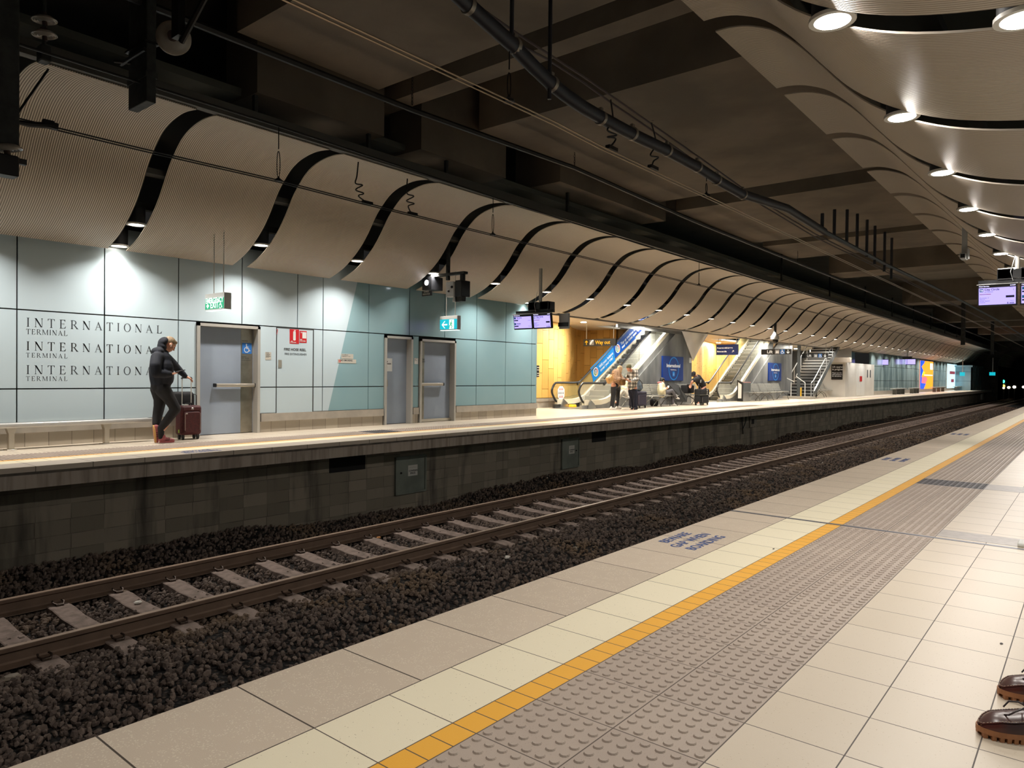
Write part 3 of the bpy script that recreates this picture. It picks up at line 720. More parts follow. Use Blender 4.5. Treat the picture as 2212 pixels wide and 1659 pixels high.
# hose reel cupboard
t = thing('hose_reel_cupboard', 'white flush fire hose reel cupboard door with two red signs', 'cupboard', (WX, H1[0], WZ0), world=True)
e = .009
MB().box((WX - .02, H1[0] + e, WZ0), (WX + .003, H1[1] - e, WZ1 - e)).build('lower_panel', M['wall_panel_glass'], t)
MB().box((WX - .02, H1[0] + e, WZ1 + e), (WX + .003, H1[1] - e, WZ2 - .02)).build('door', M['wall_panel_glass'], t)
g = MB(); g.box((WX - .01, H1[1] - e, WZ0), (WX + .005, H1[1] + .012, WZ2)); g.box((WX - .01, H1[0], WZ2 - .022), (WX + .005, H1[1], WZ2 - .002)); g.box((WX-.01, H1[0]-.004, WZ0), (WX+.004, H1[0]+.006, WZ2)); g.build('gap_seal', M['joint_dark'], t)
x1 = WX + .003
a, b, z0, z1 = yv(625.5, 730), yv(645.5, 730), PX(636, 742.5, x1).z, PX(636, 711.5, x1).z
s1 = MB().box((x1, a, z0), (x1 + .004, b, z1)).build('extinguisher_sign', M['sign_red'], t)
m = MB(); yc = (a + b) / 2; m.rbox((x1 + .004, yc - .028, z0 + .06), (x1 + .0055, yc + .028, z1 - .035), .018, ax=0); m.box((x1 + .004, yc - .012, z1 - .03), (x1 + .0055, yc + .03, z1 - .014)); m.build('pictogram', M['paper_white'], t)
text('lettering', '    FIRE\nEXTINGUISHER', .019, M['paper_white'], t, (x1 + .006, a + .006, z0 + .038), B_X, bold=.0008)
a, b, z0, z1 = yv(646.8, 730), yv(662, 730), PX(654, 740.5, x1).z, PX(654, 715, x1).z
MB().box((x1, a, z0), (x1 + .004, b, z1)).build('hose_sign', M['sign_red'], t)
m = MB(); m.box((x1 + .004, a + .06, z0 + .085), (x1 + .0055, b - .01, z1 - .02)); m.lathe([(.008, x1 + .004), (.008, x1 + .0056), (.013, x1 + .0056), (.013, x1 + .004)], (0, a + .035, z1 - .03), 12, ax=0); m.box((x1 + .004, a + .045, z1 - .034), (x1 + .0055, a + .07, z1 - .026)); m.build('pictogram', M['paper_white'], t)
text('lettering', 'FIRE\nHOSE REEL', .026, M['paper_white'], t, (x1 + .006, a + .006, z0 + .05), B_X, bold=.001)
text('lettering', 'FIRE HOSE REEL', .068, M['ink_black'], t, (x1 + .001, yv(613, 755), PX(613, 757, x1).z), B_X, bold=.0018, sp=1.02)
text('lettering', 'FIRE EXTINGUISHER', .055, M['ink_grey'], t, (x1 + .001, yv(614.5, 765), PX(614.5, 766.5, x1).z), B_X, bold=.0006, sp=.98)
MB().box((x1, yv(601, 785), PX(604, 794, x1).z), (x1 + .008, yv(608, 785), PX(604, 777.5, x1).z)).build('latch', M['bar_alu'], t)
# little notices on the wall panels
def notice(name, u0, u1, v0, v1, body, size, label, mat='notice_beige', ink='ink_grey', pad=.012, bold=0):
    x = WX; a, b = yv(u0, (v0+v1)/2), yv(u1, (v0+v1)/2); uc = (u0+u1)/2; z0, z1 = PX(uc, v1, x).z, PX(uc, v0, x).z
    o = MB().box((x, a, z0), (x + .005, b, z1)).build(name, M[mat]); tag(o, label, 'notice')
    text('lettering', body, size, M[ink], o, (x + .0056, a + pad, z1 - size * .85), B_X, bold=bold)
    return o, a, b, z0, z1
notice('notice', 573, 585.5, 760.5, 777, 'NOTICE\nTO ALL\nSTAFF AND\nVISITORS\nDOOR MUST\nBE SHUT', .017, 'small beige printed notice between emergency exit door and hose cupboard')
notice('notice', 895, 903, 773.5, 786.5, 'NOTICE\nNO\nENTRY', .022, 'small white notice between the two narrow grey doors', 'paper_white')
notice('surveillance_notice', 737, 763, 764.5, 775, 'Surveillance\nCameras in Use', .033, 'small beige surveillance cameras notice above the no smoking plate')
o, a, b, z0, z1 = notice('no_smoking_notice', 729.5, 769, 776, 784.5, '    NO SMOKING', .048, 'narrow beige NO SMOKING plate across the slanting colour change', bold=.001, pad=.004)
m = MB(); n_ = 20; cy, cz = a + .045, (z0 + z1) / 2
for i in range(n_):
    q0, q1 = 2*PI*i/n_, 2*PI*(i+1)/n_; m.prism([(WX + .005, cy + r*math.cos(q), cz + r*math.sin(q)) for r, q in ((.021, q0), (.028, q0), (.028, q1), (.021, q1))], (.002, 0, 0))
m.prism([(WX + .005, cy - .02, cz + .012), (WX + .005, cy - .014, cz + .02), (WX + .005, cy + .02, cz - .012), (WX + .005, cy + .014, cz - .02)], (.002, 0, 0)); m.build('pictogram', M['sign_red'], o)
o = MB().tube([(WX + .01, yv(596, 716), PX(596, 712, WX).z), (WX + .015, yv(599, 714), PX(599, 711, WX).z), (WX + .012, yv(597, 720), PX(597, 722, WX).z)], .004, 6).build('red_tag', M['sign_red']); tag(o, 'little red tag dangling at the top corner of the hose cupboard', 'tag')
# ---- serif lettering
def serif(ch):
    """strokes of one roman capital in a box one unit high: (polygons, width)"""
    t, T, s, h = .045, .125, .035, .07
    def R(x0, y0, x1, y1): return [(x0, y0), (x1, y0), (x1, y1), (x0, y1)]
    def st(x, w_, base=True, top=True, b=h):
        o = [R(x, 0, x + w_, 1)]
        if base: o.append([(x - b, 0), (x + w_ + b, 0), (x + w_ + b, s * .7), (x + w_, s * 1.8), (x, s * 1.8), (x - b, s * .7)])
        if top: o.append([(x - b, 1), (x + w_ + b, 1), (x + w_ + b, 1 - s * .7), (x + w_, 1 - s * 1.8), (x, 1 - s * 1.8), (x - b, 1 - s * .7)][::-1])
        return o
    def ring(cx, cy, rx, ry, tx, ty, a0=0, a1=360, n=28):
        o = []; st_ = (a1 - a0) / n
        for i in range(n):
            q0, q1 = math.radians(a0 + i*st_), math.radians(a0 + (i+1)*st_)
            o.append([(cx + rx*math.cos(q0), cy + ry*math.sin(q0)), (cx + rx*math.cos(q1), cy + ry*math.sin(q1)), (cx + (rx-tx)*math.cos(q1), cy + (ry-ty)*math.sin(q1)), (cx + (rx-tx)*math.cos(q0), cy + (ry-ty)*math.sin(q0))])
        return o
    if ch == 'I': return st(.1, T), .33
    if ch == 'N': return st(.1, t, True, False) + st(.72, t, False, True) + [[(0, 1), (.2, 1), (.765, 0), (.72, 0), (.1, .93), (.03, .97)][::-1], [(.1, 1), (.2, 1), (.765, 0), (.62, 0), (.1, .86)][::-1]], .87
    if ch == 'T': return st(.29, T, True, False) + [R(0, 1 - t, .7, 1), [(0, 1), (0, .76), (.025, .76), (.09, 1 - t)], [(.7, 1), (.61, 1 - t), (.675, .76), (.7, .76)]], .72
    if ch == 'E': return st(.1, T) + [R(.1, 0, .62, t), R(.1, 1 - t, .6, 1), R(.2, .5, .48, .5 + t), [(.62, 0), (.68, .26), (.65, .26), (.5, t)], [(.6, 1), (.47, 1 - t), (.6, .78), (.625, .78)], R(.46, .4, .49, .64)], .7
    if ch == 'L': return st(.1, T) + [R(.1, 0, .6, t), [(.6, 0), (.67, .28), (.64, .28), (.46, t)]], .68
    if ch == 'R': return st(.1, T) + [R(.2, 1 - t, .36, 1), R(.2, .47, .36, .47 + t)] + ring(.36, .735, .27, .265, .12, .045, -90, 90, 14) + [[(.32, .49), (.45, .49), (.82, 0), (.66, 0)], R(.62, 0, .86, .03)], .82
    if ch == 'A': return [[(.08, 0), (.13, 0), (.43, .9), (.40, 1)], [(.38, 1), (.42, 1), (.80, 0), (.655, 0), (.36, .84)][::-1], R(.2, .33, .62, .37), R(0, 0, .24, .03), R(.56, 0, .88, .03)], .88
    if ch == 'O': return ring(.43, .5, .41, .515, .13, .045), .86
    if ch == 'M': return st(.1, t, True, False) + st(.86, T, True, True) + [[(0, 1), (.22, 1), (.56, .12), (.5, 0), (.1, .9)][::-1], [(.5, 0), (.54, 0), (.96, 1), (.88, 1)][::-1]], 1.09
def serif_line(parent, word, y0, y1, z, H, mat, x):
    gl = [serif(c) for c in word]; tot = sum(w_ for _, w_ in gl) * H; gap = (y1 - y0 - tot) / (len(word) - 1)
    y = y0; m = MB()
    for i, (polys, w_) in enumerate(gl):
        for p in polys: m.poly([(x, y + a * H, z + b * H) for a, b in p])
        y += w_ * H + gap
    m.build('lettering', mat, parent)
k = Mat('letter_ink', '#454b52', .5); M['letter_ink'] = k.m
wall_words = []
XL = WX + .0015
for i, (vb, vt, tb, tt, mt) in enumerate(((705.5, 686, 721.6, 710.3, 'ink_grey'), (756.4, 737.2, 772, 762, 'ink_black'), (808, 788.7, 822.8, 812.8, 'ink_grey'))):
    z = PX(57, vb, XL).z; H = PX(57, vt, XL).z - z; zz = PX(57, tb, XL).z; h = PX(57, tt, XL).z - zz
    t = thing('wall_lettering', ['topmost', 'middle, darkest', 'lowest'][i] + ' of three INTERNATIONAL TERMINAL inscriptions on the pale glass wall', 'lettering', (WX, 1.2, zz), world=True)
    serif_line(t, 'INTERNATIONAL', PX(57, 700, XL).y, PX(350, 710, XL).y, z, H, M[mt], XL)
    serif_line(t, 'TERMINAL', PX(56.5, 715, XL).y, PX(146, 718, XL).y, zz, h, M['ink_grey'], XL)
# ---- low perch rail
t = thing('perch_rail', 'low metal perch rail on short posts along the pale wall at left', 'rail', (-9.6, .9, 0), world=True)
flat('perch_metal', '#c6c4c0', .35, .5)
MB().rbox((-9.68, -7, .30), (-9.50, PX(322, 905, -9.6).y, .365), .015, ax=1).build('bar', M['perch_metal'], t, smooth=True)
for yy in (.95, 2.16, -.3, -1.55):
    p = MB(); p.rbox((-9.63, yy - .035, .008), (-9.55, yy + .035, .30), .008); p.prism([(-9.64, yy - .06, .30), (-9.64, yy + .06, .30), (-9.64, yy + .035, .22), (-9.64, yy - .035, .22)], (.1, 0, 0)); p.build('post', M['bar_alu'], t, smooth=True)
    MB().rbox((-9.68, yy - .07, 0), (-9.50, yy + .07, .009), .02).build('foot_plate', M['bar_alu'], t)
# ---- exit signs
glow('exit_green', '#12a070', .8, '#0a5a3a'); glow('exit_white', '#e8fff8', .9, '#909090'); glow('exit_teal', '#10aab8', .9, '#0a5060')
flat('sign_body', '#cfd0cc', .45)
def exit_sign(Y, u0, u1, v0, v1, label, teal):
    p0 = PY(u0, v0, Y); p1 = PY(u1, v0, Y); x0, x1 = p0.x, p1.x; z1 = p0.z; z0 = PY(u0, v1, Y).z
    t = thing('exit_sign', label, 'exit sign', ((x0 + x1)/2, Y, z0), world=True); d = .12 if not teal else .11
    MB().rbox((x0, Y, z0), (x1, Y + d, z1), .008, ax=2).build('case', M['sign_body'], t)
    zh = z0 + (z1 - z0) * (.72 if not teal else .76)
    f = MB().box((x0 + .01, Y - .003, z0 + .015), (x1 - .01, Y, zh)).build('face', M['exit_teal' if teal else 'exit_green'], t)
    MB().box((x0 + .01, Y + .01, z0 - .012), (x1 - .01, Y + d - .01, z0)).build('light_strip', M['exit_white'], t)
    W = x1 - x0; h = zh - z0
    if not teal:
        text('lettering', 'EMERGENCY', .118, M['exit_white'], t, (x0 + .022, Y - .004, z0 + h * .58), B_Y, bold=.002, sx=.86, sp=.93)
        text('lettering', 'EXIT', .135, M['exit_white'], t, (x0 + W * .29, Y - .004, z0 + h * .16), B_Y, bold=.004, sx=.92)
        m = MB(); cx = x0 + W * .16; cz = z0 + h * .36; r = .045
        m.poly([(cx - r, Y - .004, cz), (cx, Y - .004, cz - r), (cx + .01, Y - .004, cz - r * .4), (cx + r * .8, Y - .004, cz - r*.4), (cx + r * .8, Y - .004, cz + r*.4), (cx + .01, Y - .004, cz + r*.4), (cx, Y - .004, cz + r)])
        m.build('arrow', M['exit_white'], t)
        w_ = wheelchair(t, 0, 0, .13, M['exit_white'], 0); w_.matrix_local = Matrix.Translation(Vector((x0 + W * .83, Y - .006, z0 + h * .38)) - Vector(t['_o'])) @ Matrix.Rotation(-PI/2, 4, 'Z') @ Matrix.Translation(Vector(t['_o']))
    else:
        m = MB(); cx = x0 + W * .28; cz = z0 + h * .5; q = h * .34; y_ = Y - .004
        m.poly([(cx - q*1.1, y_, cz), (cx, y_, cz - q), (cx + q*.35, y_, cz - q), (cx - q*.45, y_, cz - q*.2), (cx + q*1.1, y_, cz - q*.2), (cx + q*1.1, y_, cz + q*.2), (cx - q*.45, y_, cz + q*.2), (cx + q*.35, y_, cz + q), (cx, y_, cz + q)])
        m.build('arrow', M['exit_white'], t)
        m = MB().box((x0 + W*.55, Y - .0035, z0 + .02), (x0 + W*.82, Y - .003, zh - .01)); m.build('door_shape', M['exit_white'], t)
        m = MB(); cx = x0 + W * .66; c0 = z0 + h*.5
        def bar(a, b, w_=.018):
            a = Vector(a); b = Vector(b); d_ = (b - a).normalized(); n_ = Vector((-d_.y, d_.x)) * w_ / 2
            m.prism([(cx + p.x * h, Y - .0055, c0 + p.y * h) for p in (a + n_ / h, a - n_ / h, b - n_ / h, b + n_ / h)], (0, .001, 0))
        bar((.02, .22), (-.03, -.02), .03); bar((-.03, -.02), (-.2, -.12)); bar((-.2, -.12), (-.26, -.34)); bar((-.03, -.02), (.12, -.14)); bar((.12, -.14), (.06, -.36)); bar((.02, .2), (-.14, .1), .013); bar((.02, .2), (.14, .05), .013)
        m.prism([(cx + (.05 + .06*math.cos(2*PI*i/10)) * h, Y - .0055, c0 + (.31 + .06*math.sin(2*PI*i/10)) * h) for i in range(10)], (0, .001, 0))
        m.build('pictogram', M['exit_green'], t)
    for f_ in (.28, .78):
        MB().cyl((x0 + W * f_, Y + d/2, z1), (x0 + W * f_, Y + d/2, 3.32), .008, 8).build('rod', M['frame_alu'], t, smooth=True)
exit_sign(3.5, 443, 484.5, 636, 671, 'hanging green EMERGENCY EXIT sign with left arrow above the grey door', False)
exit_sign(8.8, 950, 988, 683.5, 713.5, 'hanging teal running man exit sign with left arrow', True)
# ---- loose ends at broken gap edges
for Y, u, v in ((4.42, 507, 575), (8.47, 879, 624)):
    p = PY(u, v, Y); o = MB().cyl((p.x, p.y, p.z + .25), (p.x + .01, p.y, p.z - .09), .010, 8).build('conduit', M['paper_white'], smooth=True)
    tag(o, 'short white conduit end poking down from the canopy gap %s' % ('right of the emergency exit sign' if u < 600 else 'left of the guards indicator'), 'conduit')
# ============================================================= overhead wiring
flat('wire_dark', '#221f1e', .5, .5); flat('wire_copper', '#a08468', .3, .9); flat('pipe_dark', '#23242b', .5, .2); flat('clamp_alu', '#8d857a', .4, .6)
flat('bracket_grey', '#3c3d3b', .7, .3, n=.3, scale=8); flat('porcelain', '#a39a90', .25, n=.1, scale=9); flat('rust_pin', '#3d2c26', .8)
XC, XW = -5.969, -1.93
def line_px(pts, x, y_end=None, z_end=None, y_start=None):
    P = [PX(u, v, x) for u, v in pts]
    if y_start is not None: a, b = P[0], P[1]; t_ = (y_start - a.y) / (b.y - a.y); P.insert(0, Vector((x, y_start, a.z + (b.z - a.z) * t_)))
    if y_end: P.append(Vector((x, y_end, z_end if z_end else P[-1].z)))
    return P
far_contact = line_px([(0, 250), (300, 323), (600, 392), (777, 438), (1119, 522), (1500, 614.5), (1674, 655), (1827, 692)], XC, 118, 3.62, -6)
def zat(P, y):
    for a, b in zip(P[:-1], P[1:]):
        if a.y <= y <= b.y: return a.z + (b.z - a.z) * (y - a.y) / (b.y - a.y)
    return P[-1].z
def wire_thing(name, label, lines, r, mat, cat='wire', group=None):
    b = MB()
    for L in lines: b.tube(L, r, 6)
    return tag(b.build(name, mat, smooth=True), label, cat, group)
def shift(P, dx, dz): return [p + Vector((dx, 0, dz)) for p in P]
wire_thing('contact_wire', 'dark twin contact wire crossing low in front of the far canopy', [shift(far_contact, -.02, 0), shift(far_contact, .02, .012)], .0075, M['wire_dark'])
mess = line_px([(340, 190), (600, 272), (1100, 437), (1400, 533)], XC, 118, 4.06, -6)
wire_thing('catenary_wire', 'thin black catenary wire along the top edge of the far canopy', [mess], .013, M['wire_dark'])
near_contact = line_px([(650, 13), (1200, 268), (1300, 320), (1500, 413), (1899, 600), (2102, 695)], XW, 118, 3.4, -4)
wire_thing('contact_wire', 'bright twin copper contact wire over the near track', [shift(near_contact, -.022, 0), shift(near_contact, .022, .004)], .0062, M['wire_copper'])
thick = line_px([(420, 50), (890, 237), (1240, 362), (1500, 478)], XC, 118, 4.95, -6)
wire_thing('feeder_cable', 'thick black feeder cable slung under the concrete soffit', [thick], .04, M['wire_dark'], 'cable')
# insulated duct over the near track
t = thing('cable_duct', 'thick dark insulated pipe with pale clamps over the near track', 'pipe', (XW, 1.8, 3.9), world=True)
dp = [(985, -14), (1010, 10), (1060, 55), (1105, 95), (1150, 142), (1190, 180), (1225, 208), (1260, 232), (1300, 255), (1370, 292), (1440, 325), (1510, 363), (1560, 395), (1600, 418), (1650, 434), (1700, 450), (1780, 500)]
P = [PX(u, v, XW) for u, v in dp]; P = [Vector((XW, P[0].y - 1.5, P[0].z + .3))] + P
MB().tube(P, [.062] * len(P), 12).build('pipe', M['pipe_dark'], t, smooth=True)
for u, v in ((1012, 12), (1112, 100), (1192, 181), (1298, 255), (1366, 289), (1441, 325), (1506, 360), (1548, 388), (1604, 420)):
    p = PX(u, v, XW); q = PX(u + 8, v + 5, XW); d_ = (q - p).normalized()
    b = MB(); b.cyl(p - d_ * .02, p + d_ * .02, .069, 14); b.cbox((p.x, p.y, p.z + .075), (.03, .04, .05)); b.build('clamp', M['clamp_alu'], t, smooth=True)
duct2 = P[-1]
wire_thing('feeder_cable', 'rough cable bundle continuing over the near track into the distance', [[duct2, Vector((XW, 16, 3.75)), Vector((XW, 26, 3.95)), Vector((XW, 40, 4.1)), Vector((XW, 60, 4.15)), Vector((XW, 95, 4.0))]], .04, M['pipe_dark'], 'cable')
for i, pts in enumerate(([(1000, -12), (1017, 2), (1097, 59), (1168, 106), (1260, 165), (1320, 207), (1400, 263), (1523, 349), (1640, 432), (1760, 505)], [(1040, 38), (1123, 97), (1182, 128), (1260, 178), (1320, 222), (1400, 276), (1520, 362), (1640, 440), (1760, 512)])):
    wire_thing('catenary_wire', ['upper', 'lower'][i] + ' of two parallel brown cables above the insulated pipe', [line_px(pts, -2.15, 60, 4.1)], .011, flat('cable_brown', '#4a3a38', .6))
for i, (u, v1) in enumerate(((1105, 95), (1187, 190))):
    p = PX(u, v1, XW); o = MB().cyl((p.x, p.y, p.z - (.1 if i else 0)), (p.x, p.y, SZ), .018, 10).build('hanger_rod', M['pipe_dark'], smooth=True)
    tag(o, ['left', 'right'][i] + ' of two vertical rods holding the insulated pipe at the top', 'rod')
for i, u in enumerate((1776, 1802, 1829, 1851, 1872, 1889, 1910, 1925)):
    v0 = 461 - (9 if 0 < i < 3 else 0) + max(0, i - 3) * 13; v1 = 487 + i * 16; p = PX(u, v1, XW); q = PX(u, v0, XW)
    o = MB().cyl((p.x, p.y, p.z - .04), (p.x, p.y, q.z), .03, 8).build('hanger_rod', M['pipe_dark'], smooth=True)
    tag(o, 'dark hanger rod in the row of eight above the distant pipe, %s from left' % ORD[i], 'rod', 'row of hanger rods over the near track')
# droppers: twisted links between the wires
def dropper(name, pts, label, r=.006):
    o = MB().tube(pts, r, 6).build(name, M['wire_dark'], smooth=True); tag(o, label, 'dropper'); return o
def link(x, y, z1, z0, label):
    t = thing('dropper', label, 'dropper', (x, y, z0), world=True); zm = (z0 + z1) / 2
    MB().tube([(x, y, z1), (x, y, zm + .05)], .006, 6).build('upper_rod', M['wire_dark'], t)
    n = 14; L = [(x, y + .022 * math.cos(2*PI*i/n), (zm + z0 + .05) / 2 + ((zm - z0) / 2) * math.sin(2*PI*i/n)) for i in range(n)]
    MB().tube(L, .005, 5, closed=True).build('loop', M['wire_dark'], t, smooth=True)
    MB().lathe([(.0, .05), (.02, .02), (.05, 0), (.05, -.02)], (x, y, z0), 8).build('grip', M['wire_dark'], t)
p = PX(602, 290, XC); link(XC, p.y, zat(mess, p.y), zat(far_contact, p.y) + .02, 'wire dropper before the third far canopy panel')
p = PX(1065, 450, XC); link(XC, p.y, zat(mess, p.y), zat(far_contact, p.y) + .02, 'wire dropper before the sixth far canopy panel')
p = PX(1510, 590, XC); link(XC, p.y, zat(mess, p.y), zat(far_contact, p.y) + .02, 'small wire dropper halfway along the far canopy')
p = PX(1100, 150, XW); link(XW, p.y, 3.76, zat(near_contact, p.y) + .02, 'wire dropper below the left rod over the near track')
p = PX(1526, 400, XW); link(XW, p.y, 3.6, zat(near_contact, p.y) + .02, 'wire dropper under the right end of the insulated pipe')
def curl(u0, v0, pts, x, label):
    P = [PX(u, v, x) for u, v in pts]; out = []
    for i in range(len(P) - 1):
        p0, p1, p2, p3 = P[max(i-1,0)], P[i], P[i+1], P[min(i+2, len(P)-1)]
        for q in range(5): t_ = q/5; out.append(.5*((2*p1)+(p2-p0)*t_+(2*p0-5*p1+4*p2-p3)*t_*t_+(3*p1-p0-3*p2+p3)*t_**3))
    out.append(P[-1]); t = thing('flexible_jumper', label, 'jumper wire', tuple(P[-1]), world=True)
    MB().tube(out, .009, 6).build('wire', M['wire_dark'], t, smooth=True)
    MB().cbox(P[-1] + Vector((0, .03, -.005)), (.05, .16, .035)).build('clamp', M['wire_dark'], t)
curl(0, 0, [(774, 350), (771, 380), (768, 396), (783, 400), (768, 410), (786, 418), (774, 423), (790, 436)], XC, 'curled black jumper wire before the fourth far canopy panel')
curl(0, 0, [(880, 386), (879, 405), (880, 419), (894, 424), (878, 434), (895, 440), (882, 445), (888, 460)], XC, 'curled black jumper wire at the gap right of the fourth far canopy panel')
curl(0, 0, [(1319, 215), (1324, 260), (1312, 281), (1332, 292), (1312, 296), (1330, 300), (1318, 318)], XW, 'curled black jumper wire left of two over the near track')
curl(0, 0, [(1407, 265), (1417, 310), (1405, 335), (1422, 340), (1412, 348), (1408, 360)], XW, 'curled black jumper wire right of two over the near track')
# chains under the soffit
def chain(x, y, z1, z0, label):
    b = MB(); n = int((z1 - z0) / .05)
    for i in range(n):
        z = z1 - .05 * (i + .5); L = []
        for k_ in range(10):
            q = 2*PI*k_/10; c_, s_ = .014 * math.cos(q), .032 * math.sin(q)
            L.append((x + (c_ if i % 2 else 0), y + (0 if i % 2 else c_), z + s_))
        b.tube(L, .0045, 5, closed=True)
    tag(b.build('chain', M['wire_dark'], smooth=True), label, 'chain')
p = PX(891, 150, XC); chain(XC, p.y, 6.1, zat(thick, p.y) + .03, 'long chain hanging from the soffit to the thick cable')
p = PX(1241, 350, XC); chain(XC, p.y, SZ, zat(thick, p.y) + .03, 'short chain and hook under the large soffit')
p = PX(1724, 500, XC); chain(XC, p.y, SZ, zat(thick, p.y), 'chain left of the row of hanger rods in the distance')
# posts that carry the canopy edge rail
for i, (u, v0, v1) in enumerate(((550, 195, 265), (795, 250, 345), (963, 278, 402), (1225, 410, 470))):
    a = PX(u, v1, -7.02); o = MB().box((-7.05, a.y - .02, 4.62), (-6.99, a.y + .03, SZ + .3)).cbox((-7.02, a.y, SZ + .3), (.16, .16, .02)).build('support_post', M['bracket_grey'])
    tag(o, 'steel post holding the far canopy edge rail, %s from the left' % ORD[i], 'post', 'posts along the far canopy edge')
for i in range(8):
    y_ = 24 + i * 6.1; o = MB().box((-7.05, y_ - .02, 4.62), (-6.99, y_ + .03, SZ + .3)).build('support_post', M['bracket_grey']); tag(o, 'small distant steel post holding the far canopy edge rail', 'post', 'posts along the far canopy edge')
# portals of the wiring in the distance
for i, (u, v0, v1, lb) in enumerate(((2143, 705, 765, 'dark drop post of the wiring near the tunnel mouth'), (2080, 724, 745, 'smaller dark drop post of the wiring left of the tunnel mouth'))):
    p = PX(u, v1, -4.0); o = MB().box((-4.1, p.y - .1, p.z), (-3.9, p.y + .1, 6.4)).build('drop_post', M['bracket_grey']); tag(o, lb, 'post')
# ---- insulator brackets at the upper left
def disc_insulator(t, c, r, axis, name='insulator'):
    ax = Vector(axis).normalized(); q = Vector((0, 0, 1)).rotation_difference(ax).to_matrix().to_4x4(); T = Matrix.Translation(Vector(c)) @ q
    MB().lathe([(r*.25, r*.35), (r*.7, r*.28), (r*.96, r*.08), (r, -.02*r), (r*.93, -r*.06), (r*.86, 0), (r*.78, -r*.1), (r*.7, .02*r), (r*.6, -r*.12), (r*.5, 0), (r*.38, -r*.15), (r*.3, -r*.05), (r*.22, -r*.1)], n=32, M4=T).build(name, M['porcelain'], t, smooth=True)
    MB().lathe([(r*.2, -.5*r), (r*.2, .1*r), (r*.24, .3*r), (r*.3, .35*r), (r*.28, .62*r), (0, .66*r)], n=14, M4=T).build('pin', M['rust_pin'], t, smooth=True)
YB = 1.1
t = thing('drop_bracket', 'grey square drop post hanging in front of the first far canopy panel', 'bracket', (XC, YB, 3.9), world=True)
a = PY(277, 220, YB); b = PY(316, 225, YB)
m = MB(); m.rbox((a.x, YB, PY(300, 226, YB).z), (b.x, YB + .1, 6.6), .01); m.build('post', M['bracket_grey'], t, smooth=True)
z_ = PY(300, 165, YB).z; m = MB(); m.box((a.x - .01, YB - .01, z_ - .04), (b.x + .01, YB + .11, z_ + .02)); m.build('sleeve', M['bracket_grey'], t)
z_ = PY(300, 125, YB).z; m = MB(); m.tube([(a.x - .06, YB - .05, z_), (b.x + .08, YB - .05, z_)], .022, 8); m.cyl((a.x - .04, YB - .13, z_), (a.x + .06, YB + .02, z_), .016, 8); m.build('bolt', M['wire_dark'], t, smooth=True)
z_ = PY(300, 100, YB).z; MB().box((a.x - .02, YB - .03, z_ - .01), (b.x + .03, YB + .12, z_ + .01)).build('collar', M['wire_dark'], t)
t = thing('porcelain_insulator', 'round white porcelain insulator on a dark bracket at upper left', 'insulator', tuple(PY(375, 80, .95)), world=True)
c = PY(375, 82, .95); disc_insulator(t, c, .155, (.8, -.5, -.15))
m = MB(); c1 = PY(392, 60, .9); m.box((c1.x + .02, .80, c1.z - .14), (c1.x + .15, .86, c1.z + .6)); m.build('plate', M['wire_dark'], t)
m = MB(); c2 = PY(445, -10, .85); m.tube([PY(392, 90, .86), c2, c2 + (c2 - PY(392, 90, .86)) * .6], .028, 8); m.build('stay', M['wire_dark'], t, smooth=True)
MB().ball(PY(390, 68, .85), .025, 8, 6).build('bolt', M['rust_pin'], t, smooth=True)
t = thing('insulator_string', 'two stacked grey disc insulators at the top left corner', 'insulator', tuple(PX(97, 100, -6.4)), world=True)
for v in (44, 76): c = PX(96, v, -6.4); disc_insulator(t, c, .115, (0, -.1, 1))
c = PX(97, 40, -6.4); d_ = PX(95, 120, -6.4); m = MB(); m.cyl(c + Vector((0, 0, .9)), d_, .018, 8); m.rbox(d_ - Vector((.07, .05, .07)), d_ + Vector((.07, .05, .09)), .02); m.build('hook', M['bracket_grey'], t, smooth=True)
m = MB(); m.tube([PX(104, 150, -6.3), PX(38, 245, XC)], .011, 6); m.build('stay_wire', M['wire_dark'], t)
t = thing('registration_arm', 'dark bracket with half seen insulator cut by the left edge', 'bracket', tuple(PX(14, 330, XC)), world=True)
m = MB(); a = PX(12, 250, XC); m.rbox((XC - .08, a.y - .28, PX(12, 318, XC).z), (XC + .05, a.y + .1, 6.5), .02); m.build('post', M['bracket_grey'], t, smooth=True)
disc_insulator(t, PX(14, 322, XC), .13, (0, -.15, 1)); b = PX(10, 366, XC); m = MB(); m.rbox((XC - .09, b.y - .3, b.z - .06), (XC + .07, b.y + .1, b.z + .13), .02); m.cbox((XC, b.y + .13, b.z + .1), (.05, .08, .05)); m.build('socket', M['wire_dark'], t, smooth=True)
m = MB(); m.tube([PX(30, 262, XC), PX(60, 268, XC), PX(115, 272, XC)], [.02, .028, .03], 8); m.cbox(PX(104, 268, XC), (.05, .09, .07)); m.cbox(PX(118, 273, XC), (.05, .05, .06)); m.build('steady_arm', M['wire_dark'], t, smooth=True)
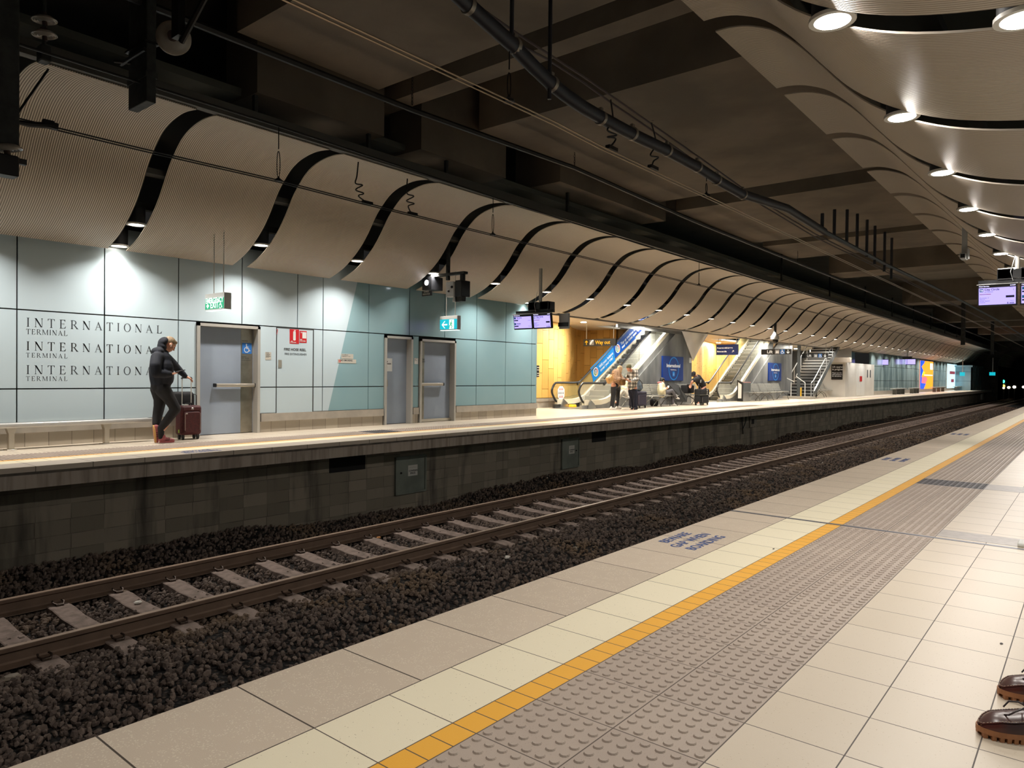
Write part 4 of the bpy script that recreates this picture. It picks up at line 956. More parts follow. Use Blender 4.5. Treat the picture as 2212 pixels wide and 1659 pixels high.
# ============================================================= screens and signals
flat('screen_case', '#17181b', .4); flat('cable_white', '#b9b9b9', .5)
glow('screen_lilac', '#a99cf0', 1.15, '#201c40'); glow('screen_white', '#ddd8ff', 1.1, '#202020'); flat('scr_ink', '#1c1750', .5); flat('scr_blue', '#1f86c8', .5); flat('scr_red', '#d03a6a', .5)
def screen(t, x0, x1, z0, z1, Y, tilt, kind):
    """one flat display, leaning towards the platform"""
    W = x1 - x0; H = z1 - z0; T = Matrix.Translation((x0, Y, z1)) @ Matrix.Rotation(tilt, 4, 'X') @ Matrix.Translation((0, 0, -H))
    T0 = Matrix.Translation(-Vector(t['_o'])) @ T
    def put(o): o.data.transform(Matrix.Translation(Vector(t['_o']))); o.data.transform(T0); return o
    def mk(b, n, m): o = b.build(n, m, t); return put(o)
    mk(MB().rbox((0, 0, 0), (W, .07, H), .012, ax=1), 'case', M['screen_case'])
    mk(MB().box((.02, -.003, .03), (W - .02, -.001, H - .05)), 'display', M['screen_lilac'])
    mk(MB().box((-.01, -.04, H), (W + .01, .08, H + .012)), 'hood', M['cable_white'])
    def tx(body, size, fx, fz, mat='scr_ink', al='LEFT', bold=.0):
        o = text('lettering', body, size * H, M[mat], t, (0, 0, 0), None, al, bold)
        o.data.transform(Matrix.Translation(Vector(t['_o']))); o.data.transform(T0 @ Matrix.Translation((fx * W, -.0045, fz * H)) @ B_Y.to_4x4()); return o
    white = 'screen_white'
    if kind == 'main':
        tx('Next Service', .075, .04, .915, white, bold=.001); tx('6:13:09', .07, .96, .915, white, 'RIGHT', bold=.001)
        mk(MB().box((W*.06, -.005, H*.68), (W*.15, -.003, H*.82)), 'line_badge', M['scr_blue']); tx('T8', .1, .07, .71, white, bold=.001)
        tx('City Circle', .13, .18, .74, bold=.001); tx('via Museum', .07, .18, .655); tx('Platform', .05, .93, .83, al='RIGHT'); tx('1', .11, .93, .7, al='RIGHT')
        tx('.................................', .06, .06, .57, 'scr_red', bold=.003); tx('Domestic  4\nMascot\nGreen Square\nCentral', .07, .06, .38)
        mk(MB().box((W*.72, -.005, H*.38), (W*.93, -.003, H*.48)), 'train_icon', M['scr_ink']); tx('Departs', .05, .93, .22, al='RIGHT'); tx('6 min', .12, .93, .1, al='RIGHT', bold=.001)
    else:
        tx('Following Services', .07, .04, .915, white, bold=.001)
        for q in (.7, .32):
            mk(MB().box((W*.05, -.005, H*q), (W*.14, -.003, H*(q + .13))), 'line_badge', M['scr_blue'])
            tx('City Circle' if q > .5 else 'Revesby', .1, .18, q + .05, bold=.001); tx('via Museum', .06, .18, q - .03); tx('1', .1, .93, q + .03, al='RIGHT'); tx('21 min', .08, .93, q - .13, al='RIGHT')
            mk(MB().box((W*.05, -.005, H*(q - .12)), (W*.26, -.003, H*(q - .05))), 'train_icon', M['scr_ink'])
def display_cluster(label, Y, xs, z0, z1, pole_x, ztop, kinds, back=False):
    t = thing('departure_screens', label, 'screen', (pole_x, Y, z0), world=True)
    MB().rbox((pole_x - .03, Y + .10, z1 + .1), (pole_x + .03, Y + .16, ztop), .008).build('pole', M['frame_alu'], t, smooth=True)
    for (a, b), k_ in zip(xs, kinds): screen(t, a, b, z0, z1, Y, math.radians(8), k_)
    xm0, xm1 = pole_x - .28, pole_x + .28
    b = MB(); b.rbox((xm0, Y + .04, z1 + .08), (pole_x - .05, Y + .3, z1 + .27), .01); b.rbox((pole_x + .05, Y + .04, z1 + .08), (xm1, Y + .3, z1 + .27), .01); b.box((xm0, Y + .04, z1 + .1), (xm1, Y + .12, z1 + .25)); b.build('speaker_box', M['screen_case'], t)
    MB().box((xs[0][0], Y + .1, z1 + .02), (xs[-1][1], Y + .16, z1 + .09)).build('crossbar', M['screen_case'], t)
    m = MB(); m.tube([(pole_x - .02, Y + .05, z1 + .5), (pole_x - .09, Y + .02, z1 + .2), (pole_x - .05, Y + .02, z1 + .05)], .006, 6); m.build('cable', M['cable_white'], t, smooth=True)
    return t
Yd = 10.42; xa, xb, xc, xd = PY(1108, 695, Yd).x, PY(1148, 695, Yd).x, PY(1150.5, 693, Yd).x, PY(1189, 693, Yd).x
zt = PY(1150, 678, Yd).z; zb = PY(1150, 711, Yd).z
t = display_cluster('pair of lilac departure screens hanging over the far platform beside the wall end', Yd, [(xa, xb), (xc, xd)], zb, zt, PY(1160, 640, Yd).x, 3.5, ['list', 'main'])
b = MB().rbox((xd + .05, Yd + .25, zb), (xd + .30, Yd + .32, zt), .01, ax=1).build('rear_screen', M['cable_white'], t)
b = MB().box((xd + .04, Yd + .24, zb + .05), (xd + .31, Yd + .25, zb + .14)).build('rear_bracket', M['screen_case'], t)
Yd = 12.45; p = [PY(u, 640, Yd).x for u in (2111, 2197, 2203)]
W_ = p[1] - p[0]
display_cluster('large lilac departure screens under the near canopy at right edge', Yd, [(p[0], p[1]), (p[2], p[2] + W_)], PY(2115, 663, Yd).z, PY(2111, 617, Yd).z, PY(2197, 570, Yd).x, 3.6, ['main', 'list'])
# guards indicator
Yg = 8.42; t = thing('guards_indicator', 'black guards indicator box with white lamp below the far canopy', 'signal', tuple(PY(925, 620, Yg)), world=True)
def bx(b, u0, u1, v0, v1, Y, d): a = PY(u0, v1, Y); c = PY(u1, v0, Y); b.box((a.x, Y, a.z), (c.x, Y + d, c.z)); return (a.x, c.x, a.z, c.z)
m = MB(); r1 = bx(m, 912, 932, 597, 627, Yg, .34); m.build('case', M['screen_case'], t)
m = MB(); r2 = bx(m, 911.5, 932.5, 627, 640, Yg - .01, .015); m.build('name_plate', M['screen_case'], t)
cx = (r1[0] + r1[1]) / 2 + .0; cz = r1[2] + (r1[3] - r1[2]) * .55
glow('signal_white', '#f0f6ff', 7, '#ffffff')
MB().lathe([(.055, -.004), (.07, -.03), (.078, -.03), (.078, .0)], n=20, M4=Matrix.Translation((cx, Yg, cz)) @ Matrix.Rotation(-PI/2, 4, 'X') @ Matrix.Rotation(PI, 4, 'X') @ Matrix.Identity(4)).build('visor', M['screen_case'], t)
MB().cyl((cx, Yg - .012, cz), (cx, Yg - .002, cz), .056, 20).build('lens', M['signal_white'], t)
text('lettering', 'GUARDS\nINDICATOR', .055, M['notice_beige'], t, (cx, Yg - .012, r2[2] + .075), B_Y, 'CENTER', sx=.72)
px_ = PY(958, 600, Yg); m = MB(); m.rbox((px_.x - .035, Yg + .1, PY(958, 604, Yg).z), (px_.x + .035, Yg + .17, 3.95), .01); m.build('pole', M['bracket_grey'], t, smooth=True)
m = MB(); m.box((r1[0], Yg + .08, r1[3]), (PY(996, 612, Yg).x, Yg + .2, r1[3] + .05)); m.build('arm', M['bracket_grey'], t)
t = thing('platform_mirror_camera', 'white and black train dispatch camera on the indicator arm', 'camera', tuple(PY(985, 630, Yg)), world=True)
m = MB(); m.rbox((PY(966, 630, Yg).x, Yg - .05, PY(975, 642, Yg).z), (PY(984, 630, Yg).x, Yg + .08, PY(975, 609, Yg).z), .03, ax=1); m.build('housing', M['cable_white'], t, smooth=True)
MB().box((PY(986, 630, Yg).x, Yg + .1, PY(975, 612, Yg).z), (PY(992, 630, Yg).x, Yg + .18, r1[3] + .01)).build('bracket', M['bracket_grey'], t)
m = MB(); m.rbox((PY(984, 630, Yg).x, Yg - .02, PY(975, 642, Yg).z), (PY(998, 630, Yg).x, Yg + .25, PY(975, 607, Yg).z), .02, ax=1); m.build('back_box', M['screen_case'], t, smooth=True)
m = MB(); m.ball(PY(976, 620, Yg - .06), .028, 10, 8); m.ball(PY(969, 629, Yg - .06), .025, 10, 8); m.build('lens', M['screen_case'], t, smooth=True)
m = MB(); m.prism([PY(980, 641, Yg), PY(998, 640, Yg), PY(997, 650, Yg), PY(984, 652, Yg)], (0, .12, 0)); m.build('visor', M['bracket_grey'], t)
m = MB(); m.cyl(PY(981, 641, Yg - .03), PY(981, 652, Yg - .03), .022, 10, r2=.032); m.build('horn', M['paper_white'], t, smooth=True)
# security cameras
def bullet_cam(Y, u, v_top, v_bot, label, s=1.0, to=(-1, 0)):
    a = PY(u, v_bot, Y); z1 = PY(u, v_top, Y).z; t = thing('security_camera', label, 'camera', (a.x, Y, a.z), world=True)
    MB().rbox((a.x - .04*s, Y - .03*s, a.z + .05*s), (a.x + .04*s, Y + .03*s, z1 + .05), .008).build('bracket', M['cable_white'], t, smooth=True)
    return t, a
Yc = 12.5; t, a = bullet_cam(Yc, 2083, 487, 556, 'white box security camera on a drop bracket under the near canopy')
m = MB(); m.rbox((a.x - .045, Yc - .22, a.z - .05), (a.x + .05, Yc + .03, a.z + .05), .02, ax=1); m.build('body', M['cable_white'], t, smooth=True)
MB().box((a.x - .03, Yc - .224, a.z - .035), (a.x + .035, Yc - .219, a.z + .03)).build('window', M['screen_case'], t)
MB().rbox((a.x + .05, Yc - .16, a.z - .04), (a.x + .08, Yc + .0, a.z + .14), .015, ax=1).build('side_cover', M['cable_white'], t, smooth=True)
Yc = 28.9; a = PY(1674, 735, Yc); t = thing('dome_camera', 'white dome security camera on a pole above the Lift sign', 'camera', tuple(a), world=True)
z_ = PY(1674, 718, Yc).z; MB().cyl((a.x, Yc, z_), (a.x, Yc, 3.6), .06, 10).build('pole', M['bracket_grey'], t, smooth=True)
MB().lathe([(.05, .30), (.09, .22), (.17, .1), (.18, -.02), (.14, -.03)], tuple(PY(1674, 732, Yc)), 18).build('shroud', M['paper_white'], t, smooth=True)
MB().ball(PY(1675, 736, Yc), .12, 16, 10).build('dome', M['screen_case'], t, smooth=True)
for (u, vt, vb, Y, lb) in ((1779, 724, 737, 43.1, 'first small white camera on a bracket past the Lift signs'), (1925, 747, 762, 60, 'second small white camera on a bracket further along'), (1996, 764, 772, 76, 'third tiny white camera near the orange advert')):
    p = PY(u, vb, Y); t = thing('security_camera', lb, 'camera', tuple(p), world=True); z1 = PY(u, vt, Y).z
    MB().box((p.x + .1, Y, p.z), (p.x + .2, Y + .1, 3.7)).build('bracket', M['cable_white'], t)
    MB().tube([(p.x - .35, Y - .1, p.z - .1), (p.x + .15, Y, p.z + .12)], .1, 8).build('body', M['cable_white'], t, smooth=True)
# ============================================================= the lobby beyond the end of the glass wall
SOF = 2.95
flat('white_soffit', '#d9cfc0', .5, n=.04, scale=1); flat('silver', '#a9abab', .25, .8, n=.12, scale=1.5); flat('silver_light', '#c6c7c8', .3, .6, n=.06, scale=2)
k = Mat('clad_metal', '#8e9091', .4, .45); n_ = k.noise(.9, 3, stretch=(1, 1.5, .5)); k.col(k.mix(n_.smooth(.3, .7), '#a2a3a2', '#6f7274')); k.rough(k.noise(1.3, 3) * .25 + .26); M['clad_metal'] = k.m
k = Mat('yellow_board', '#d9ae62', .5); g_ = k.nt.nodes.new('ShaderNodeNewGeometry'); ri = X(k.nt, g_.outputs['Random Per Island'])
k.col(k.mix(ri * .7 + k.noise(6, 3) * .3, '#e2b768', '#c99c50')); M['yellow_board'] = k.m
flat('board_back', '#6b4c22', .7)
def board_wall(name, path, z0=.34, z1=SOF + .02, off=0.0):
    """tall boards in a stretcher pattern standing along a bent line"""
    P = [Vector((a, b, 0)) for a, b in path]; L = [0]
    for a, b in zip(P[:-1], P[1:]): L.append(L[-1] + (b - a).length)
    def at(s):
        for i in range(len(P) - 1):
            if s <= L[i+1] + 1e-6: return P[i].lerp(P[i+1], (s - L[i]) / (L[i+1] - L[i]))
        return P[-1]
    b = MB(); w_ = .3; n = int(L[-1] / w_); back = MB(); seq = [0, .62, .31, .8, .5, .15, .7]
    for i in range(n + 1):
        a = at(min(i * w_ + .006, L[-1])); c = at(min((i + 1) * w_ - .006, L[-1]))
        if (c - a).length < .05: continue
        d = (c - a).normalized(); nr = Vector((-d.y, d.x, 0)) * .02
        if nr.dot(Vector((CAM.x, CAM.y, 0)) - Vector((a.x, a.y, 0))) < 0: nr = -nr
        zz = z0 - seq[i % 7]
        while zz < z1:
            lo, hi = max(z0, zz), min(z1, zz + 1.0 - .012)
            if hi - lo > .03: b.prism([a + Vector((0, 0, lo)), c + Vector((0, 0, lo)), c + Vector((0, 0, hi)), a + Vector((0, 0, hi))], nr)
            zz += 1.0
        q = -nr * .3; back.prism([a + q, c + q, c + q + Vector((0, 0, z1)), a + q + Vector((0, 0, z1))], -nr * 3)
    struct(name, b, M['yellow_board']); struct(name + '_backing', back, M['board_back'])
    dd = MB()
    for i in range(n + 1):
        a = at(min(i * w_, L[-1])); c = at(min((i + 1) * w_, L[-1])); d = (c - a)
        if d.length < .05: continue
        nr = Vector((-d.y, d.x, 0)).normalized() * .03
        if nr.dot(Vector((CAM.x, CAM.y, 0)) - Vector((a.x, a.y, 0))) < 0: nr = -nr
        dd.prism([a, c, c + Vector((0, 0, z0 - .14)), a + Vector((0, 0, z0 - .14))], nr); dd.prism([a + Vector((0, 0, z0 - .13)), c + Vector((0, 0, z0 - .13)), c + Vector((0, 0, z0 - .02)), a + Vector((0, 0, z0 - .02))], nr * 1.6)
    struct('baseboard_' + name[5:], dd, M['steel_sill'])
board_wall('wall_yellow', [(-12.9, 13.2), (-12.75, 16.6), (-12.62, 17.5), (-12.72, 18.3), (-13.1, 19.3), (-13.74, 20.4), (-14.3, 21.6), (-14.3, 22.1), (-12.8, 22.12)])
board_wall('wall_yellow_return', [(-12.75, 22.2), (-12.75, 27)])
board_wall('wall_yellow_second', [(-11.5, 25.6), (-12.0, 27.6), (-12.6, 29.6), (-13.3, 31.3), (-14.0, 33.6), (-14.1, 34.8), (-13.4, 35.6), (-12.85, 35.8)])
board_wall('wall_yellow_second_return', [(-12.8, 35.9), (-12.8, 40)])
t = MB()
for x0, x1, y0, y1 in ((-15.5, -12.6, WEND, 47), (-12.6, -11.05, WEND, 20.2), (-12.6, -11.05, 25.5, 30.6), (-12.6, -11.05, 36.5, 47), (-11.05, -10.25, WEND, 18.6), (-11.05, -10.25, 25.6, 47)): t.box((x0, y0, SOF), (x1, y1, SOF + .08))
struct('ceiling_lobby', t, M['white_soffit'])
struct('ceiling_lobby_band', MB().box((-11.05, 18.6, SOF), (-10.25, 25.6, SOF + .08)), M['silver_light'])
strip('trim_8', -11.12, -11.05, 19.3, 24.25, 'silver', SOF, .14)
struct('wall_shaft_top', MB().box((-12.6, 20.2, SOF + .6), (-11.05, 36.6, SOF + .7)), M['slab_concrete'])
# clad wall under the first stairs, with the flared column
def clad(name, y0, y1, ys, zs, x=-11.16):
    t = MB().prism([(x, y0, 0), (x, y1, 0), (x, y1, SOF), (x, ys, SOF), (x, ys - SOF / .596 + .0, 0)] if ys else [(x, y0, 0), (x, y1, 0), (x, y1, SOF), (x, y0, SOF)], (-.1, 0, 0))
    struct(name, t, M['clad_metal'])
clad('wall_clad', 19.2, 25.48, 24.16, SOF)
clad('wall_clad_second', 30.9, 38.2, 35.9, SOF)
def flare(name, yc, hw, zb, x=-11.14, out=.62):
    t = MB(); n = 14
    for (ya, yb) in ((yc - hw, yc), (yc, yc + hw * .8)):
        pass
    top = [(x + out * math.sin(PI * i / n), yc - hw + 2 * hw * i / n, SOF) for i in range(n + 1)]
    midr = [(x + out * .45 * math.sin(PI * i / n), yc - hw * .5 + hw * i / n, (SOF + zb) / 2) for i in range(n + 1)]
    low = [(x + .01, yc, zb)] * (n + 1)
    t.grid([top, midr, low]); o = t.build(name, M['silver'], smooth=True); o['kind'] = 'structure'
flare('wall_flared_column', PX(1499, 760, -11.1).y, 1.05, PX(1500, 781, -11.1).z)
# ---- escalators ---------------------------------------------------------------
flat('esc_white', '#e6e0cc', .4); flat('esc_rubber', '#17181a', .45); flat('esc_dark', '#2a2a29', .6); flat('step_grey', '#77776f', .45, .4, n=.2, scale=30)
k = Mat('glass_clear', '#e9efe6', .04); k.b.inputs['Alpha'].default_value = .22; M['glass_clear'] = k.m
k = Mat('glass_amber', '#c8b87c', .05); k.b.inputs['Alpha'].default_value = .3; M['glass_amber'] = k.m
flat('poster_blue', '#1450a8', .3); flat('poster_bright', '#1a86d8', .3); flat('poster_navy', '#16357e', .3); flat('poster_white', '#e8ecf2', .4)
TANG = .596
def escalator(name, y0, label, ad):
    """runs up along +y from y0; handrails over glass walls at x -11.25 and -12.35"""
    t = thing(name, label, 'escalator', (-11.8, y0, 0), world=True)
    ys = y0 + 1.45                       # the slope begins
    def zs(y): return max(0.0, (y - ys) * TANG)
    yt = ys + (SOF + .35) / TANG
    st = MB(); run = .33; rise = run * TANG; y = ys - .25; i = 0
    for i in range(int((yt - ys) / run)):
        yy = ys + i * run; st.box((-12.2, yy, -.02 + i * rise), (-11.4, yy + run + .02, .0 + (i + 1) * rise))
        if i > 60: break
    st.box((-12.2, y0 + .2, 0), (-11.4, ys, .012))
    st.build('steps', M['step_grey'], t)
    n = MB()
    for i in range(int((yt - ys) / run)): n.box((-12.2, ys + i * run - .004, (i + 1) * rise - .012), (-11.4, ys + i * run + .03, (i + 1) * rise + .003))
    n.build('step_noses', M['frame_alu'], t)
    hz = .86
    for side, x, gl in ((0, -11.25, 'glass_clear'), (1, -12.35, 'glass_amber')):
        # skirting, a white band that follows the slope
        pts = [(y0 + .25, .12), (ys - .2, .12), (ys + .15, .16), (ys + .5, .26)] + [(yt, .0 + (yt - ys) * TANG - .02)]
        pts[-1] = (yt, zs(yt) - .02)
        b = MB()
        for (ya, za), (yb, zb) in zip(pts[:-1], pts[1:]): b.prism([(x - .06, ya, za - (.0 if ya < ys + .3 else .0)), (x - .06, yb, zb), (x - .06, yb, zb + .17), (x - .06, ya, za + .17)], (.12, 0, 0))
        b.build('skirt_panel', M['esc_white'], t)
        b = MB().prism([(x - .05, y0 + .1, 0), (x - .05, yt, 0), (x - .05, yt, zs(yt) - .02), (x - .05, ys + .5, .26), (x - .05, ys, .12), (x - .05, y0 + .1, .12)] if side == 0 else [(x - .05, y0 + .1, 0), (x - .05, ys + .6, 0), (x - .05, yt, zs(yt) - .35), (x - .05, yt, zs(yt) - .02), (x - .05, ys + .5, .26), (x - .05, ys, .12), (x - .05, y0 + .1, .12)], (.1, 0, 0))
        b.build('truss_cover', M['clad_metal'] if side == 0 else M['esc_dark'], t)
        # glass
        g = [(y0 + .18, .3), (ys - .1, .3), (ys + .45, .42), (yt, zs(yt) + .14), (yt, zs(yt) + hz), (ys + .35, hz + .12), (ys - .1, hz - .02), (y0 + .3, hz - .02), (y0 + .1, hz - .14), (y0 + .0, .58), (y0 + .06, .42)]
        MB().prism([(x - .006, a, b_) for a, b_ in g], (.012, 0, 0)).build('glass_wall', M[gl], t)
        jb = MB()
        for q in range(1, 6):
            yy = ys + q * 1.25
            if yy < yt: jb.box((x - .008, yy - .006, zs(yy) + .15), (x + .008, yy + .006, zs(yy) + hz))
        jb.build('glass_joint', M['silver'], t)
        # handrail loop
        R_ = [(y0 + .5, .14), (y0 + .25, .22), (y0 + .1, .36), (y0 - .02, .55), (y0 + .04, .72), (y0 + .15, .82), (y0 + .32, hz), (ys - .1, hz), (ys + .2, hz + .05), (ys + .5, hz + .2), (yt, zs(yt) + hz - .0)]
        R2 = []
        for i in range(len(R_) - 1):
            p0, p1, p2, p3 = [Vector((x, R_[min(max(q, 0), len(R_)-1)][0], R_[min(max(q, 0), len(R_)-1)][1])) for q in (i-1, i, i+1, i+2)]
            if i >= len(R_) - 2: R2 += [p1, p2]; break
            for q in range(4): t_ = q/4; R2.append(.5*((2*p1)+(p2-p0)*t_+(2*p0-5*p1+4*p2-p3)*t_*t_+(3*p1-p0-3*p2+p3)*t_**3))
        MB().tube(R2, .036, 8).build('handrail', M['esc_rubber'], t, smooth=True)
        b = MB(); b.prism([(x - .1, y0 + .38, 0), (x - .1, y0 + .9, 0), (x - .1, y0 + .78, .16), (x - .1, y0 + .55, .3)], (.2, 0, 0)); b.build('newel_base', M['silver'], t)
    MB().box((-12.25, y0 - .3, .0), (-11.35, y0 + .2, .006)).build('comb_plate', M['silver'], t)
    if ad:
        x = -12.335; segs = [(ys - .05, ys + 1.2, 'poster_blue', ''), (ys + 1.2, ys + 2.35, 'poster_bright', ''), (ys + 2.35, ys + 3.6, 'poster_blue', ''), (ys + 3.6, ys + 4.9, 'poster_bright', ''), (ys + 4.9, ys + 6.2, 'poster_navy', '')]
        segs = [(PX(1278, 835, x).y, PX(1326, 790, x).y, 'poster_bright'), (PX(1326, 790, x).y, PX(1370, 745, x).y, 'poster_blue'), (PX(1370, 745, x).y, yt, 'poster_navy')]
        dirv = Vector((0, 1, TANG)).normalized(); upv = Vector((0, -TANG, 1)).normalized(); BS = basis(dirv, upv)
        for (ya, yb, m_), words in zip(segs, ('Will your balance\ncover your trip?', 'Top up machines located\nnear the ticket gates', 'Will your balance\ncover your trip?')):
            za, zb = zs(ya), zs(yb); s_ = .18
            lo = .16; hi = hz - .06
            MB().prism([(x, ya + s_*.6, za + .2 + lo*.6), (x, yb + s_*.6, zb + .12 + lo*.6), (x, yb - .1, zb + hi), (x, ya - .1, za + hi)], (.004, 0, 0)).build('advert_film', M[m_], t)
            o_ = Vector((x + .006, ya + .52, zs(ya + .52) + .50)); text('lettering', words, .155, M['poster_white'], t, o_, BS, bold=.003, line=.95)
            c = Vector((x + .006, ya + .26, zs(ya + .26) + .52))
            MB().prism([c + Vector((0, .17*math.cos(2*PI*i/24), .17*math.sin(2*PI*i/24))) for i in range(24)], (.002, 0, 0)).build('logo_disc', M['poster_white'], t)
            ring = MB(); cols = []
            for i in range(16):
                q0, q1 = 2*PI*i/16, 2*PI*(i+1)/16; ring.cur = i // 4
                ring.prism([c + Vector((.003, r*math.cos(q), r*math.sin(q))) for r, q in ((.09, q0), (.135, q0), (.135, q1), (.09, q1))], (.002, 0, 0))
            ring.build('logo_ring', [flat('logo_red', '#c0392f', .5), flat('logo_navy', '#22304f', .5), flat('logo_green', '#3a8f4c', .5), flat('logo_gold', '#d9a03a', .5)], t)
            MB().prism([c + Vector((.004, .075*math.cos(2*PI*i/20), .075*math.sin(2*PI*i/20))) for i in range(20)], (.002, 0, 0)).build('logo_centre', flat('logo_grey', '#9aa3ad', .5), t)
    return t, ys, zs
E1 = PX(1252, 850, -11.25).y; E2 = PX(1569, 845, -11.25).y
E1 = 17.25; e1, ys1, zs1 = escalator('escalator', E1, 'escalator with blue advert film on its far glass wall', True)
E2 = 29.0 - 1.45 + .0
e2, ys2, zs2 = escalator('escalator', 28.3, 'second escalator with plain amber glass, behind the information totem', False)
# octagonal safety sign on the glass
x = -12.33; c = PX(1212, 849, x); o = MB().prism([(x, c.y + a * .2, c.z + b * .235) for a, b in ((-.45, 1), (.45, 1), (1, .5), (1, -.5), (.45, -1), (-.45, -1), (-1, -.5), (-1, .5))], (.004, 0, 0)).build('safety_sign', M['poster_white']); tag(o, 'white octagonal escalator safety sign on the glass at the landing', 'sign')
for r_, (zz, ink) in enumerate(((.13, 'sign_red'), (0, 'ink_black'), (-.13, 'sign_red'))):
    b = MB()
    for q in range(3 if r_ != 1 else 4):
        yy = c.y + (q - (1 if r_ != 1 else 1.5)) * .085; b.rbox((x + .004, yy - .018, c.z + zz - .03), (x + .006, yy + .018, c.z + zz + .015), .008, ax=0); b.ball((x + .005, yy, c.z + zz + .032), (.002, .014, .014), 8, 5)
    b.build('pictogram_row', M[ink], o)
p = PZ(1237, 880, 0); t = MB(); t.rbox((p.x - .1, p.y - .12, 0), (p.x + .1, p.y + .12, .07), .04); t.rbox((p.x - .1, p.y - .1, .0), (p.x + .1, p.y + .1, .1), .03)
tag(t.build('floor_marker', glow('marker_yellow', '#f0b020', .7, '#e0a020'), smooth=True), 'small glowing yellow marker on the floor before the escalator', 'marker')
# ---- hanging direction signs
flat('sign_black', '#141415', .4); flat('sign_grey_pic', '#8d8f92', .4)
glow('sign_yellow', '#f4b400', .35, '#f4b400'); glow('sign_white', '#e8e8e4', .25, '#e8e8e4')
def arrow(m, x, y, z, s, ang):
    """an arrow built from three bars on a face that looks towards -y"""
    ca, sa = math.cos(ang), math.sin(ang)
    def T(a, b): return (x + (a * ca - b * sa) * s, y, z + (a * sa + b * ca) * s)
    m.prism([T(-.08, -.5), T(.08, -.5), T(.08, .42), T(-.08, .42)], (0, -.002, 0))
    m.prism([T(0, .52), T(-.42, .1), T(-.31, .0), T(0, .31)], (0, -.002, 0)); m.prism([T(0, .31), T(.31, 0), T(.42, .1), T(0, .52)], (0, -.002, 0))
def hang_sign(label, Y, u0, u1, v0, v1, parts, hang=True, mat='sign_black', name='hanging_sign', ztop=SOF):
    a = PY(u0, v1, Y); b = PY(u1, v0, Y); t = thing(name, label, 'sign', (a.x, Y, a.z), world=True)
    MB().box((a.x, Y, a.z), (b.x, Y + .08, b.z)).build('board', M[mat], t); W, H = b.x - a.x, b.z - a.z
    for p in parts:
        kx = a.x + W * p[1]; kz = a.z + H * p[2]
        if p[0] == 'text': text('lettering', p[3], p[4] * H, M[p[5]], t, (kx, Y - .002, kz), B_Y, bold=.004 * H / .3, sx=p[6] if len(p) > 6 else 1)
        elif p[0] == 'arrow': m = MB(); arrow(m, kx, Y - .001, kz, p[3] * H, p[4]); m.build('arrow', M[p[5]], t)
        elif p[0] == 'box': m = MB(); m.box((kx, Y - .004, kz), (kx + p[3] * H, Y - .001, kz + p[4] * H)); m.build('pictogram_field', M[p[5]], t)
        elif p[0] == 'chair': w_ = wheelchair(t, 0, 0, p[3] * H, M['sign_white'], 0); w_.matrix_local = Matrix.Translation(Vector((kx, Y - .008, kz)) - Vector(t['_o'])) @ Matrix.Rotation(-PI/2, 4, 'Z') @ Matrix.Translation(Vector(t['_o']))
        elif p[0] == 'stair':
            m = MB(); s = H * .3; m.tube([(kx - s, Y - .004, kz - s * .8), (kx - s * .5, Y - .004, kz - s*.8), (kx + s*.5, Y - .004, kz + s*.6), (kx + s, Y - .004, kz + s*.6)], .012, 6); m.tube([(kx - s, Y - .004, kz - s * .3), (kx - s * .7, Y - .004, kz - s*.3), (kx + s*.3, Y - .004, kz + s*1.0), (kx + s, Y - .004, kz + s)], .012, 6); m.build('pictogram', M['sign_white'], t)
        elif p[0] == 'lift':
            m = MB(); s = H * .3
            for q in (-.6, 0, .6): m.ball((kx + q * s, Y - .004, kz + s * .5), (s*.2, .002, s*.2), 8, 5); m.rbox((kx + q * s - s*.22, Y - .005, kz - s * .9), (kx + q * s + s*.22, Y - .003, kz + s*.25), s*.1, ax=1)
            m.build('pictogram', M['sign_white'], t)
    if hang:
        for f_ in (.08, .92): MB().cyl((a.x + W * f_, Y + .04, b.z), (a.x + W * f_, Y + .04, ztop), .012, 6).build('rod', M['frame_alu'], t)
    return t
UP, DN = 0.0, PI
hang_sign('hanging black Way out sign with yellow arrow in front of the yellow wall', 18.0, 1260, 1330, 731, 748, [('arrow', .1, .5, .62, UP, 'sign_yellow'), ('box', .2, .14, .72, .72, 'sign_grey_pic'), ('stair', .265, .5), ('text', .38, .27, 'Way out', .72, 'sign_yellow', .95)])
LS = [('text', .2, .24, 'Lift', .8, 'sign_white'), ('box', .47, .1, .8, .8, 'sign_grey_pic'), ('lift', .545, .5), ('box', .64, .08, .84, .84, 'sign_blue'), ('chair', .72, .5, .8), ('arrow', .9, .5, .7, DN, 'sign_white')]
hang_sign('larger hanging black Lift sign in front of the second escalator top', 32.0, 1644, 1709, 753.5, 766, LS, ztop=3.3)
hang_sign('smaller hanging black Lift sign above the staircase rail', 38.0, 1732, 1788, 763.5, 773, LS, ztop=SOF)
hang_sign('hanging navy Passengers with Luggage Please use Lifts sign', 30.0, 1547, 1594, 743.5, 767, [('text', .04, .62, 'Passengers with Luggage', .155, 'sign_white'), ('text', .04, .28, 'Please use Lifts', .155, 'sign_white'), ('arrow', .78, .34, .26, -PI/4, 'sign_white')], mat='poster_navy', name='luggage_sign')
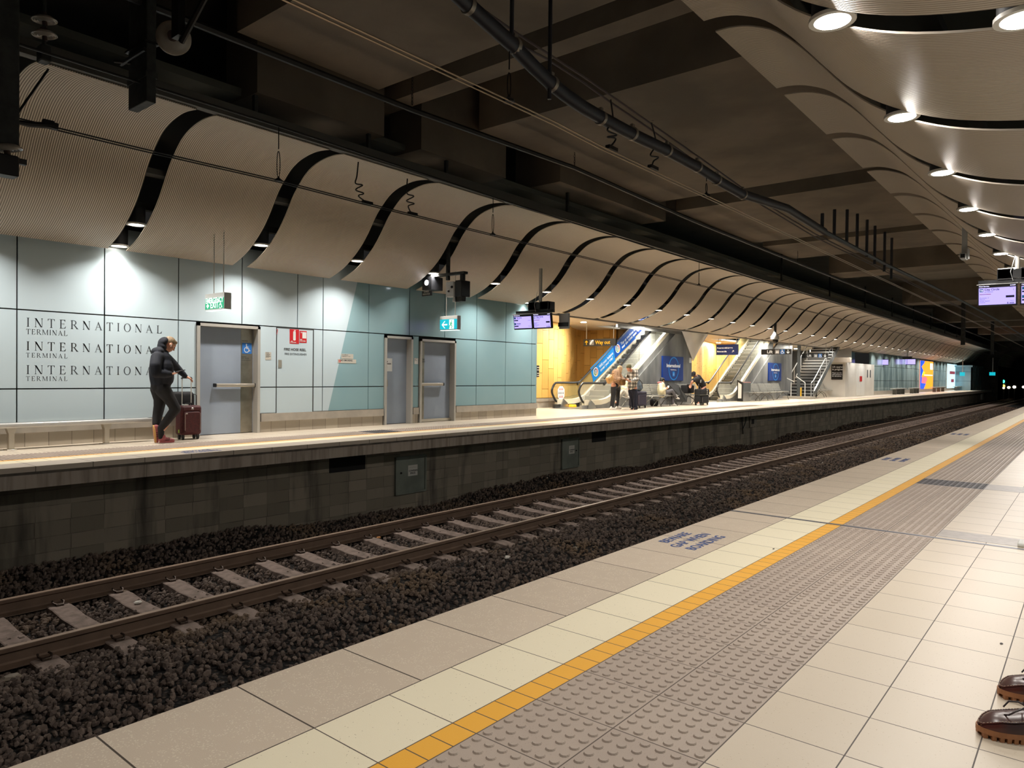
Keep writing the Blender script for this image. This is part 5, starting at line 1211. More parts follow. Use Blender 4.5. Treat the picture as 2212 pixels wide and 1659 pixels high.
# ---- posters
def poster(label, x, u0, u1, v0, v1, round_mark=True):
    a = PX(u0, v1, x); b = PX(u1, v0, x); z0 = PX((u0 + u1)/2, v1, x).z; z1 = PX((u0 + u1)/2, v0, x).z
    t = thing('framed_poster', label, 'poster', (x, a.y, z0), world=True); W, H = b.y - a.y, z1 - z0
    MB().box((x - .05, a.y - .02, z0 - .02), (x, b.y + .02, z1 + .02)).build('frame', M['poster_navy'], t)
    MB().box((x, a.y, z0), (x + .006, b.y, z1)).build('sheet', M['poster_navy'], t)
    cx, cz = a.y + W * .52, z0 + H * .5; m = MB(); n = 36
    for i in range(n):
        q0, q1 = 2*PI*i/n, 2*PI*(i+1)/n; m.prism([(x + .007, cx + r*W*.25*math.cos(q), cz + r*H*.5*math.sin(q)) for r, q in ((.9, q0), (1, q0), (1, q1), (.9, q1))], (.002, 0, 0))
    m.build('ring_mark', M['poster_bright'], t)
    text('lettering', 'International', H * .2, M['poster_white'], t, (x + .012, a.y + W * .5, z0 + H * .56), B_X, 'CENTER', bold=.006, sx=W / H * .66)
    text('lettering', 'TERMINAL', H * .08, M['poster_white'], t, (x + .012, a.y + W * .5, z0 + H * .42), B_X, 'CENTER', sx=W / H * .8)
    MB().box((x + .009, a.y + W * .46, z0 + H * .17), (x + .012, a.y + W * .56, z0 + H * .37)).build('platform_panel', M['poster_bright'], t)
    text('lettering', '11', H * .13, M['poster_white'], t, (x + .013, a.y + W * .51, z0 + H * .21), B_X, 'CENTER', sx=W / H * .7)
    return t
poster('deep blue International Terminal poster beside the first escalator', -11.1, 1431.5, 1476, 771, 821.5)
poster('smaller blue International Terminal poster beside the staircase', -11.1, 1661, 1688, 785, 822)
o = MB().box((-11.16, PX(1489, 780, -11.15).y, PX(1491, 784, -11.15).z), (-11.14, PX(1493.5, 780, -11.15).y, PX(1491, 773, -11.15).z)).build('notice', M['paper_white']); tag(o, 'small white and red notice at the right end of the first clad wall', 'notice')
for (u0, u1, v0, v1, lb) in ((1173, 1183, 756.5, 779, 'upper small black direction plate on the yellow wall'), (1157, 1167, 789.5, 814, 'lower black plate on the yellow wall beside the blue wall end')):
    x = -12.7; a = PX(u0, v1, x); b = PX(u1, v0, x); t = thing('wall_plate', lb, 'sign', (x, a.y, a.z), world=True)
    MB().box((x, a.y, a.z), (x + .02, b.y, b.z)).build('plate', M['sign_black'], t); H = b.z - a.z; m = MB()
    for q in (.82, .6, .3, .12): m.box((x + .02, a.y + .05, a.z + H * q - .012), (x + .022, b.y - .05, a.z + H * q + .012))
    m.build('lettering', M['notice_beige'], t)
# ---- benches
flat('bench_steel', '#c2c2bc', .35, .4, n=.05, scale=10); flat('bench_leg', '#6f6e69', .35, .7)
def bench(y0, y1, label, x=-10.6, dark_end=False):
    t = thing('bench', label, 'bench', (x, y0, 0), world=True, group='slatted metal benches facing the tracks')
    s = MB()
    for i in range(6): s.rbox((x - .2 + i * .075, y0, .385 + .008 * (i % 5)), (x - .2 + i * .075 + .055, y1, .405 + .008 * (i % 5)), .008, ax=1, seg=2)
    s.build('seat', M['bench_steel'], t)
    s = MB()
    for i in range(6): zz = .46 + i * .062; xx = x - .2 - .05 - i * .022; s.rbox((xx, y0, zz), (xx + .016, y1, zz + .046), .006, ax=1, seg=2)
    s.build('backrest', M['bench_steel'], t)
    n = max(2, int(round((y1 - y0) / .95)))
    for j in range(n + 1):
        yy = y0 + (y1 - y0) * j / n; yy = min(max(yy, y0 + .02), y1 - .02)
        b = MB(); b.tube([(x - .42, yy, .84), (x - .3, yy, .6), (x - .22, yy, .43), (x - .05, yy, .375), (x + .2, yy, .385), (x + .25, yy, .41)], .016, 6)
        b.build('divider', M['bench_leg'], t, smooth=True)
    for yy in (y0 + .35, y1 - .35):
        b = MB()
        for s_ in (-1, 1):
            b.tube([(x - .22 if s_ < 0 else x + .2, yy + s_ * .28, 0), (x - .1 if s_ < 0 else x + .14, yy + s_ * .22, .2), (x, yy + s_ * .08, .33), (x, yy, .365)], .018, 6)
        b.build('leg', M['bench_leg'], t, smooth=True)
    if dark_end: MB().prism([(x - .5, y0 - .5, .85), (x - .3, y0 - .02, .8), (x + .1, y0 - .02, .3), (x + .1, y0 - .05, .12), (x - .5, y0 - .5, .12)], (0, .02, 0)).build('end_panel', M['esc_dark'], t)
    return t
yb = [PX(u, 860, -10.75).y for u in (1343, 1412, 1447)]
bench(yb[0], yb[1], 'slatted metal bench behind the standing couple'); bench(yb[1] + .02, yb[2], 'slatted metal bench where the person in a cream coat sits')
bench(PX(1472, 858, -10.75).y, PX(1512, 858, -10.75).y, 'slatted metal bench with the black bag on it', dark_end=True)
bench(PX(1616, 850, -10.75).y, PX(1645, 850, -10.75).y, 'empty slatted bench right of the information totem'); bench(PX(1646, 850, -10.75).y, PX(1690, 850, -10.75).y, 'empty slatted bench below the second blue poster')
bench(PX(1744, 850, -10.6).y, PX(1770, 850, -10.6).y, 'empty slatted bench right of the staircase', -10.5); bench(PX(1771, 850, -10.6).y, PX(1800, 850, -10.6).y, 'empty slatted bench against the white hoarding', -10.6)
# ---- information totem
a = PZ(1592, 867, 0); b = PZ(1604, 867, 0); Yk = PZ(1598, 867, 0).y; t = thing('information_totem', 'black framed information totem with sloping top before the second escalator', 'totem', (a.x, Yk, 0), world=True)
xa, xb = PY(1592, 850, Yk).x, PY(1604, 850, Yk).x; za, zb = PY(1592, 820, Yk).z, PY(1604, 826, Yk).z
MB().prism([(xa, Yk, 0), (xb, Yk, 0), (xb, Yk, zb), (xa, Yk, za)], (0, .08, 0)).build('frame', M['esc_rubber'], t)
MB().prism([(xa + .05, Yk - .004, .14), (xb - .05, Yk - .004, .14), (xb - .05, Yk - .004, zb - .1), (xa + .05, Yk - .004, za - .12)], (0, .003, 0)).build('map', M['paper_white'], t)
MB().box((xa + .02, Yk + .08, 0), (xb - .0, Yk + 1.0, zb - .02)).build('body', M['silver'], t)
MB().box((xa + .02, Yk + .08, zb - .02), (xb - .0, Yk + 1.0, zb + .02)).build('top', flat('totem_pink', '#b98a86', .5), t)
# yellow and green stickers on the second escalator
x = -11.235; c = PX(1651, 800, x); o = MB().prism([(x, c.y - .35, c.z - .35), (x, c.y + .15, c.z - .1), (x, c.y + .35, c.z + .35), (x, c.y - .1, c.z + .2)], (.004, 0, 0)).build('sticker', flat('sticker_yellow', '#e8b93c', .5)); tag(o, 'yellow warning sticker on the second escalator glass', 'sticker')
c = PX(1641, 811, x); o = MB().prism([(x + .006, c.y - .12, c.z - .1), (x + .006, c.y + .12, c.z - .1), (x + .006, c.y + .12, c.z + .1), (x + .006, c.y - .12, c.z + .1)], (.004, 0, 0)).build('sticker', M['poster_bright']); tag(o, 'small blue sticker on the second escalator glass', 'sticker')
# ---- staircase
Ys = 37.6; sx0, sx1 = PY(1699, 840, Ys).x, PY(1722, 840, Ys).x; sx2 = PY(1757, 840, Ys).x
t = thing('staircase', 'steel staircase with dark risers and white nosings beside the second poster', 'staircase', (sx0, Ys, 0), world=True)
n = 17; run = .28; z0_ = .12; r_ = .17; st = MB(); no = MB()
for i in range(n):
    st.box((sx0, Ys + i * run, z0_ + i * r_), (sx2, Ys + (i + 1) * run, z0_ + (i + 1) * r_ - .035)); no.box((sx0, Ys + i * run - .03, z0_ + (i + 1) * r_ - .035), (sx2, Ys + (i + 1) * run, z0_ + (i + 1) * r_))
st.build('risers', M['esc_dark'], t); no.build('treads', M['silver_light'], t)
MB().box((sx0 - .1, Ys - .9, 0), (sx2 + .1, Ys, .13)).build('landing_slab', M['steel_sill'], t)
b = MB(); b.prism([(sx2, Ys - .05, .05), (sx2, Ys + n * run, z0_ + n * r_ - .1), (sx2, Ys + n * run, z0_ + n * r_ + .2), (sx2, Ys - .05, .4)], (.06, 0, 0)); b.build('stringer', M['silver'], t)
for xx in (sx0 + .05, sx2 + .03):
    b = MB(); b.tube([(xx, Ys - .5, .1), (xx, Ys - .5, .85), (xx, Ys - .1, .98), (xx, Ys + n * run, .95 + n * r_)], .025, 8)
    for q in range(0, n, 4): b.cyl((xx, Ys + q * run, z0_ + q * r_), (xx, Ys + q * run, z0_ + q * r_ + .85), .018, 6)
    b.build('handrail', M['silver_light'], t, smooth=True)
b = MB(); a = PY(1709, 826, Ys - .8); b.tube([PY(1700, 817, Ys - .8), PY(1716, 825, Ys - .8)], .025, 6); b.cyl(a, (a.x, a.y, 0), .025, 6); c = PY(1737, 826, Ys - .8); b.tube([PY(1722, 807, Ys - .8), PY(1720, 813, Ys - .8), PY(1739, 827, Ys - .8), (PY(1739, 827, Ys - .8).x, Ys - .8, 0)], .025, 6); b.build('guard_rail', M['paper_white'], t, smooth=True)
p = PY(1725, 855, Ys - .2); MB().box((p.x - .07, Ys - .3, 0), (p.x + .07, Ys - .16, 4)).build('pillar_far_stair', flat('pillar_grey', '#5e6263', .4, .3))['kind'] = 'structure'
o = MB().box((PY(1729, 850, Ys - .35).x, Ys - .4, 0), (PY(1732, 850, Ys - .35).x, Ys - .36, .6)).build('guard_post', M['sticker_yellow']); tag(o, 'short yellow post at the foot of the staircase', 'post')
o = MB().box((PY(1692, 810, Ys).x, Ys - .1, PY(1694, 828, Ys).z), (PY(1699, 810, Ys).x, Ys - .05, PY(1694, 792, Ys).z)).build('warning_panel', flat('panel_orange', '#c06a3a', .5)); tag(o, 'narrow orange edged panel left of the staircase', 'panel')
k = Mat('far_glass2', '#a3c2cc', .2); M['far_glass2'] = k.m
# ---- white hoarding for the lift works
Yh = 43.3; xl_, xr_ = PY(1764, 830, Yh).x, -9.68
flat('hoarding_white', '#d6d3cc', .5, n=.04, scale=1)
t = thing('hoarding', 'white boarded lift works hoarding with double doors', 'hoarding', (xr_, Yh, 0), world=True)
zt_ = PY(1828, 783, Yh).z
MB().box((xl_, Yh, 0), (xr_, Yh + .08, zt_)).build('front', M['hoarding_white'], t)
MB().box((xr_ - .08, Yh + .08, 0), (xr_, 50.5, zt_)).build('side', M['hoarding_white'], t)
b = MB(); y1_, y2_, y3_ = [PX(u, 830, xr_).y for u in (1850, 1858.5, 1867)]; zd = PX(1858, 791, xr_).z
for a_, b_ in ((y1_, y2_), (y2_, y3_)):
    d = MB().box((xr_ + .0, a_ + .02, .06), (xr_ + .02, b_ - .02, zd)).build('door', M['paper_white'], t)
    MB().box((xr_ + .02, (a_ + b_) / 2 - .15, 1.2), (xr_ + .024, (a_ + b_) / 2 + .15, 1.62)).build('notice', M['ink_grey'], d).parent = d
o = MB().box((xr_ + .021, y2_ - .3, .95), (xr_ + .03, y2_ + .3, 1.28)).build('red_notice', M['sign_red'], t)
for u in (1874, 1880): yy = PX(u, 805, xr_).y; MB().box((xr_, yy - .12, 1.2), (xr_ + .006, yy + .12, 1.7)).build('small_notice', M['ink_grey'], t)
a = PY(1795.5, 820, Yh); b = PY(1820.5, 787, Yh); MB().box((a.x, Yh - .012, a.z), (b.x, Yh, b.z)).build('notice_board', M['sign_black'], t)
text('lettering', 'Lift upgrade\nin progress', .15, M['poster_white'], t, (a.x + .05, Yh - .014, b.z - .2), B_Y, bold=.004, sx=.95); text('lettering', 'Please see the\nstaff assistance\nfor directions.', .1, M['poster_white'], t, (a.x + .05, Yh - .014, a.z + .38), B_Y, bold=.002, sx=.95)
a = PY(1763, 783, Yh - .2); b = PY(1836, 772, Yh - .2); struct('wall_lift_lintel', MB().box((a.x, Yh - .2, a.z), (b.x, Yh + .2, b.z)), M['white_soffit'])
a = PY(1750, 772, Yh + 1); b = PY(1840, 745, Yh + 1); struct('wall_lift_head', MB().box((a.x, Yh + .9, a.z - .3), (b.x, Yh + 1, SOF)), M['silver_light'])
struct('wall_lift_upper', MB().box((-11.0, Yh + 1.0, 1.7), (-10.9, 50.5, SOF)), M['far_glass2'])
struct('wall_lift_back', MB().box((-15, 47, 0), (-11, 47.2, SOF)), M['clad_metal']); struct('wall_stair_back', MB().box((-15.4, 25, 0), (-15.2, 47, SOF + 3)), M['clad_metal'])
a = PY(1761, 855, Yh - .4); o = MB().box((a.x, Yh - .45, 0), (a.x + .1, Yh - .35, 2.5)).build('pillar', M['esc_rubber']); o['kind'] = 'structure'
a = PY(1764.5, 793, Yh - .5); b = PY(1773, 783, Yh - .5); o = MB().box((a.x, Yh - .55, a.z), (b.x, Yh - .5, b.z)).build('platform_number_sign', M['sign_black']); tag(o, 'small black sign with a white 2 on the dark pillar', 'sign'); text('lettering', '2', .2, M['poster_white'], o, (a.x + .08, Yh - .553, a.z + .07), B_Y, bold=.004)
# ---- glass front beyond, adverts and screens
k = Mat('far_glass', '#9db4b6', .12, .1); x, y, z = k.xyz(); j = (((y / 1.9).fr() - .5).ab()).gt(.49).mx((((z / 1.0).fr() - .5).ab()).gt(.485)); c = k.mix(k.noise(.6, 3, stretch=(1, 2, .4)).smooth(.35, .65), '#a9bfc1', '#74898c'); k.col(k.mix(j, c, '#4f5a5c')); M['far_glass'] = k.m
strip('wall_far_glass', -10.0, -9.9, 50.5, END, 'far_glass', 3.1, 3.1)
strip('trim_9', -9.9, -9.84, 50.5, END, 'steel_sill', .28, .28)
def ad_panel(u0, u1, v0, v1, label, mats):
    x = -9.85; a = PX(u0, v1, x); b = PX(u1, v0, x); zc = PX((u0+u1)/2, v1, x).z; z1 = PX((u0+u1)/2, v0, x).z; t = thing('advert_panel', label, 'advertisement', (x, a.y, zc), world=True)
    MB().box((x - .05, a.y, zc), (x, b.y, z1)).build('case', M['frame_alu'], t)
    return t, x, a.y, b.y, zc, z1
glow('ad_orange', '#ff8c1e', 1.5); glow('ad_blue', '#1450d8', 1.2); glow('ad_pale', '#a8dcf0', 1.5); glow('ad_pink', '#e86a7a', 1.2); glow('ad_white', '#ffffff', 1.4); glow('ad_yellow', '#f4d428', 1.3); glow('ad_red', '#a03048', .6)
t, x, ya, yb_, za, zb_ = ad_panel(1986, 2016, 779, 841, 'tall backlit orange and blue advertisement in the far glass front', None)
MB().box((x, ya + .05, za + .05), (x + .01, yb_ - .05, zb_ - .05)).build('orange_field', M['ad_orange'], t)
W, H = yb_ - ya, zb_ - za; m = MB(); m.poly([(x + .013, ya + W * a, za + H * b) for a, b in ((.02, .02), (.3, .02), (.45, .2), (.2, .35), (.12, .45), (.3, .6), (.12, .78), (.3, .9), (.35, .98), (.02, .98))]); m.build('blue_field', M['ad_blue'], t)
m = MB(); m.poly([(x + .016, ya + W * a, za + H * b) for a, b in ((.12, .22), (.4, .2), (.55, .35), (.45, .44), (.15, .42))]); m.build('pink_shape', M['ad_pink'], t)
m = MB(); m.poly([(x + .016, ya + W * a, za + H * b) for a, b in ((.15, .5), (.3, .48), (.38, .58), (.25, .64))]); m.build('yellow_shape', M['ad_yellow'], t)
m = MB(); m.box((x + .014, ya + W * .75, za + H * .7), (x + .016, ya + W * .95, za + H * .92)); m.build('white_label', M['ad_white'], t)
m = MB(); m.box((x + .014, ya + W * .3, za + H * .48), (x + .016, ya + W * .95, za + H * .51)); m.build('white_line', M['ad_white'], t)
t, x, ya, yb_, za, zb_ = ad_panel(2045, 2067, 786, 839, 'tall backlit pale blue advertisement near the tunnel end', None); W, H = yb_ - ya, zb_ - za
MB().box((x, ya + .05, za + .05), (x + .01, yb_ - .05, zb_ - .05)).build('pale_field', M['ad_pale'], t)
m = MB(); m.box((x + .011, ya + W*.25, za + H*.58), (x + .013, ya + W*.8, za + H*.7)); m.box((x + .011, ya + W*.4, za + H*.25), (x + .013, ya + W*.7, za + H*.38)); m.build('red_lettering', M['ad_red'], t)
for (Y, u0, u1, v0, v1, lb, mt) in ((54, 1887, 1918, 777, 788, 'left pair of small lilac departure screens in the distance', 'screen_lilac'), (62, 1941, 1977, 776, 787, 'right pair of small lilac departure screens in the distance', 'screen_lilac')):
    a = PY(u0, v1, Y); b = PY(u1, v0, Y); t = thing('departure_screens', lb, 'screen', (a.x, Y, a.z), world=True); W = b.x - a.x
    for q in (0, .52): MB().box((a.x + W * q, Y, a.z), (a.x + W * (q + .48), Y + .1, b.z)).build('display', M[mt], t)
    MB().box((a.x, Y + .1, a.z - .05), (b.x, Y + .15, b.z + .05)).build('case', M['screen_case'], t); MB().box(((a.x+b.x)/2 - .05, Y + .05, b.z), ((a.x+b.x)/2 + .05, Y + .15, 3.5)).build('pole', M['frame_alu'], t)
    a2 = PY(u0 + (2 if u0 < 1900 else -12), 791, Y + 1); b2 = PY(u0 + (18 if u0 < 1900 else 12), 785, Y + 1); t = thing('exit_sign', 'distant teal exit sign under the %s lilac screens' % ('left' if u0 < 1900 else 'right'), 'exit sign', (a2.x, Y + 1, a2.z), world=True)
    MB().box((a2.x, Y + 1, a2.z), (b2.x, Y + 1.1, b2.z)).build('face', M['exit_teal'], t); MB().box((a2.x, Y + 1.02, b2.z), (a2.x + .03, Y + 1.05, 3.5)).build('rod', M['frame_alu'], t)
for u0, u1, v0, v1, Y, lb in ((2073, 2084, 804, 812, 80, 'tiny teal exit sign left of the tunnel mouth'), (2137, 2150, 804, 811, 92, 'tiny teal exit sign at the platform end')):
    a = PY(u0, v1, Y); b = PY(u1, v0, Y); o = MB().box((a.x, Y, a.z), (b.x, Y + .1, 3.4)).build('exit_sign', M['void_black']); bpy.data.objects.remove(o); t = thing('exit_sign', lb, 'exit sign', (a.x, Y, a.z), world=True)
    MB().box((a.x, Y, a.z), (b.x, Y + .1, b.z)).build('face', M['exit_teal'], t); MB().box(((a.x+b.x)/2, Y + .02, b.z), ((a.x+b.x)/2 + .06, Y + .08, 3.6)).build('rod', M['frame_alu'], t)
for i, (u0, u1, v) in enumerate(((1931, 1956, 845), (1969, 1986, 843), (2016, 2042, 842), (2064, 2080, 840))):
    ya, yb_ = PX(u0, v, -9.3).y, PX(u1, v, -9.3).y; t = thing('perch_bench', ['leftmost', 'second', 'third', 'rightmost'][i] + ' small metal bench before the distant glass front', 'bench', (-9.4, ya, 0), world=True, group='small benches before the glass front')
    MB().box((-9.55, ya, .38), (-9.2, yb_, .44)).build('seat', M['bench_steel'], t)
    for f_ in (.15, .5, .85): yy = ya + (yb_ - ya) * f_; MB().box((-9.5, yy - .05, 0), (-9.25, yy + .05, .38)).build('leg', M['bench_leg'], t)
struct('wall_end_room', MB().box((-9.9, 88, 0), (-8.3, 88.1, 2.5)).box((-8.4, 88, 0), (-8.3, 97, 2.5)).box((-9.9, 87.5, 2.5), (-8.2, END, 2.7)), M['far_glass'])
t = thing('speaker_unit', 'black loudspeaker box hanging before the glass front', 'loudspeaker', (-9, 57, 2.7), world=True); a = PY(1950, 776, 57); b = PY(1969, 770, 57); MB().box((a.x, 57, a.z), (b.x, 57.3, b.z)).build('box', M['screen_case'], t); MB().box(((a.x+b.x)/2-.05, 57.1, b.z), ((a.x+b.x)/2+.05, 57.2, 3.5)).build('pole', M['frame_alu'], t)
# signals in the tunnel
for (u, v, Y, cl, s, lb) in ((2166, 824, 105, '#30ffc0', .22, 'green signal light in the tunnel mouth'), (2167, 834, 105, '#ffb040', .2, 'amber signal light in the tunnel mouth'), (2168, 838, 104, '#ffe0a0', .12, 'lower amber light in the tunnel mouth'), (2179, 837, 110, '#fff0d0', .16, 'left small white light in the tunnel'), (2191, 836, 112, '#fff0d0', .18, 'middle small white light in the tunnel'), (2211, 836, 115, '#fff0d0', .16, 'small white light in the tunnel at the right edge')):
    p = PY(u, v, Y); t = thing('signal_light', lb, 'signal', tuple(p), world=True)
    MB().ball(p, s, 12, 8).build('lens', glow('sig_' + cl[1:], cl, 5), t, smooth=True); MB().rbox((p.x - s*1.3, p.y + s*.3, p.z - s*1.3), (p.x + s*1.3, p.y + s * 2, p.z + s*1.3), s*.3).build('case', M['screen_case'], t)
    MB().box((p.x - .06, p.y + s, -1.5), (p.x + .06, p.y + s + .12, p.z)).build('post', M['esc_rubber'], t)
# lobby lamps
def soffit_lamp(x, y, label, e=60):
    t = thing('recessed_downlight', label, 'ceiling light', (x, y, SOF))
    MB().lathe([(.1, 0), (.1, -.008), (.14, -.008), (.14, .0)], n=24).build('ring', M['lamp_ring'], t, smooth=True); MB().lathe([(0, -.003), (.1, -.003), (.1, .0)], n=24).build('lens', M['lamp_glow'], t)
    lamp('lamp_lobby', (x, y, SOF - .02), e, .2, (1, .93, .80))
a = PZ(1261, 695, SOF); soffit_lamp(a.x, a.y, 'round downlight in the white lobby soffit above the Way out sign', 130)
a = PZ(1552, 740, SOF); soffit_lamp(a.x, a.y, 'bright round downlight in the white soffit above the luggage sign', 120)
for i_, (x, y) in enumerate(((-11.9, 15.2), (-13.2, 19.0), (-10.7, 21.5), (-10.7, 27.5), (-12.2, 31.2), (-10.7, 34), (-12.8, 38.0), (-10.6, 39.5), (-12.5, 43))): soffit_lamp(x, y, 'added unseen downlight brightening the lobby behind the canopy edge, %s from the left' % ORD[i_], 80)  # unseen lamps added to raise the general light of the lobby
for y in (23.5, 33.2): lamp('shaft_fill', (-11.8, y, SOF + .5), 70, .5, (1, .95, .85))  # area lights without fixtures, added to light the escalator shafts
# ============================================================= people and their luggage
flat('skin', '#c98f74', .5, n=.08, scale=20); flat('skin_pale', '#d6a58c', .5, n=.06, scale=20)
flat('hair_grey', '#a48a6c', .7, n=.25, scale=60); flat('hair_blond', '#c2a57c', .6, n=.3, scale=50); flat('hair_black', '#15120f', .5)
flat('hoodie_navy', '#161a26', .85, n=.25, scale=12); flat('trouser_black', '#1d1c1e', .85, n=.2, scale=10); flat('jeans_navy', '#161a2e', .85, n=.2, scale=14)
flat('shoe_pink', '#a8585a', .6, n=.1, scale=30); flat('gum_sole', '#c99a58', .6); flat('fleece_tan', '#c09a78', .9, n=.2, scale=30, bump=.01)
flat('coat_cream', '#ded2ae', .8, n=.1, scale=10); flat('legging_grey', '#5d5b60', .85, n=.15, scale=14); flat('shoe_white', '#d9d4cc', .6); flat('tee_black', '#17171a', .85, n=.15, scale=9)
flat('beanie_olive', '#5a573a', .9, n=.2, scale=60); flat('maroon_fabric', '#521d20', .7, n=.2, scale=30); flat('black_fabric', '#131214', .8, n=.2, scale=30); flat('zip_metal', '#b7a8a2', .35, .8)
flat('purple_fabric', '#221d34', .7, n=.2, scale=20); flat('grey_pack', '#56636e', .8, n=.3, scale=12); flat('tan_leather', '#c99a5c', .55, n=.15, scale=15); flat('brown_leather', '#8a6636', .5, n=.2, scale=15)
k = Mat('plaid_flannel', '#b9b2a8', .9); x, y, z = k.xyz()
a_ = (((y + x * .9) / .115).fr() - .5).ab().lt(.26); b_ = ((z / .115).fr() - .5).ab().lt(.26)
c = k.mix(a_ * .62, '#d2ccc0', '#1a1715'); k.col(k.mix(b_ * .62, c, '#1a1715')); M['plaid_flannel'] = k.m
def blob(name, chains, mat, parent, vox=.012, sm=3, balls=(), flatten=None):
    b = MB()
    for ch in chains:
        for i, (p, r) in enumerate(ch):
            b.ball(p, r, 12, 8)
            if i: b.tube([ch[i-1][0], p], [ch[i-1][1], r], 12)
    for bl in balls:
        c, r = bl[0], bl[1]; T = Matrix.Translation(Vector(c)) @ (bl[2].to_4x4() if len(bl) > 2 else Matrix.Identity(4))
        b.ball((0, 0, 0), r, 16, 12, M4=T)
    o = b.build(name, mat, parent)
    m1 = o.modifiers.new('r', 'REMESH'); m1.mode = 'VOXEL'; m1.voxel_size = vox
    if sm: m2 = o.modifiers.new('s', 'SMOOTH'); m2.iterations = sm; m2.factor = .5
    dg = bpy.context.evaluated_depsgraph_get(); me = bpy.data.meshes.new_from_object(o.evaluated_get(dg)); o.modifiers.clear(); old = o.data; o.data = me; bpy.data.meshes.remove(old)
    me.materials.clear(); me.materials.append(mat); me.polygons.foreach_set('use_smooth', [True] * len(me.polygons)); o.name = name
    return o
def hand(wrist, tip_dir, side, s=1.0, curl=.5, pd=(0, 0, -1)):
    """palm and five bent fingers; side: direction across the knuckles, pd: where the fingers close to"""
    d = Vector(tip_dir).normalized(); sd = Vector(side).normalized(); pd = Vector(pd).normalized(); w = Vector(wrist); ch = []
    palm = [[(w, .024*s), (w + d*.045*s + sd*q*.022*s, .017*s), (w + d*.085*s + sd*q*.026*s, .013*s)] for q in (-1, -.3, .4, 1)]
    ch += palm
    for q, L in ((-1, .062), (-.3, .075), (.4, .07), (1, .055)):
        b0 = w + d*.088*s + sd*q*.026*s; L *= s
        p1 = b0 + (d*(1-curl*.3) + pd*curl*.5).normalized()*L*.42; p2 = p1 + (d*(1-curl) + pd*curl).normalized()*L*.33; p3 = p2 + (d*(1-curl*1.5) + pd*curl*1.4).normalized()*L*.27
        ch.append([(b0, .0095*s), (p1, .0088*s), (p2, .008*s), (p3, .007*s)])
    t0 = w + d*.025*s - sd*.02*s; t1 = t0 + (d*.6 - sd*.8 + pd*.3).normalized()*.035*s; t2 = t1 + (d*.9 - sd*.2 + pd*.5).normalized()*.03*s
    ch.append([(t0, .014*s), (t1, .0105*s), (t2, .0085*s)])
    return ch
def head_blob(c, s, fwd, tilt):
    """skull, jaw, nose, ears, brow; fwd is a horizontal direction, tilt bends it down"""
    f = Vector(fwd).normalized(); lat = f.cross(Vector((0, 0, 1))).normalized(); R0 = Matrix((lat, f, Vector((0, 0, 1)))).transposed() @ Matrix.Rotation(-tilt, 3, 'X')
    c = Vector(c); A = lambda x, y, z: c + R0 @ Vector((x, y, z)) * s
    balls = [(A(0, -.012, .02), (.074*s, .094*s, .088*s), R0), (A(0, .028, -.045), (.058*s, .062*s, .07*s), R0), (A(0, .05, -.085), (.03*s, .028*s, .026*s), R0), (A(0, .06, .03), (.058*s, .03*s, .022*s), R0)]
    for q in (-1, 1): balls += [(A(q*.078, -.005, -.01), (.010*s, .022*s, .032*s), R0), (A(q*.038, .058, -.028), (.02*s, .02*s, .018*s), R0)]
    ch = [[(A(0, .082, .012), .010*s), (A(0, .105, -.028), .013*s)], [(A(-.018, .082, -.062), .0075*s), (A(.018, .082, -.062), .0075*s)]]
    return A, R0, ch, balls
def face_bits(A, s, parent, skin=None):
    for q in (-1, 1):
        MB().ball(A(q*.03, .085, .0), .009*s, 8, 6).build('eye', M['hair_black'], parent, smooth=True)
def shoe(parent, heel, toe, s=1.0, up=(0, 0, 1), mat='shoe_white', sole='shoe_white', stripes=None, vox=.008):
    h, t_ = Vector(heel), Vector(toe); d = (t_ - h).normalized(); u = Vector(up).normalized(); L = (t_ - h).length
    o = blob('shoe', [[(h + u*.045*s + d*.02, .036*s), (h + u*.05*s + d*L*.35, .040*s), (h + u*.036*s + d*L*.65, .036*s), (h + u*.028*s + d*L*.92, .028*s)], [(h + u*.045*s + d*.03, .036*s), (h + u*.095*s + d*.05, .034*s)]], M[mat], parent, vox, 2)
    lat = d.cross(u).normalized(); b = MB(); n = 14; out = []
    for i in range(n * 2):
        q = PI * 2 * i / (2 * n); a = .5 + .53 * math.cos(q); w_ = .042 * s * math.sin(q) * (.85 + .2 * a)
        out.append(h + d * L * a + lat * w_)
    b.prism(out, u * .024 * s); b.build('sole', M[sole], parent, smooth=False)
    if stripes:
        for q in (.4, .5, .6):
            for sg in (-1, 1):
                p = h + d * L * q + lat * sg * .041 * s; MB().tube([p + u*.03*s, p + u*.075*s - lat*sg*.012*s + d*.015], .004*s, 5).build('stripe', M[stripes], o if False else parent)
    return o
def px(o, s): return lambda a, b, x: PX(o[0] + a / s, o[1] + b / s, x)
# ---- the man in the navy hoodie
q = px((280, 700), 5.925); NS, FS = -9.12, -9.42; MX = -9.27
man = thing('person', 'person in navy hoodie and black trousers leaning and looking at a phone', 'person', (MX, PX(345, 955, MX).y, 0), world=True)
A, R0, hch, hb = head_blob(q(512, 262, MX), .98, (0.05, 1, 0), math.radians(38))
sh_n, el_n, wr_n = q(345, 430, NS - .03), q(335, 625, NS + .06), q(505, 640, NS + .04)
sh_f, el_f, wr_f = q(465, 430, FS + .03), q(600, 560, FS - .02), q(712, 668, FS)
neck = [(q(400, 400, MX), .06), (q(450, 320, MX), .052), (A(0, -.02, -.03), .05)]
legA = [(q(365, 800, -9.33), .085), (q(385, 1050, -9.34), .055), (q(345, 1285, -9.30), .035), (q(318, 1330, -9.28), .03), (q(335, 1500, -9.26), .024)]
legB = [(q(420, 810, -9.2), .085), (q(595, 1085, -9.1), .056), (q(405, 1375, -9.16), .036), (q(400, 1470, -9.17), .028), (q(500, 1500, -9.17), .024)]
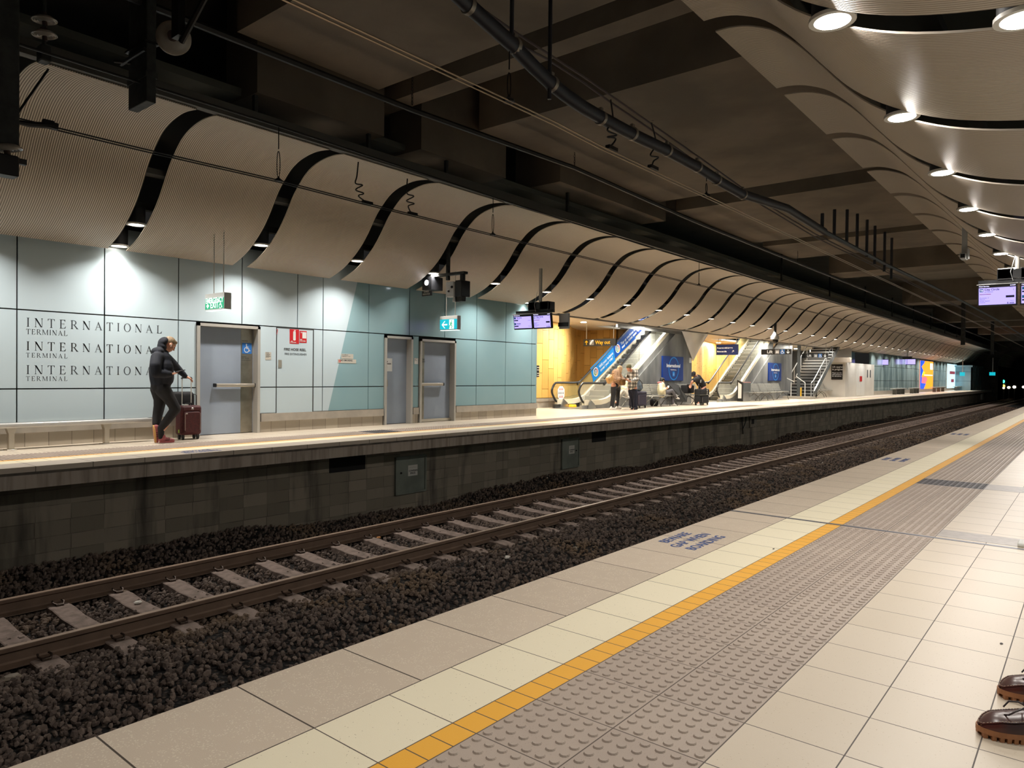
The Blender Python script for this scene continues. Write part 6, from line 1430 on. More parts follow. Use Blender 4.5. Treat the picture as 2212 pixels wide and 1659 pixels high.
body = [neck, [(q(400, 480, MX), .12), (q(400, 640, MX), .11), (q(390, 790, MX), .11)], [sh_n and (sh_n, .05), (el_n, .04), (wr_n, .026)], [(sh_f, .05), (el_f, .04), (wr_f, .026)], legA, legB, [(sh_n, .05), (q(400, 440, MX), .09), (sh_f, .05)]]
hn = hand(wr_n, q(610, 628, NS + .04) - wr_n, (1, 0, 0), .98, .35, (0, .2, 1))
hf = hand(wr_f, q(780, 700, FS) - wr_f, (-1, 0, .1), .98, .75, (0, .3, -1))
blob('body', body + hch + hn + hf, M['skin'], man, .0065, 3, hb)
face_bits(A, 1, man)
blob('hair', [], M['hair_grey'], man, .007, 2, [(A(0, -.022, .038), (.078, .094, .08), R0), (A(0, .045, .078), (.05, .035, .03), R0)])
MB().ball(A(.083, -.002, -.012), .009, 8, 6).tube([A(.086, .0, -.015), A(.088, .01, -.04)], .004, 5).build('earbud', M['shoe_white'], man, smooth=True)
hood = [(A(0, -.105, -.03), (.10, .06, .085), R0), (q(360, 345, MX), (.125, .085, .06)), (A(0, -.07, -.10), (.1, .07, .05), R0)]
blob('hoodie', [[(q(400, 455, MX), .15), (q(395, 600, MX), .165), (q(400, 700, MX), .16), (q(400, 770, MX), .145)], [(q(400, 420, MX), .11), (sh_n, .085), (q(330, 530, NS + .05), .082), (el_n, .075), (q(440, 640, NS + .06), .062), (q(515, 640, NS + .04), .042)], [(q(400, 430, MX), .11), (sh_f, .08), (q(545, 500, FS), .07), (el_f, .064), (q(690, 645, FS), .045), (q(716, 668, FS), .036)], [(q(430, 385, MX), .085), (q(400, 420, MX), .11)], [(q(420, 560, MX + .04), .16), (q(430, 690, MX + .03), .155)]], M['hoodie_navy'], man, .011, 4, hood)
blob('trousers', [[(q(390, 790, MX), .135), (q(365, 830, -9.33), .115), (q(390, 960, -9.34), .095), (q(380, 1050, -9.34), .083), (q(355, 1180, -9.32), .072), (q(345, 1275, -9.30), .062)], [(q(400, 790, MX), .13), (q(430, 840, -9.2), .115), (q(520, 970, -9.14), .09), (q(590, 1085, -9.1), .078), (q(490, 1220, -9.12), .066), (q(405, 1330, -9.16), .055)]], M['trouser_black'], man, .011, 3)
blob('socks', [[(q(404, 1330, -9.16), .05), (q(404, 1400, -9.165), .044), (q(402, 1460, -9.17), .038)], [(q(345, 1285, -9.3), .038), (q(325, 1320, -9.28), .036)]], M['black_fabric'], man, .009, 1)
dn = (q(335, 1505, -9.26) - q(312, 1320, -9.27)).normalized()
shoe(man, q(296, 1300, -9.27), q(322, 1525, -9.26), 1.0, (0.25, .95, .05), 'shoe_pink', 'gum_sole', 'black_fabric')
shoe(man, Vector((-9.17, q(385, 1500, -9.17).y, .004)), Vector((-9.12, q(548, 1500, -9.17).y, .004)), 1.0, (0, 0, 1), 'shoe_pink', 'shoe_pink', 'black_fabric')
pc = q(652, 612, NS + .04); o = MB().rbox((-.037, -.075, -.005), (.037, .075, .005), .01, ax=2).build('mobile_phone', M['black_fabric'], smooth=True); o.location = pc + Vector((0, -.01, .012)); o.rotation_euler = (math.radians(14), 0, 0); tag(o, 'black mobile phone in the hand of the person in the navy hoodie', 'phone')
def trolley_case(label, x1, y0, y1, z1, depth, mat, hz=None, hx=None, wheels=.055, name='suitcase', marks=True):
    t = thing(name, label, 'suitcase', (x1, y0, 0), world=True)
    MB().rbox((x1 - depth, y0, wheels + .02), (x1, y1, z1), .045, ax=0).build('shell', mat, t, smooth=True)
    W = y1 - y0; H = z1 - wheels
    MB().rbox((x1 - .01, y0 + W*.1, wheels + H*.1), (x1 + .035, y1 - W*.1, z1 - H*.2), .04, ax=0).build('front_pocket', mat, t, smooth=True)
    MB().rbox((x1 - .01, y0 + W*.07, z1 - H*.17), (x1 + .02, y1 - W*.07, z1 - H*.04), .03, ax=0).build('top_pocket', mat, t, smooth=True)
    b = MB(); b.tube([(x1 + .036, y0 + W*.15, wheels + H*.2), (x1 + .036, y0 + W*.15, z1 - H*.25)], .004, 5); b.tube([(x1 + .036, y1 - W*.13, wheels + H*.2), (x1 + .036, y1 - W*.13, z1 - H*.25)], .004, 5); b.build('zip', M['zip_metal'], t)
    b = MB(); b.tube([(x1 - depth*.5, y0 + W*.35, z1), (x1 - depth*.5, y0 + W*.37, z1 + .03), (x1 - depth*.5, y0 + W*.63, z1 + .03), (x1 - depth*.5, y0 + W*.65, z1)], .012, 6); b.build('carry_handle', M['black_fabric'], t, smooth=True)
    for a in (y0 + .05, y1 - .05):
        for xx in (x1 - .04, x1 - depth + .04):
            b = MB(); b.cyl((xx, a - .014, .026), (xx, a + .014, .026), .026, 12); b.rbox((xx - .02, a - .022, .03), (xx + .02, a + .022, wheels + .03), .008); b.build('wheel', M['esc_rubber'], t, smooth=True)
    if hz:
        xx = x1 - depth + .03; b = MB()
        for a in (y0 + W*.28, y1 - W*.28): b.cyl((xx, a, z1 - .02), (xx, a, hz), .0085, 8)
        b.build('pull_rods', M['frame_alu'], t, smooth=True)
        MB().tube([(xx, y0 + W*.25, hz - .01), (xx, y0 + W*.28, hz + .008), (xx, y1 - W*.28, hz + .008), (xx, y1 - W*.25, hz - .01)], .014, 8).build('grip', M['esc_rubber'], t, smooth=True)
    if marks:
        MB().rbox((x1 + .02, y0 + W*.45, z1 - H*.14), (x1 + .026, y0 + W*.58, z1 - H*.07), .01, ax=0).build('badge', M['zip_metal'], t)
        MB().box((x1 + .036, y0 + W*.17, z1 - H*.27), (x1 + .042, y0 + W*.26, z1 - H*.24)).build('zip_pull', M['paper_white'], t)
        MB().box((x1 - depth*.4, y0 - .006, wheels + H*.12), (x1 - depth*.25, y0 + .002, wheels + H*.22)).build('green_tag', flat('tag_green', '#9bbf3a', .5), t)
    return t
SX = -9.40; y0, y1 = PX(391, 910, SX).y, PX(436, 910, SX).y; zt_ = PX(415, 876, SX).z; hz_ = PX(400, 817, SX - .17).z
trolley_case('maroon soft trolley suitcase held by the person in the hoodie', SX, y0, y1, zt_, .2, M['maroon_fabric'], hz_)
b = MB(); b.rbox((SX - .42, y0 - .02, zt_ - .12), (SX - .22, y1 + .0, PX(405, 846, SX - .25).z), .07, ax=1); t = thing('holdall', 'black soft bag strapped behind the maroon suitcase handle', 'bag', (SX - .3, y0, zt_), world=True)
b.build('bag', M['black_fabric'], t, smooth=True); MB().tube([(SX - .22, y1 - .06, zt_ + .19), (SX - .2, y1 + .01, zt_ + .16), (SX - .22, y1 + .02, zt_ + .0)], .006, 5).build('strap', M['black_fabric'], t, smooth=True)
MB().box((SX - .1, y0 + .06, zt_ + .0), (SX - .04, y0 + .14, zt_ + .02)).build('luggage_tag', M['paper_white'], bpy.data.objects['suitcase'] if False else t)
# ---- the couple
def upright(label, q, XP, spec):
    t = thing('person', label, 'person', (XP, spec['y'], 0), world=True); return t
s6 = 1269 / 160
q = px((1280, 770), s6); XP = -10.37
w = thing('person', 'person with long blond hair in a tan fleece jacket and black trousers', 'person', (XP, PX(1322, 885, XP).y, 0), world=True)
A, R0, hch, hb = head_blob(q(470, 215, XP), .93, (.35, 1, 0), math.radians(25))
shn, eln, wrn = q(385, 275, XP + .15), q(385, 385, XP + .2), q(500, 385, XP + .12); shf, elf, wrf = q(440, 270, XP - .14), q(500, 380, XP - .1), q(555, 395, XP + .02)
legs = [[(q(360, 490, XP + .07), .08), (q(350, 690, XP + .08), .05), (q(325, 880, XP + .08), .035), (q(345, 915, XP + .1), .025)], [(q(430, 490, XP - .07), .08), (q(430, 690, XP - .07), .05), (q(410, 880, XP - .06), .035), (q(440, 915, XP - .04), .025)]]
blob('body', [[(q(400, 300, XP), .1), (q(395, 470, XP), .1)], [(q(410, 270, XP), .05), (A(0, -.01, -.04), .05)], [(shn, .045), (eln, .036), (wrn, .025)], [(shf, .045), (elf, .036), (wrf, .025)]] + legs + hch + hand(wrn, (0.1, 1, .0), (1, 0, 0), .9, .5, (0, 0, 1)) + hand(wrf, (0, 1, 0), (-1, 0, 0), .9, .4, (0, 0, 1)), M['skin'], w, .009, 2, hb)
blob('hair', [[(A(.02, -.06, .02), .06), (A(.05, -.04, -.08), .05), (A(.05, -.0, -.17), .035)], [(A(-.04, -.05, -.05), .05), (A(-.03, -.02, -.16), .035)], [(A(.065, .02, .02), .03), (A(.07, .03, -.09), .025), (A(.06, .04, -.15), .02)]], M['hair_blond'], w, .009, 2, [(A(0, -.018, .03), (.084, .098, .088), R0)])
blob('fleece', [[(q(395, 290, XP), .135), (q(395, 400, XP), .15), (q(400, 465, XP), .15)], [(q(400, 260, XP), .09), (shn, .075), (eln, .068), (q(480, 385, XP + .14), .05)], [(q(420, 260, XP), .085), (shf, .07), (elf, .062), (q(540, 393, XP), .046)]], M['fleece_tan'], w, .012, 3)
blob('trousers', [[(q(395, 480, XP), .12), (q(360, 540, XP + .07), .095), (q(350, 690, XP + .08), .072), (q(325, 880, XP + .08), .06)], [(q(395, 480, XP), .12), (q(430, 540, XP - .07), .095), (q(430, 690, XP - .07), .072), (q(412, 880, XP - .06), .058)]], M['trouser_black'], w, .012, 3)
for a, xx in ((300, XP + .08), (395, XP - .06)): yy = q(a, 920, xx).y; shoe(w, (xx, yy, .004), (xx + .08, yy + .22, .004), .95)
t = thing('shoulder_bag', 'tan leather shoulder bag on the back of the person in the tan fleece', 'bag', tuple(q(295, 390, XP + .1)), world=True)
c = q(292, 385, XP + .12); T = Matrix.Translation(c) @ Matrix.Rotation(math.radians(35), 4, 'X'); MB().rbox((-.07, -.14, -.12), (.07, .14, .12), .06, M4=T, ax=0).build('bag', M['tan_leather'], t, smooth=True); MB().rbox((.06, -.1, -.02), (.09, .1, .1), .04, M4=T, ax=0).build('flap', M['tan_leather'], t, smooth=True)
MB().tube([q(300, 310, XP + .13), q(350, 290, XP + .2), q(395, 300, XP + .1)], .012, 6).build('strap', M['brown_leather'], t, smooth=True)
t = thing('handbag', 'olive brown bag held between the standing couple', 'bag', tuple(q(515, 440, XP + .2)), world=True); c = q(515, 440, XP + .17); MB().rbox(c - Vector((.06, .15, .11)), c + Vector((.06, .13, .12)), .07, ax=0).build('bag', M['brown_leather'], t, smooth=True)
XP = -9.95
m_ = thing('person', 'person in olive beanie and black white checked shirt facing the blond person', 'person', (XP, PX(1366, 885, XP).y, 0), world=True)
A, R0, hch, hb = head_blob(q(622, 200, XP), .95, (.1, -1, 0), math.radians(22))
shn, eln, wrn = q(735, 265, XP + .15), q(760, 390, XP + .2), q(650, 425, XP + .16); shf, elf, wrf = q(640, 260, XP - .18), q(605, 380, XP - .2), q(600, 400, XP - .05)
legs = [[(q(720, 540, XP + .08), .085), (q(725, 700, XP + .08), .055), (q(735, 880, XP + .08), .036), (q(700, 915, XP + .08), .026)], [(q(650, 540, XP - .08), .085), (q(670, 700, XP - .08), .055), (q(700, 880, XP - .08), .036), (q(650, 915, XP - .08), .026)]]
blob('body', [[(q(700, 300, XP), .11), (q(690, 500, XP), .11)], [(q(680, 255, XP), .055), (A(0, -.01, -.04), .05)], [(shn, .05), (eln, .04), (wrn, .027)], [(shf, .05), (elf, .04), (wrf, .027)]] + legs + hch + hand(wrn, (0, -1, .1), (1, 0, 0), .95, .5, (0, 0, 1)) + hand(wrf, (0.3, -1, 0), (1, 0, 0), .95, .4, (0, 0, 1)), M['skin'], m_, .009, 2, hb)
blob('beanie', [], M['beanie_olive'], m_, .009, 2, [(A(0, -.02, .05), (.086, .104, .08), R0)])
blob('checked_shirt', [[(q(700, 280, XP), .15), (q(695, 400, XP), .165), (q(680, 500, XP), .155)], [(q(700, 255, XP), .1), (shn, .085), (eln, .075), (q(665, 425, XP + .17), .05)], [(q(680, 255, XP), .1), (shf, .08), (elf, .07), (q(605, 400, XP - .07), .05)]], M['plaid_flannel'], m_, .012, 3)
blob('hood', [[(q(690, 235, XP + .02), .07), (q(745, 220, XP + .05), .06)]], M['coat_cream'], m_, .012, 2)
blob('trousers', [[(q(690, 530, XP), .13), (q(720, 590, XP + .08), .1), (q(727, 700, XP + .08), .082), (q(735, 880, XP + .08), .068)], [(q(690, 530, XP), .13), (q(660, 590, XP - .08), .1), (q(675, 700, XP - .08), .082), (q(700, 880, XP - .08), .066)]], M['jeans_navy'], m_, .012, 3)
for a, xx in ((765, XP + .08), (720, XP - .08)): yy = q(a, 925, xx).y; shoe(m_, (xx, yy, .004), (xx + .03, yy - .26, .004), 1.0, mat='trouser_black', sole='esc_dark')
XP = -10.3; y0, y1 = PX(1374.5, 860, XP).y, PX(1397.5, 860, XP).y; zt_ = PX(1386, 845.5, XP).z
trolley_case('large dark purple suitcase with a grey backpack on top', XP, y0, y1, zt_, .3, M['purple_fabric'], marks=False)
t = thing('backpack', 'grey blue backpack standing on the purple suitcase', 'backpack', (XP - .15, y0, zt_), world=True); c0 = Vector((XP - .14, (y0 + y1) / 2 - .03, zt_))
blob('pack', [[(c0 + Vector((0, 0, .1)), .13), (c0 + Vector((0, -.02, .25)), .12), (c0 + Vector((0, -.05, .38)), .08)], [(c0 + Vector((.09, .02, .1)), .07), (c0 + Vector((.09, 0, .22)), .06)]], M['grey_pack'], t, .014, 2); MB().tube([c0 + Vector((.05, -.02, .42)), c0 + Vector((.13, .06, .3)), c0 + Vector((.14, .08, .1))], .012, 6).build('strap', M['black_fabric'], t, smooth=True)
# ---- seated: cream coat
q = px((1400, 770), s6); XP = -10.5; fz = PZ(1455, 877, 0)
t = thing('person', 'person in a cream padded coat sitting cross legged with a phone', 'person', (XP, fz.y - .4, 0), world=True)
A, R0, hch, hb = head_blob(q(245, 415, XP - .1), .93, (.3, 1, 0), math.radians(28))
hip = q(245, 640, XP - .12); kn = q(405, 590, XP + .12); an = q(480, 700, XP + .16); kf = q(420, 650, XP + .02); af = q(425, 800, XP + .1)
sh = q(215, 490, XP + .02); el = q(225, 590, XP + .1); wr = q(305, 545, XP + .08); sf = q(230, 480, XP - .22); ef = q(270, 590, XP - .2); wf = q(310, 560, XP - .05)
blob('body', [[(hip, .1), (q(215, 520, XP - .12), .1), (A(0, -.01, -.05), .045)], [(sh, .045), (el, .036), (wr, .025)], [(sf, .045), (ef, .036), (wf, .025)], [(hip, .08), (kn, .055), (an, .035)], [(hip, .08), (kf, .055), (af, .035)]] + hch + hand(wr, (0.1, 1, .3), (1, 0, 0), .85, .5, (0, 0, 1)) + hand(wf, (0.3, 1, .3), (-1, 0, 0), .85, .5, (0, 0, 1)), M['skin'], t, .01, 2, hb)
blob('hair', [], M['hair_black'], t, .009, 2, [(A(0, -.02, .035), (.084, .1, .085), R0), (A(0, -.06, -.02), (.07, .05, .06), R0)])
blob('padded_coat', [[(q(225, 490, XP - .1), .13), (q(225, 560, XP - .1), .155), (q(235, 640, XP - .1), .15)], [(q(215, 480, XP - .1), .1), (sh, .08), (el, .075), (q(290, 555, XP + .08), .055)], [(sf, .075), (ef, .07), (q(300, 565, XP - .08), .05)]], M['coat_cream'], t, .013, 3)
blob('scarf', [[(q(170, 450, XP - .08), .035), (q(210, 445, XP - .02), .04), (q(235, 455, XP - .05), .03)]], flat('scarf_pink', '#a8686a', .8), t, .01, 1)
blob('leggings', [[(hip, .11), (kn, .075), (an, .05)], [(hip, .11), (kf, .072), (af, .05)]], M['legging_grey'], t, .012, 3)
shoe(t, an + Vector((0, -.03, -.05)), an + Vector((.02, .23, -.08)), .95, (0, .15, 1)); shoe(t, (af.x, af.y - .02, .03), (af.x + .04, af.y + .21, .004), .95)
o = MB().rbox((-.03, -.006, -.065), (.03, .006, .065), .008, ax=1).build('mobile_phone', M['shoe_white'], smooth=True); o.location = q(345, 520, XP + .03); o.rotation_euler = (math.radians(-55), 0, .3); tag(o, 'pale mobile phone held by the person in the cream coat', 'phone')
# ---- seated behind the couple: pale trousers
q = px((1280, 770), s6); XP = -10.55
t = thing('person', 'seated person in pale trousers mostly hidden behind the standing couple', 'person', (XP, PX(1350, 870, XP).y, 0), world=True)
hp = q(560, 590, XP - .15); k1 = q(575, 560, XP + .12); a1 = q(590, 690, XP + .2); k2 = q(520, 600, XP + .1); a2 = q(400, 790, XP + .1)
A, R0, hch, hb = head_blob(q(560, 400, XP - .2), .9, (1, 0, 0), .2)
blob('body', [[(hp, .1), (q(560, 480, XP - .2), .1), (A(0, -.01, -.05), .045)], [(hp, .08), (k1, .055), (a1, .035)], [(hp, .08), (k2, .055), (a2, .035)]] + hch, M['skin'], t, .012, 2, hb)
blob('coat', [[(hp + Vector((0, 0, .05)), .14), (q(560, 480, XP - .18), .14)], [(q(530, 470, XP - .05), .06), (q(530, 540, XP + .05), .055), (q(560, 560, XP + .12), .04)], [(q(600, 470, XP - .3), .06), (q(600, 560, XP - .1), .05)]], M['coat_cream'], t, .013, 3)
blob('hair', [], M['hair_black'], t, .01, 2, [(A(0, -.02, .03), (.084, .1, .088), R0)])
blob('trousers', [[(hp, .11), (k1, .078), (q(585, 665, XP + .2), .055)], [(hp, .11), (k2, .075), (q(410, 770, XP + .1), .05)]], flat('trouser_pale', '#cfc8b8', .8, n=.1, scale=12), t, .012, 3)
shoe(t, a1 + Vector((-.02, -.06, -.05)), a1 + Vector((.05, .18, -.06)), .95); shoe(t, (a2.x, a2.y, .05), (a2.x + .15, a2.y + .12, .03), .95)
# ---- the man in the cap, bending over a bag
q = px((1400, 770), s6); XP = -10.15
t = thing('person', 'person in black T-shirt, shorts and cap bending over a bag', 'person', (XP, PX(1508, 873, XP).y, 0), world=True)
A, R0, hch, hb = head_blob(q(785, 310, XP), .95, (-.1, -1, 0), math.radians(50))
hp = q(925, 520, XP); ch_ = q(850, 380, XP); sn, en, wn_ = q(800, 395, XP + .12), q(755, 430, XP + .16), q(725, 485, XP + .05); s2, e2_, w2 = q(815, 370, XP - .16), q(770, 420, XP - .2), q(735, 490, XP - .15)
legs = [[(hp + Vector((.08, 0, 0)), .085), (q(890, 640, XP + .08), .055), (q(875, 780, XP + .08), .036), (q(850, 815, XP + .08), .026)], [(hp + Vector((-.08, 0, 0)), .085), (q(925, 650, XP - .08), .055), (q(915, 780, XP - .08), .036), (q(890, 812, XP - .08), .026)]]
blob('body', [[(hp, .11), (ch_, .11), (q(815, 335, XP), .055), (A(0, -.01, -.04), .05)], [(sn, .05), (en, .04), (wn_, .027)], [(s2, .05), (e2_, .04), (w2, .027)]] + legs + hch + hand(wn_, (0, -.3, -1), (1, 0, 0), .95, .5, (0, -1, 0)) + hand(w2, (0, -.3, -1), (1, 0, 0), .95, .5, (0, -1, 0)), M['skin'], t, .009, 2, hb)
blob('t_shirt', [[(hp + Vector((0, 0, .06)), .16), (q(890, 440, XP), .17), (ch_, .16)], [(ch_, .12), (sn, .085), (q(770, 415, XP + .15), .075)], [(ch_, .12), (s2, .08), (q(785, 405, XP - .18), .07)]], M['tee_black'], t, .012, 3)
blob('shorts', [[(hp, .14), (hp + Vector((.09, -.03, -.12)), .11), (q(885, 640, XP + .09), .095)], [(hp, .14), (hp + Vector((-.08, 0, -.12)), .11), (q(925, 640, XP - .09), .095)]], M['black_fabric'], t, .012, 3)
cap = blob('cap', [[(A(0, .06, .06), .03), (A(0, .13, .05), .022)], [(A(.04, .08, .05), .022), (A(.03, .13, .045), .018)], [(A(-.04, .08, .05), .022), (A(-.03, .13, .045), .018)]], M['tee_black'], t, .009, 2, [(A(0, -.012, .045), (.084, .1, .078), R0)])
m = MB(); c = q(905, 395, XP + .165)
for i in range(4): m.box((c.x - .01, c.y - .05, c.z - .03 - i * .03), (c.x + .0, c.y + .06 - i * .01, c.z - .015 - i * .03))
m.build('back_print', M['paper_white'], t)
for a, xx in ((890, XP + .08), (925, XP - .08)): yy = q(a, 815, xx).y; shoe(t, (xx, yy, .004), (xx + .02, yy - .26, .004), 1.0)
t = thing('travel_bag', 'black travel bag standing on the bench under the hands of the capped person', 'bag', tuple(q(735, 650, -10.6)), world=True)
a, b_ = q(668, 655, -10.5), q(795, 490, -10.5); MB().rbox((-10.78, a.y, .46), (-10.5, b_.y, b_.z), .05, ax=0).build('bag', M['black_fabric'], t, smooth=True)
a, b_ = q(663, 640, -10.48), q(712, 475, -10.48); MB().rbox((-10.5, a.y, .5), (-10.44, b_.y, b_.z), .03, ax=0).build('flap', M['black_fabric'], t, smooth=True); m = MB(); c = q(713, 610, -10.43)
for i in range(3): m.box((-10.498, c.y + .05, c.z + i * .07), (-10.492, c.y + .09, c.z + .045 + i * .07))
m.build('white_marks', M['paper_white'], t)
XP = -10.0; a, b_ = q(888, 830, XP), q(1050, 545, XP); y0, y1 = a.y, b_.y
t = trolley_case('black hard suitcase with grey band and a smaller case on top, beside the capped person', XP, y0 + .03, y1 - .02, q(960, 665, XP).z, .26, M['black_fabric'], None, marks=False)
t2 = thing('cabin_case', 'small black case stacked on top of the black suitcase', 'suitcase', (XP, y0, q(960, 650, XP).z), world=True); zb_ = q(960, 665, XP).z + .002
MB().rbox((XP - .25, y0, zb_), (XP + .02, y1 - .02, q(960, 560, XP).z), .05, ax=1).build('shell', M['black_fabric'], t2, smooth=True); MB().box((XP - .24, y0 + .01, zb_), (XP + .03, y1 - .03, zb_ + .025)).build('band', M['step_grey'], t2)
m = MB(); z0_, z1_ = q(960, 560, XP).z, q(920, 470, XP).z
for f_ in (.15, .35): m.cyl((XP - .12, y0 + (y1 - y0) * f_, z0_ - .02), (XP - .12, y0 + (y1 - y0) * f_, z1_), .01, 6)
m.tube([(XP - .12, y0 + (y1 - y0) * .15, z1_), (XP - .12, y0 + (y1 - y0) * .35, z1_)], .012, 6); m.build('pull_rods', M['frame_alu'], t2, smooth=True)
c = q(1015, 600, XP + .03); m = MB()
for i in range(4): m.box((XP + .018, c.y - .03 + .02 * (i % 2), c.z - .12 + i * .07), (XP + .024, c.y + .05, c.z - .08 + i * .07))
m.build('stickers', M['notice_beige'], t2)
c = PX(1413, 868, -10.9); t = MB().rbox((-11.0, c.y - .18, .0), (-10.8, c.y + .18, .26), .08, ax=0).build('bag_under_bench', M['black_fabric'], smooth=True); tag(t, 'round black bag on the floor under the benches', 'bag')
# ============================================================= things on the near platform
flat('mark_blue', '#3d568c', .6)
dv = Vector((PZ(1583, 1165).x, PZ(1583, 1165).y, 0))
# painted words on the coping, read from the track side
Bf = basis((0, 1, 0), (-1, 0, 0))
def ground_text(y0, size, label, near=True):
    t = thing('painted_warning', label, 'floor marking', (-.25, y0, 0), world=True)
    for i, w_ in enumerate(('BEWARE', 'GAP WHEN', 'BOARDING')):
        text('lettering', w_, size, M['mark_blue'], t, (-.315 + i * .11, y0 + (.0 if i == 0 else -.0), .0012), Bf, 'CENTER', bold=.0015, ext=.0003)
ground_text(2.24, .098, 'blue painted BEWARE GAP WHEN BOARDING on the near coping')
ground_text(8.6, .098, 'second distant blue painted warning on the near coping')
ground_text(14.6, .098, 'third faint blue painted warning on the near coping')
p = PZ(415, 972, 0)
t = thing('painted_warning', 'blue painted warning on the far platform coping below the suitcase', 'floor marking', (p.x, p.y, 0), world=True)
for i, w_ in enumerate(('BEWARE', 'GAP WHEN', 'BOARDING')): text('lettering', w_, .1, M['mark_blue'], t, (XF - .12 - .1 * (2 - i) + .02, p.y, .0015), basis((0, -1, 0), (1, 0, 0)) if False else basis((0, 1, 0), (-1, 0, 0)), 'CENTER', bold=.0015, ext=.0003)
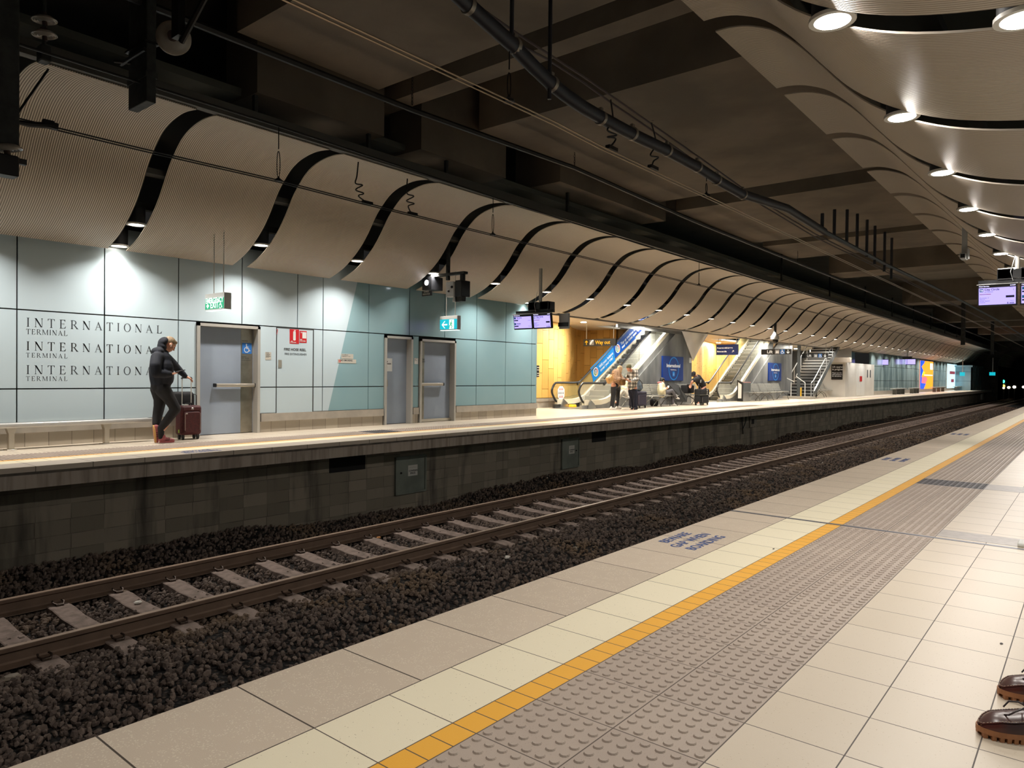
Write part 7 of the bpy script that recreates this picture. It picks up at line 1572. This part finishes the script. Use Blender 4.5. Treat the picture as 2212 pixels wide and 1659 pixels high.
# boat shoes at the lower right corner
k = Mat('brown_leather_shoe', '#4a2420', .32); n_ = k.noise(9, 3); k.col(k.mix(n_.smooth(.3, .7), '#562a22', '#331a1c')); k.rough(k.noise(20, 2) * .2 + .24); M['brown_leather_shoe'] = k.m
flat('apron_leather', '#5e4540', .3, n=.15, scale=12); flat('lug_sole', '#a8714a', .6, n=.12, scale=20); flat('lace_leather', '#2b1e1e', .5); flat('stitch', '#cdb9a0', .6); flat('eyelet', '#b8935a', .3, .8); flat('rand_red', '#6a2416', .35, n=.15, scale=10)
def boat_shoe(toe, direction, label):
    """built with its toe at the origin pointing along -y, then turned"""
    t = thing('shoe', label, 'shoe', toe)
    t.rotation_euler = (0, 0, direction)
    L = .285
    def half(s):   # half width at length s
        if s < .0: return 0
        a = min(1, s / .09); w_ = .047 * (1 - (1 - a) ** 2.2) ** .6
        if s > .1: w_ = .047 - .013 * min(1, (s - .1) / .08) + .004 * max(0, min(1, (s - .2) / .05))
        if s > L - .035: w_ *= math.sqrt(max(0, 1 - ((s - (L - .035)) / .035) ** 2))
        return w_
    S = [0, .003, .009, .018, .03, .045, .062, .08, .1, .13, .16, .19, .22, .245, .262, .275, .282, L]
    out = [(half(s) + .004, s) for s in S]; outline = [(w_, s) for w_, s in out] + [(-w_, s) for w_, s in out[::-1][1:-1]]
    b = MB(); b.prism([(w_, s - .003, .014) for w_, s in outline], (0, 0, .016)); b.build('midsole', M['lug_sole'], t)
    b = MB(); n = 15
    for i in range(n):
        s = .012 + i * (L - .03) / (n - 1); w_ = half(s) + .003
        for sg in (-1, 1): b.box((sg * w_ - (.014 if sg > 0 else 0), s - .0058, 0), (sg * w_ + (.014 if sg < 0 else 0), s + .0058, .015))
    b.prism([(w_ * .78, .012 + s * .92, .005) for w_, s in outline], (0, 0, .01)); b.build('lugs', M['lug_sole'], t)
    rows = []; hs = lambda s: .03 + .027 * min(1, (s / .05)) ** .6 + (.022 * max(0, min(1, (s - .08) / .12)))
    for f in (0, .35, .7, 1.0):
        row = []
        for (w_, s) in outline + outline[:1]:
            h = .03 + (hs(s) - .03) * f; ins = 1 + .05 * math.sin(f * PI) - .06 * f
            row.append((w_ * ins, s + (.004 * f if s < .05 else 0), h))
        rows.append(row)
    b = MB(); b.grid(rows, flip=True); b.build('upper', M['brown_leather_shoe'], t, smooth=True, ang=80)
    rows = []; S2 = [.004, .012, .025, .045, .07, .1, .125, .145]
    ring = []
    for s in S2:
        w_ = (half(s) + .004) * .93 * (.9 if s > .02 else .85); row = []
        for j in range(9):
            a = -1 + j / 4; row.append((w_ * a, s + .004, hs(s) + .012 * (1 - a * a) * min(1, s / .03) + .002))
        rows.append(row)
    b = MB(); b.grid(rows, flip=False); b.build('apron', M['apron_leather'], t, smooth=True, ang=80)
    b = MB()
    pr = [rows[i][8] for i in range(len(rows))]; pl = [rows[i][0] for i in range(len(rows))]
    path = [Vector(p_) for p_ in pl[::-1]] + [Vector((0, .0015, hs(.004) + .001))] + [Vector(p_) for p_ in pr]
    b.tube(path, .0032, 6); b.build('moc_seam', M['brown_leather_shoe'], t, smooth=True)
    b = MB(); tot = 0
    for a_, c_ in zip(path[:-1], path[1:]):
        d = c_ - a_; n = max(1, int(d.length / .0065))
        for i in range(n):
            p0 = a_ + d * (i / n); p1 = a_ + d * ((i + .5) / n); b.tube([p0 + Vector((0, 0, .0034)), p1 + Vector((0, 0, .0034))], .0009, 4)
    b.build('stitching', M['stitch'], t)
    # tongue, collar, vamp flap
    b = MB(); b.grid([[(-.03, .13, .062), (0, .128, .078), (.03, .13, .062)], [(-.032, .16, .07), (0, .158, .095), (.032, .16, .07)], [(-.03, .185, .078), (0, .182, .115), (.03, .185, .078)]]); b.build('tongue', M['apron_leather'], t, smooth=True)
    col = [(math.copysign(1, a) * 0 + .033 * math.cos(q) , .215 + .058 * math.sin(q), .078 + .01 * abs(math.sin(q))) for q, a in [(2*PI*i/24, 1) for i in range(24)]]
    b = MB(); b.tube(col, .0075, 8, closed=True); b.build('collar', M['brown_leather_shoe'], t, smooth=True)
    b = MB(); b.lathe([(.0, .0), (.032, .0)], (0, .215, .06), 20); b.build('insole', M['black_fabric'], t)
    for sg in (-1, 1):
        for s in (.142, .17):
            T = Matrix.Translation((sg * (half(s) - .0), s, .058 + (s - .14) * .2)) @ Matrix.Rotation(sg * PI/2 * .8, 4, 'Y'); MB().lathe([(.002, 0), (.0055, 0), (.0055, .002), (.002, .002)], n=12, M4=T).build('eyelet', M['eyelet'], t, smooth=True)
    b = MB(); b.tube([(-.038, .142, .062), (-.02, .135, .078), (.02, .135, .078), (.038, .142, .062)], .003, 6); b.tube([(-.036, .17, .068), (0, .15, .09), (.036, .17, .068)], .003, 6)
    b.tube([(.0, .148, .09), (.02, .12, .098), (.03, .09, .09), (.024, .075, .076), (.01, .07, .07)], .0026, 6); b.tube([(0, .148, .09), (-.02, .125, .1), (-.034, .105, .094), (-.035, .09, .075)], .0026, 6)
    b.tube([(0, .148, .09), (-.01, .13, .103), (.014, .118, .108), (.018, .14, .1), (0, .148, .09)], .0026, 6); b.build('lace', M['lace_leather'], t, smooth=True)
    return t
s1 = PZ(2112, 1572, .02); s2 = PZ(2158, 1492, .02)
DR = math.radians(-58)
boat_shoe((s1.x, s1.y, 0), DR, 'brown leather boat shoe with chunky tan sole, nearer one at the right edge')
boat_shoe((s2.x, s2.y, 0), DR, 'brown leather boat shoe behind the nearer one at the right edge')
p = PZ(2208, 1177, 0); o = MB().rbox((p.x - .02, p.y - .1, 0), (p.x + .1, p.y + .04, .03), .012, ax=0).build('paper_cup_lid', M['paper_white'], smooth=True); tag(o, 'white crumpled item on the floor at the right edge by the metal strip', 'litter')
for i, (u, v) in enumerate(((1671, 1186), (2163, 1391))):
    p = PZ(u, v, 0); o = MB().ball((0, 0, .002), (.006, .012, .002), 6, 4).build('crumb', M['lace_leather']); o.location = (p.x, p.y, 0); tag(o, ['tiny dark speck on the cream band left of centre', 'tiny dark speck on the pale tiles above the shoes'][i], 'litter')
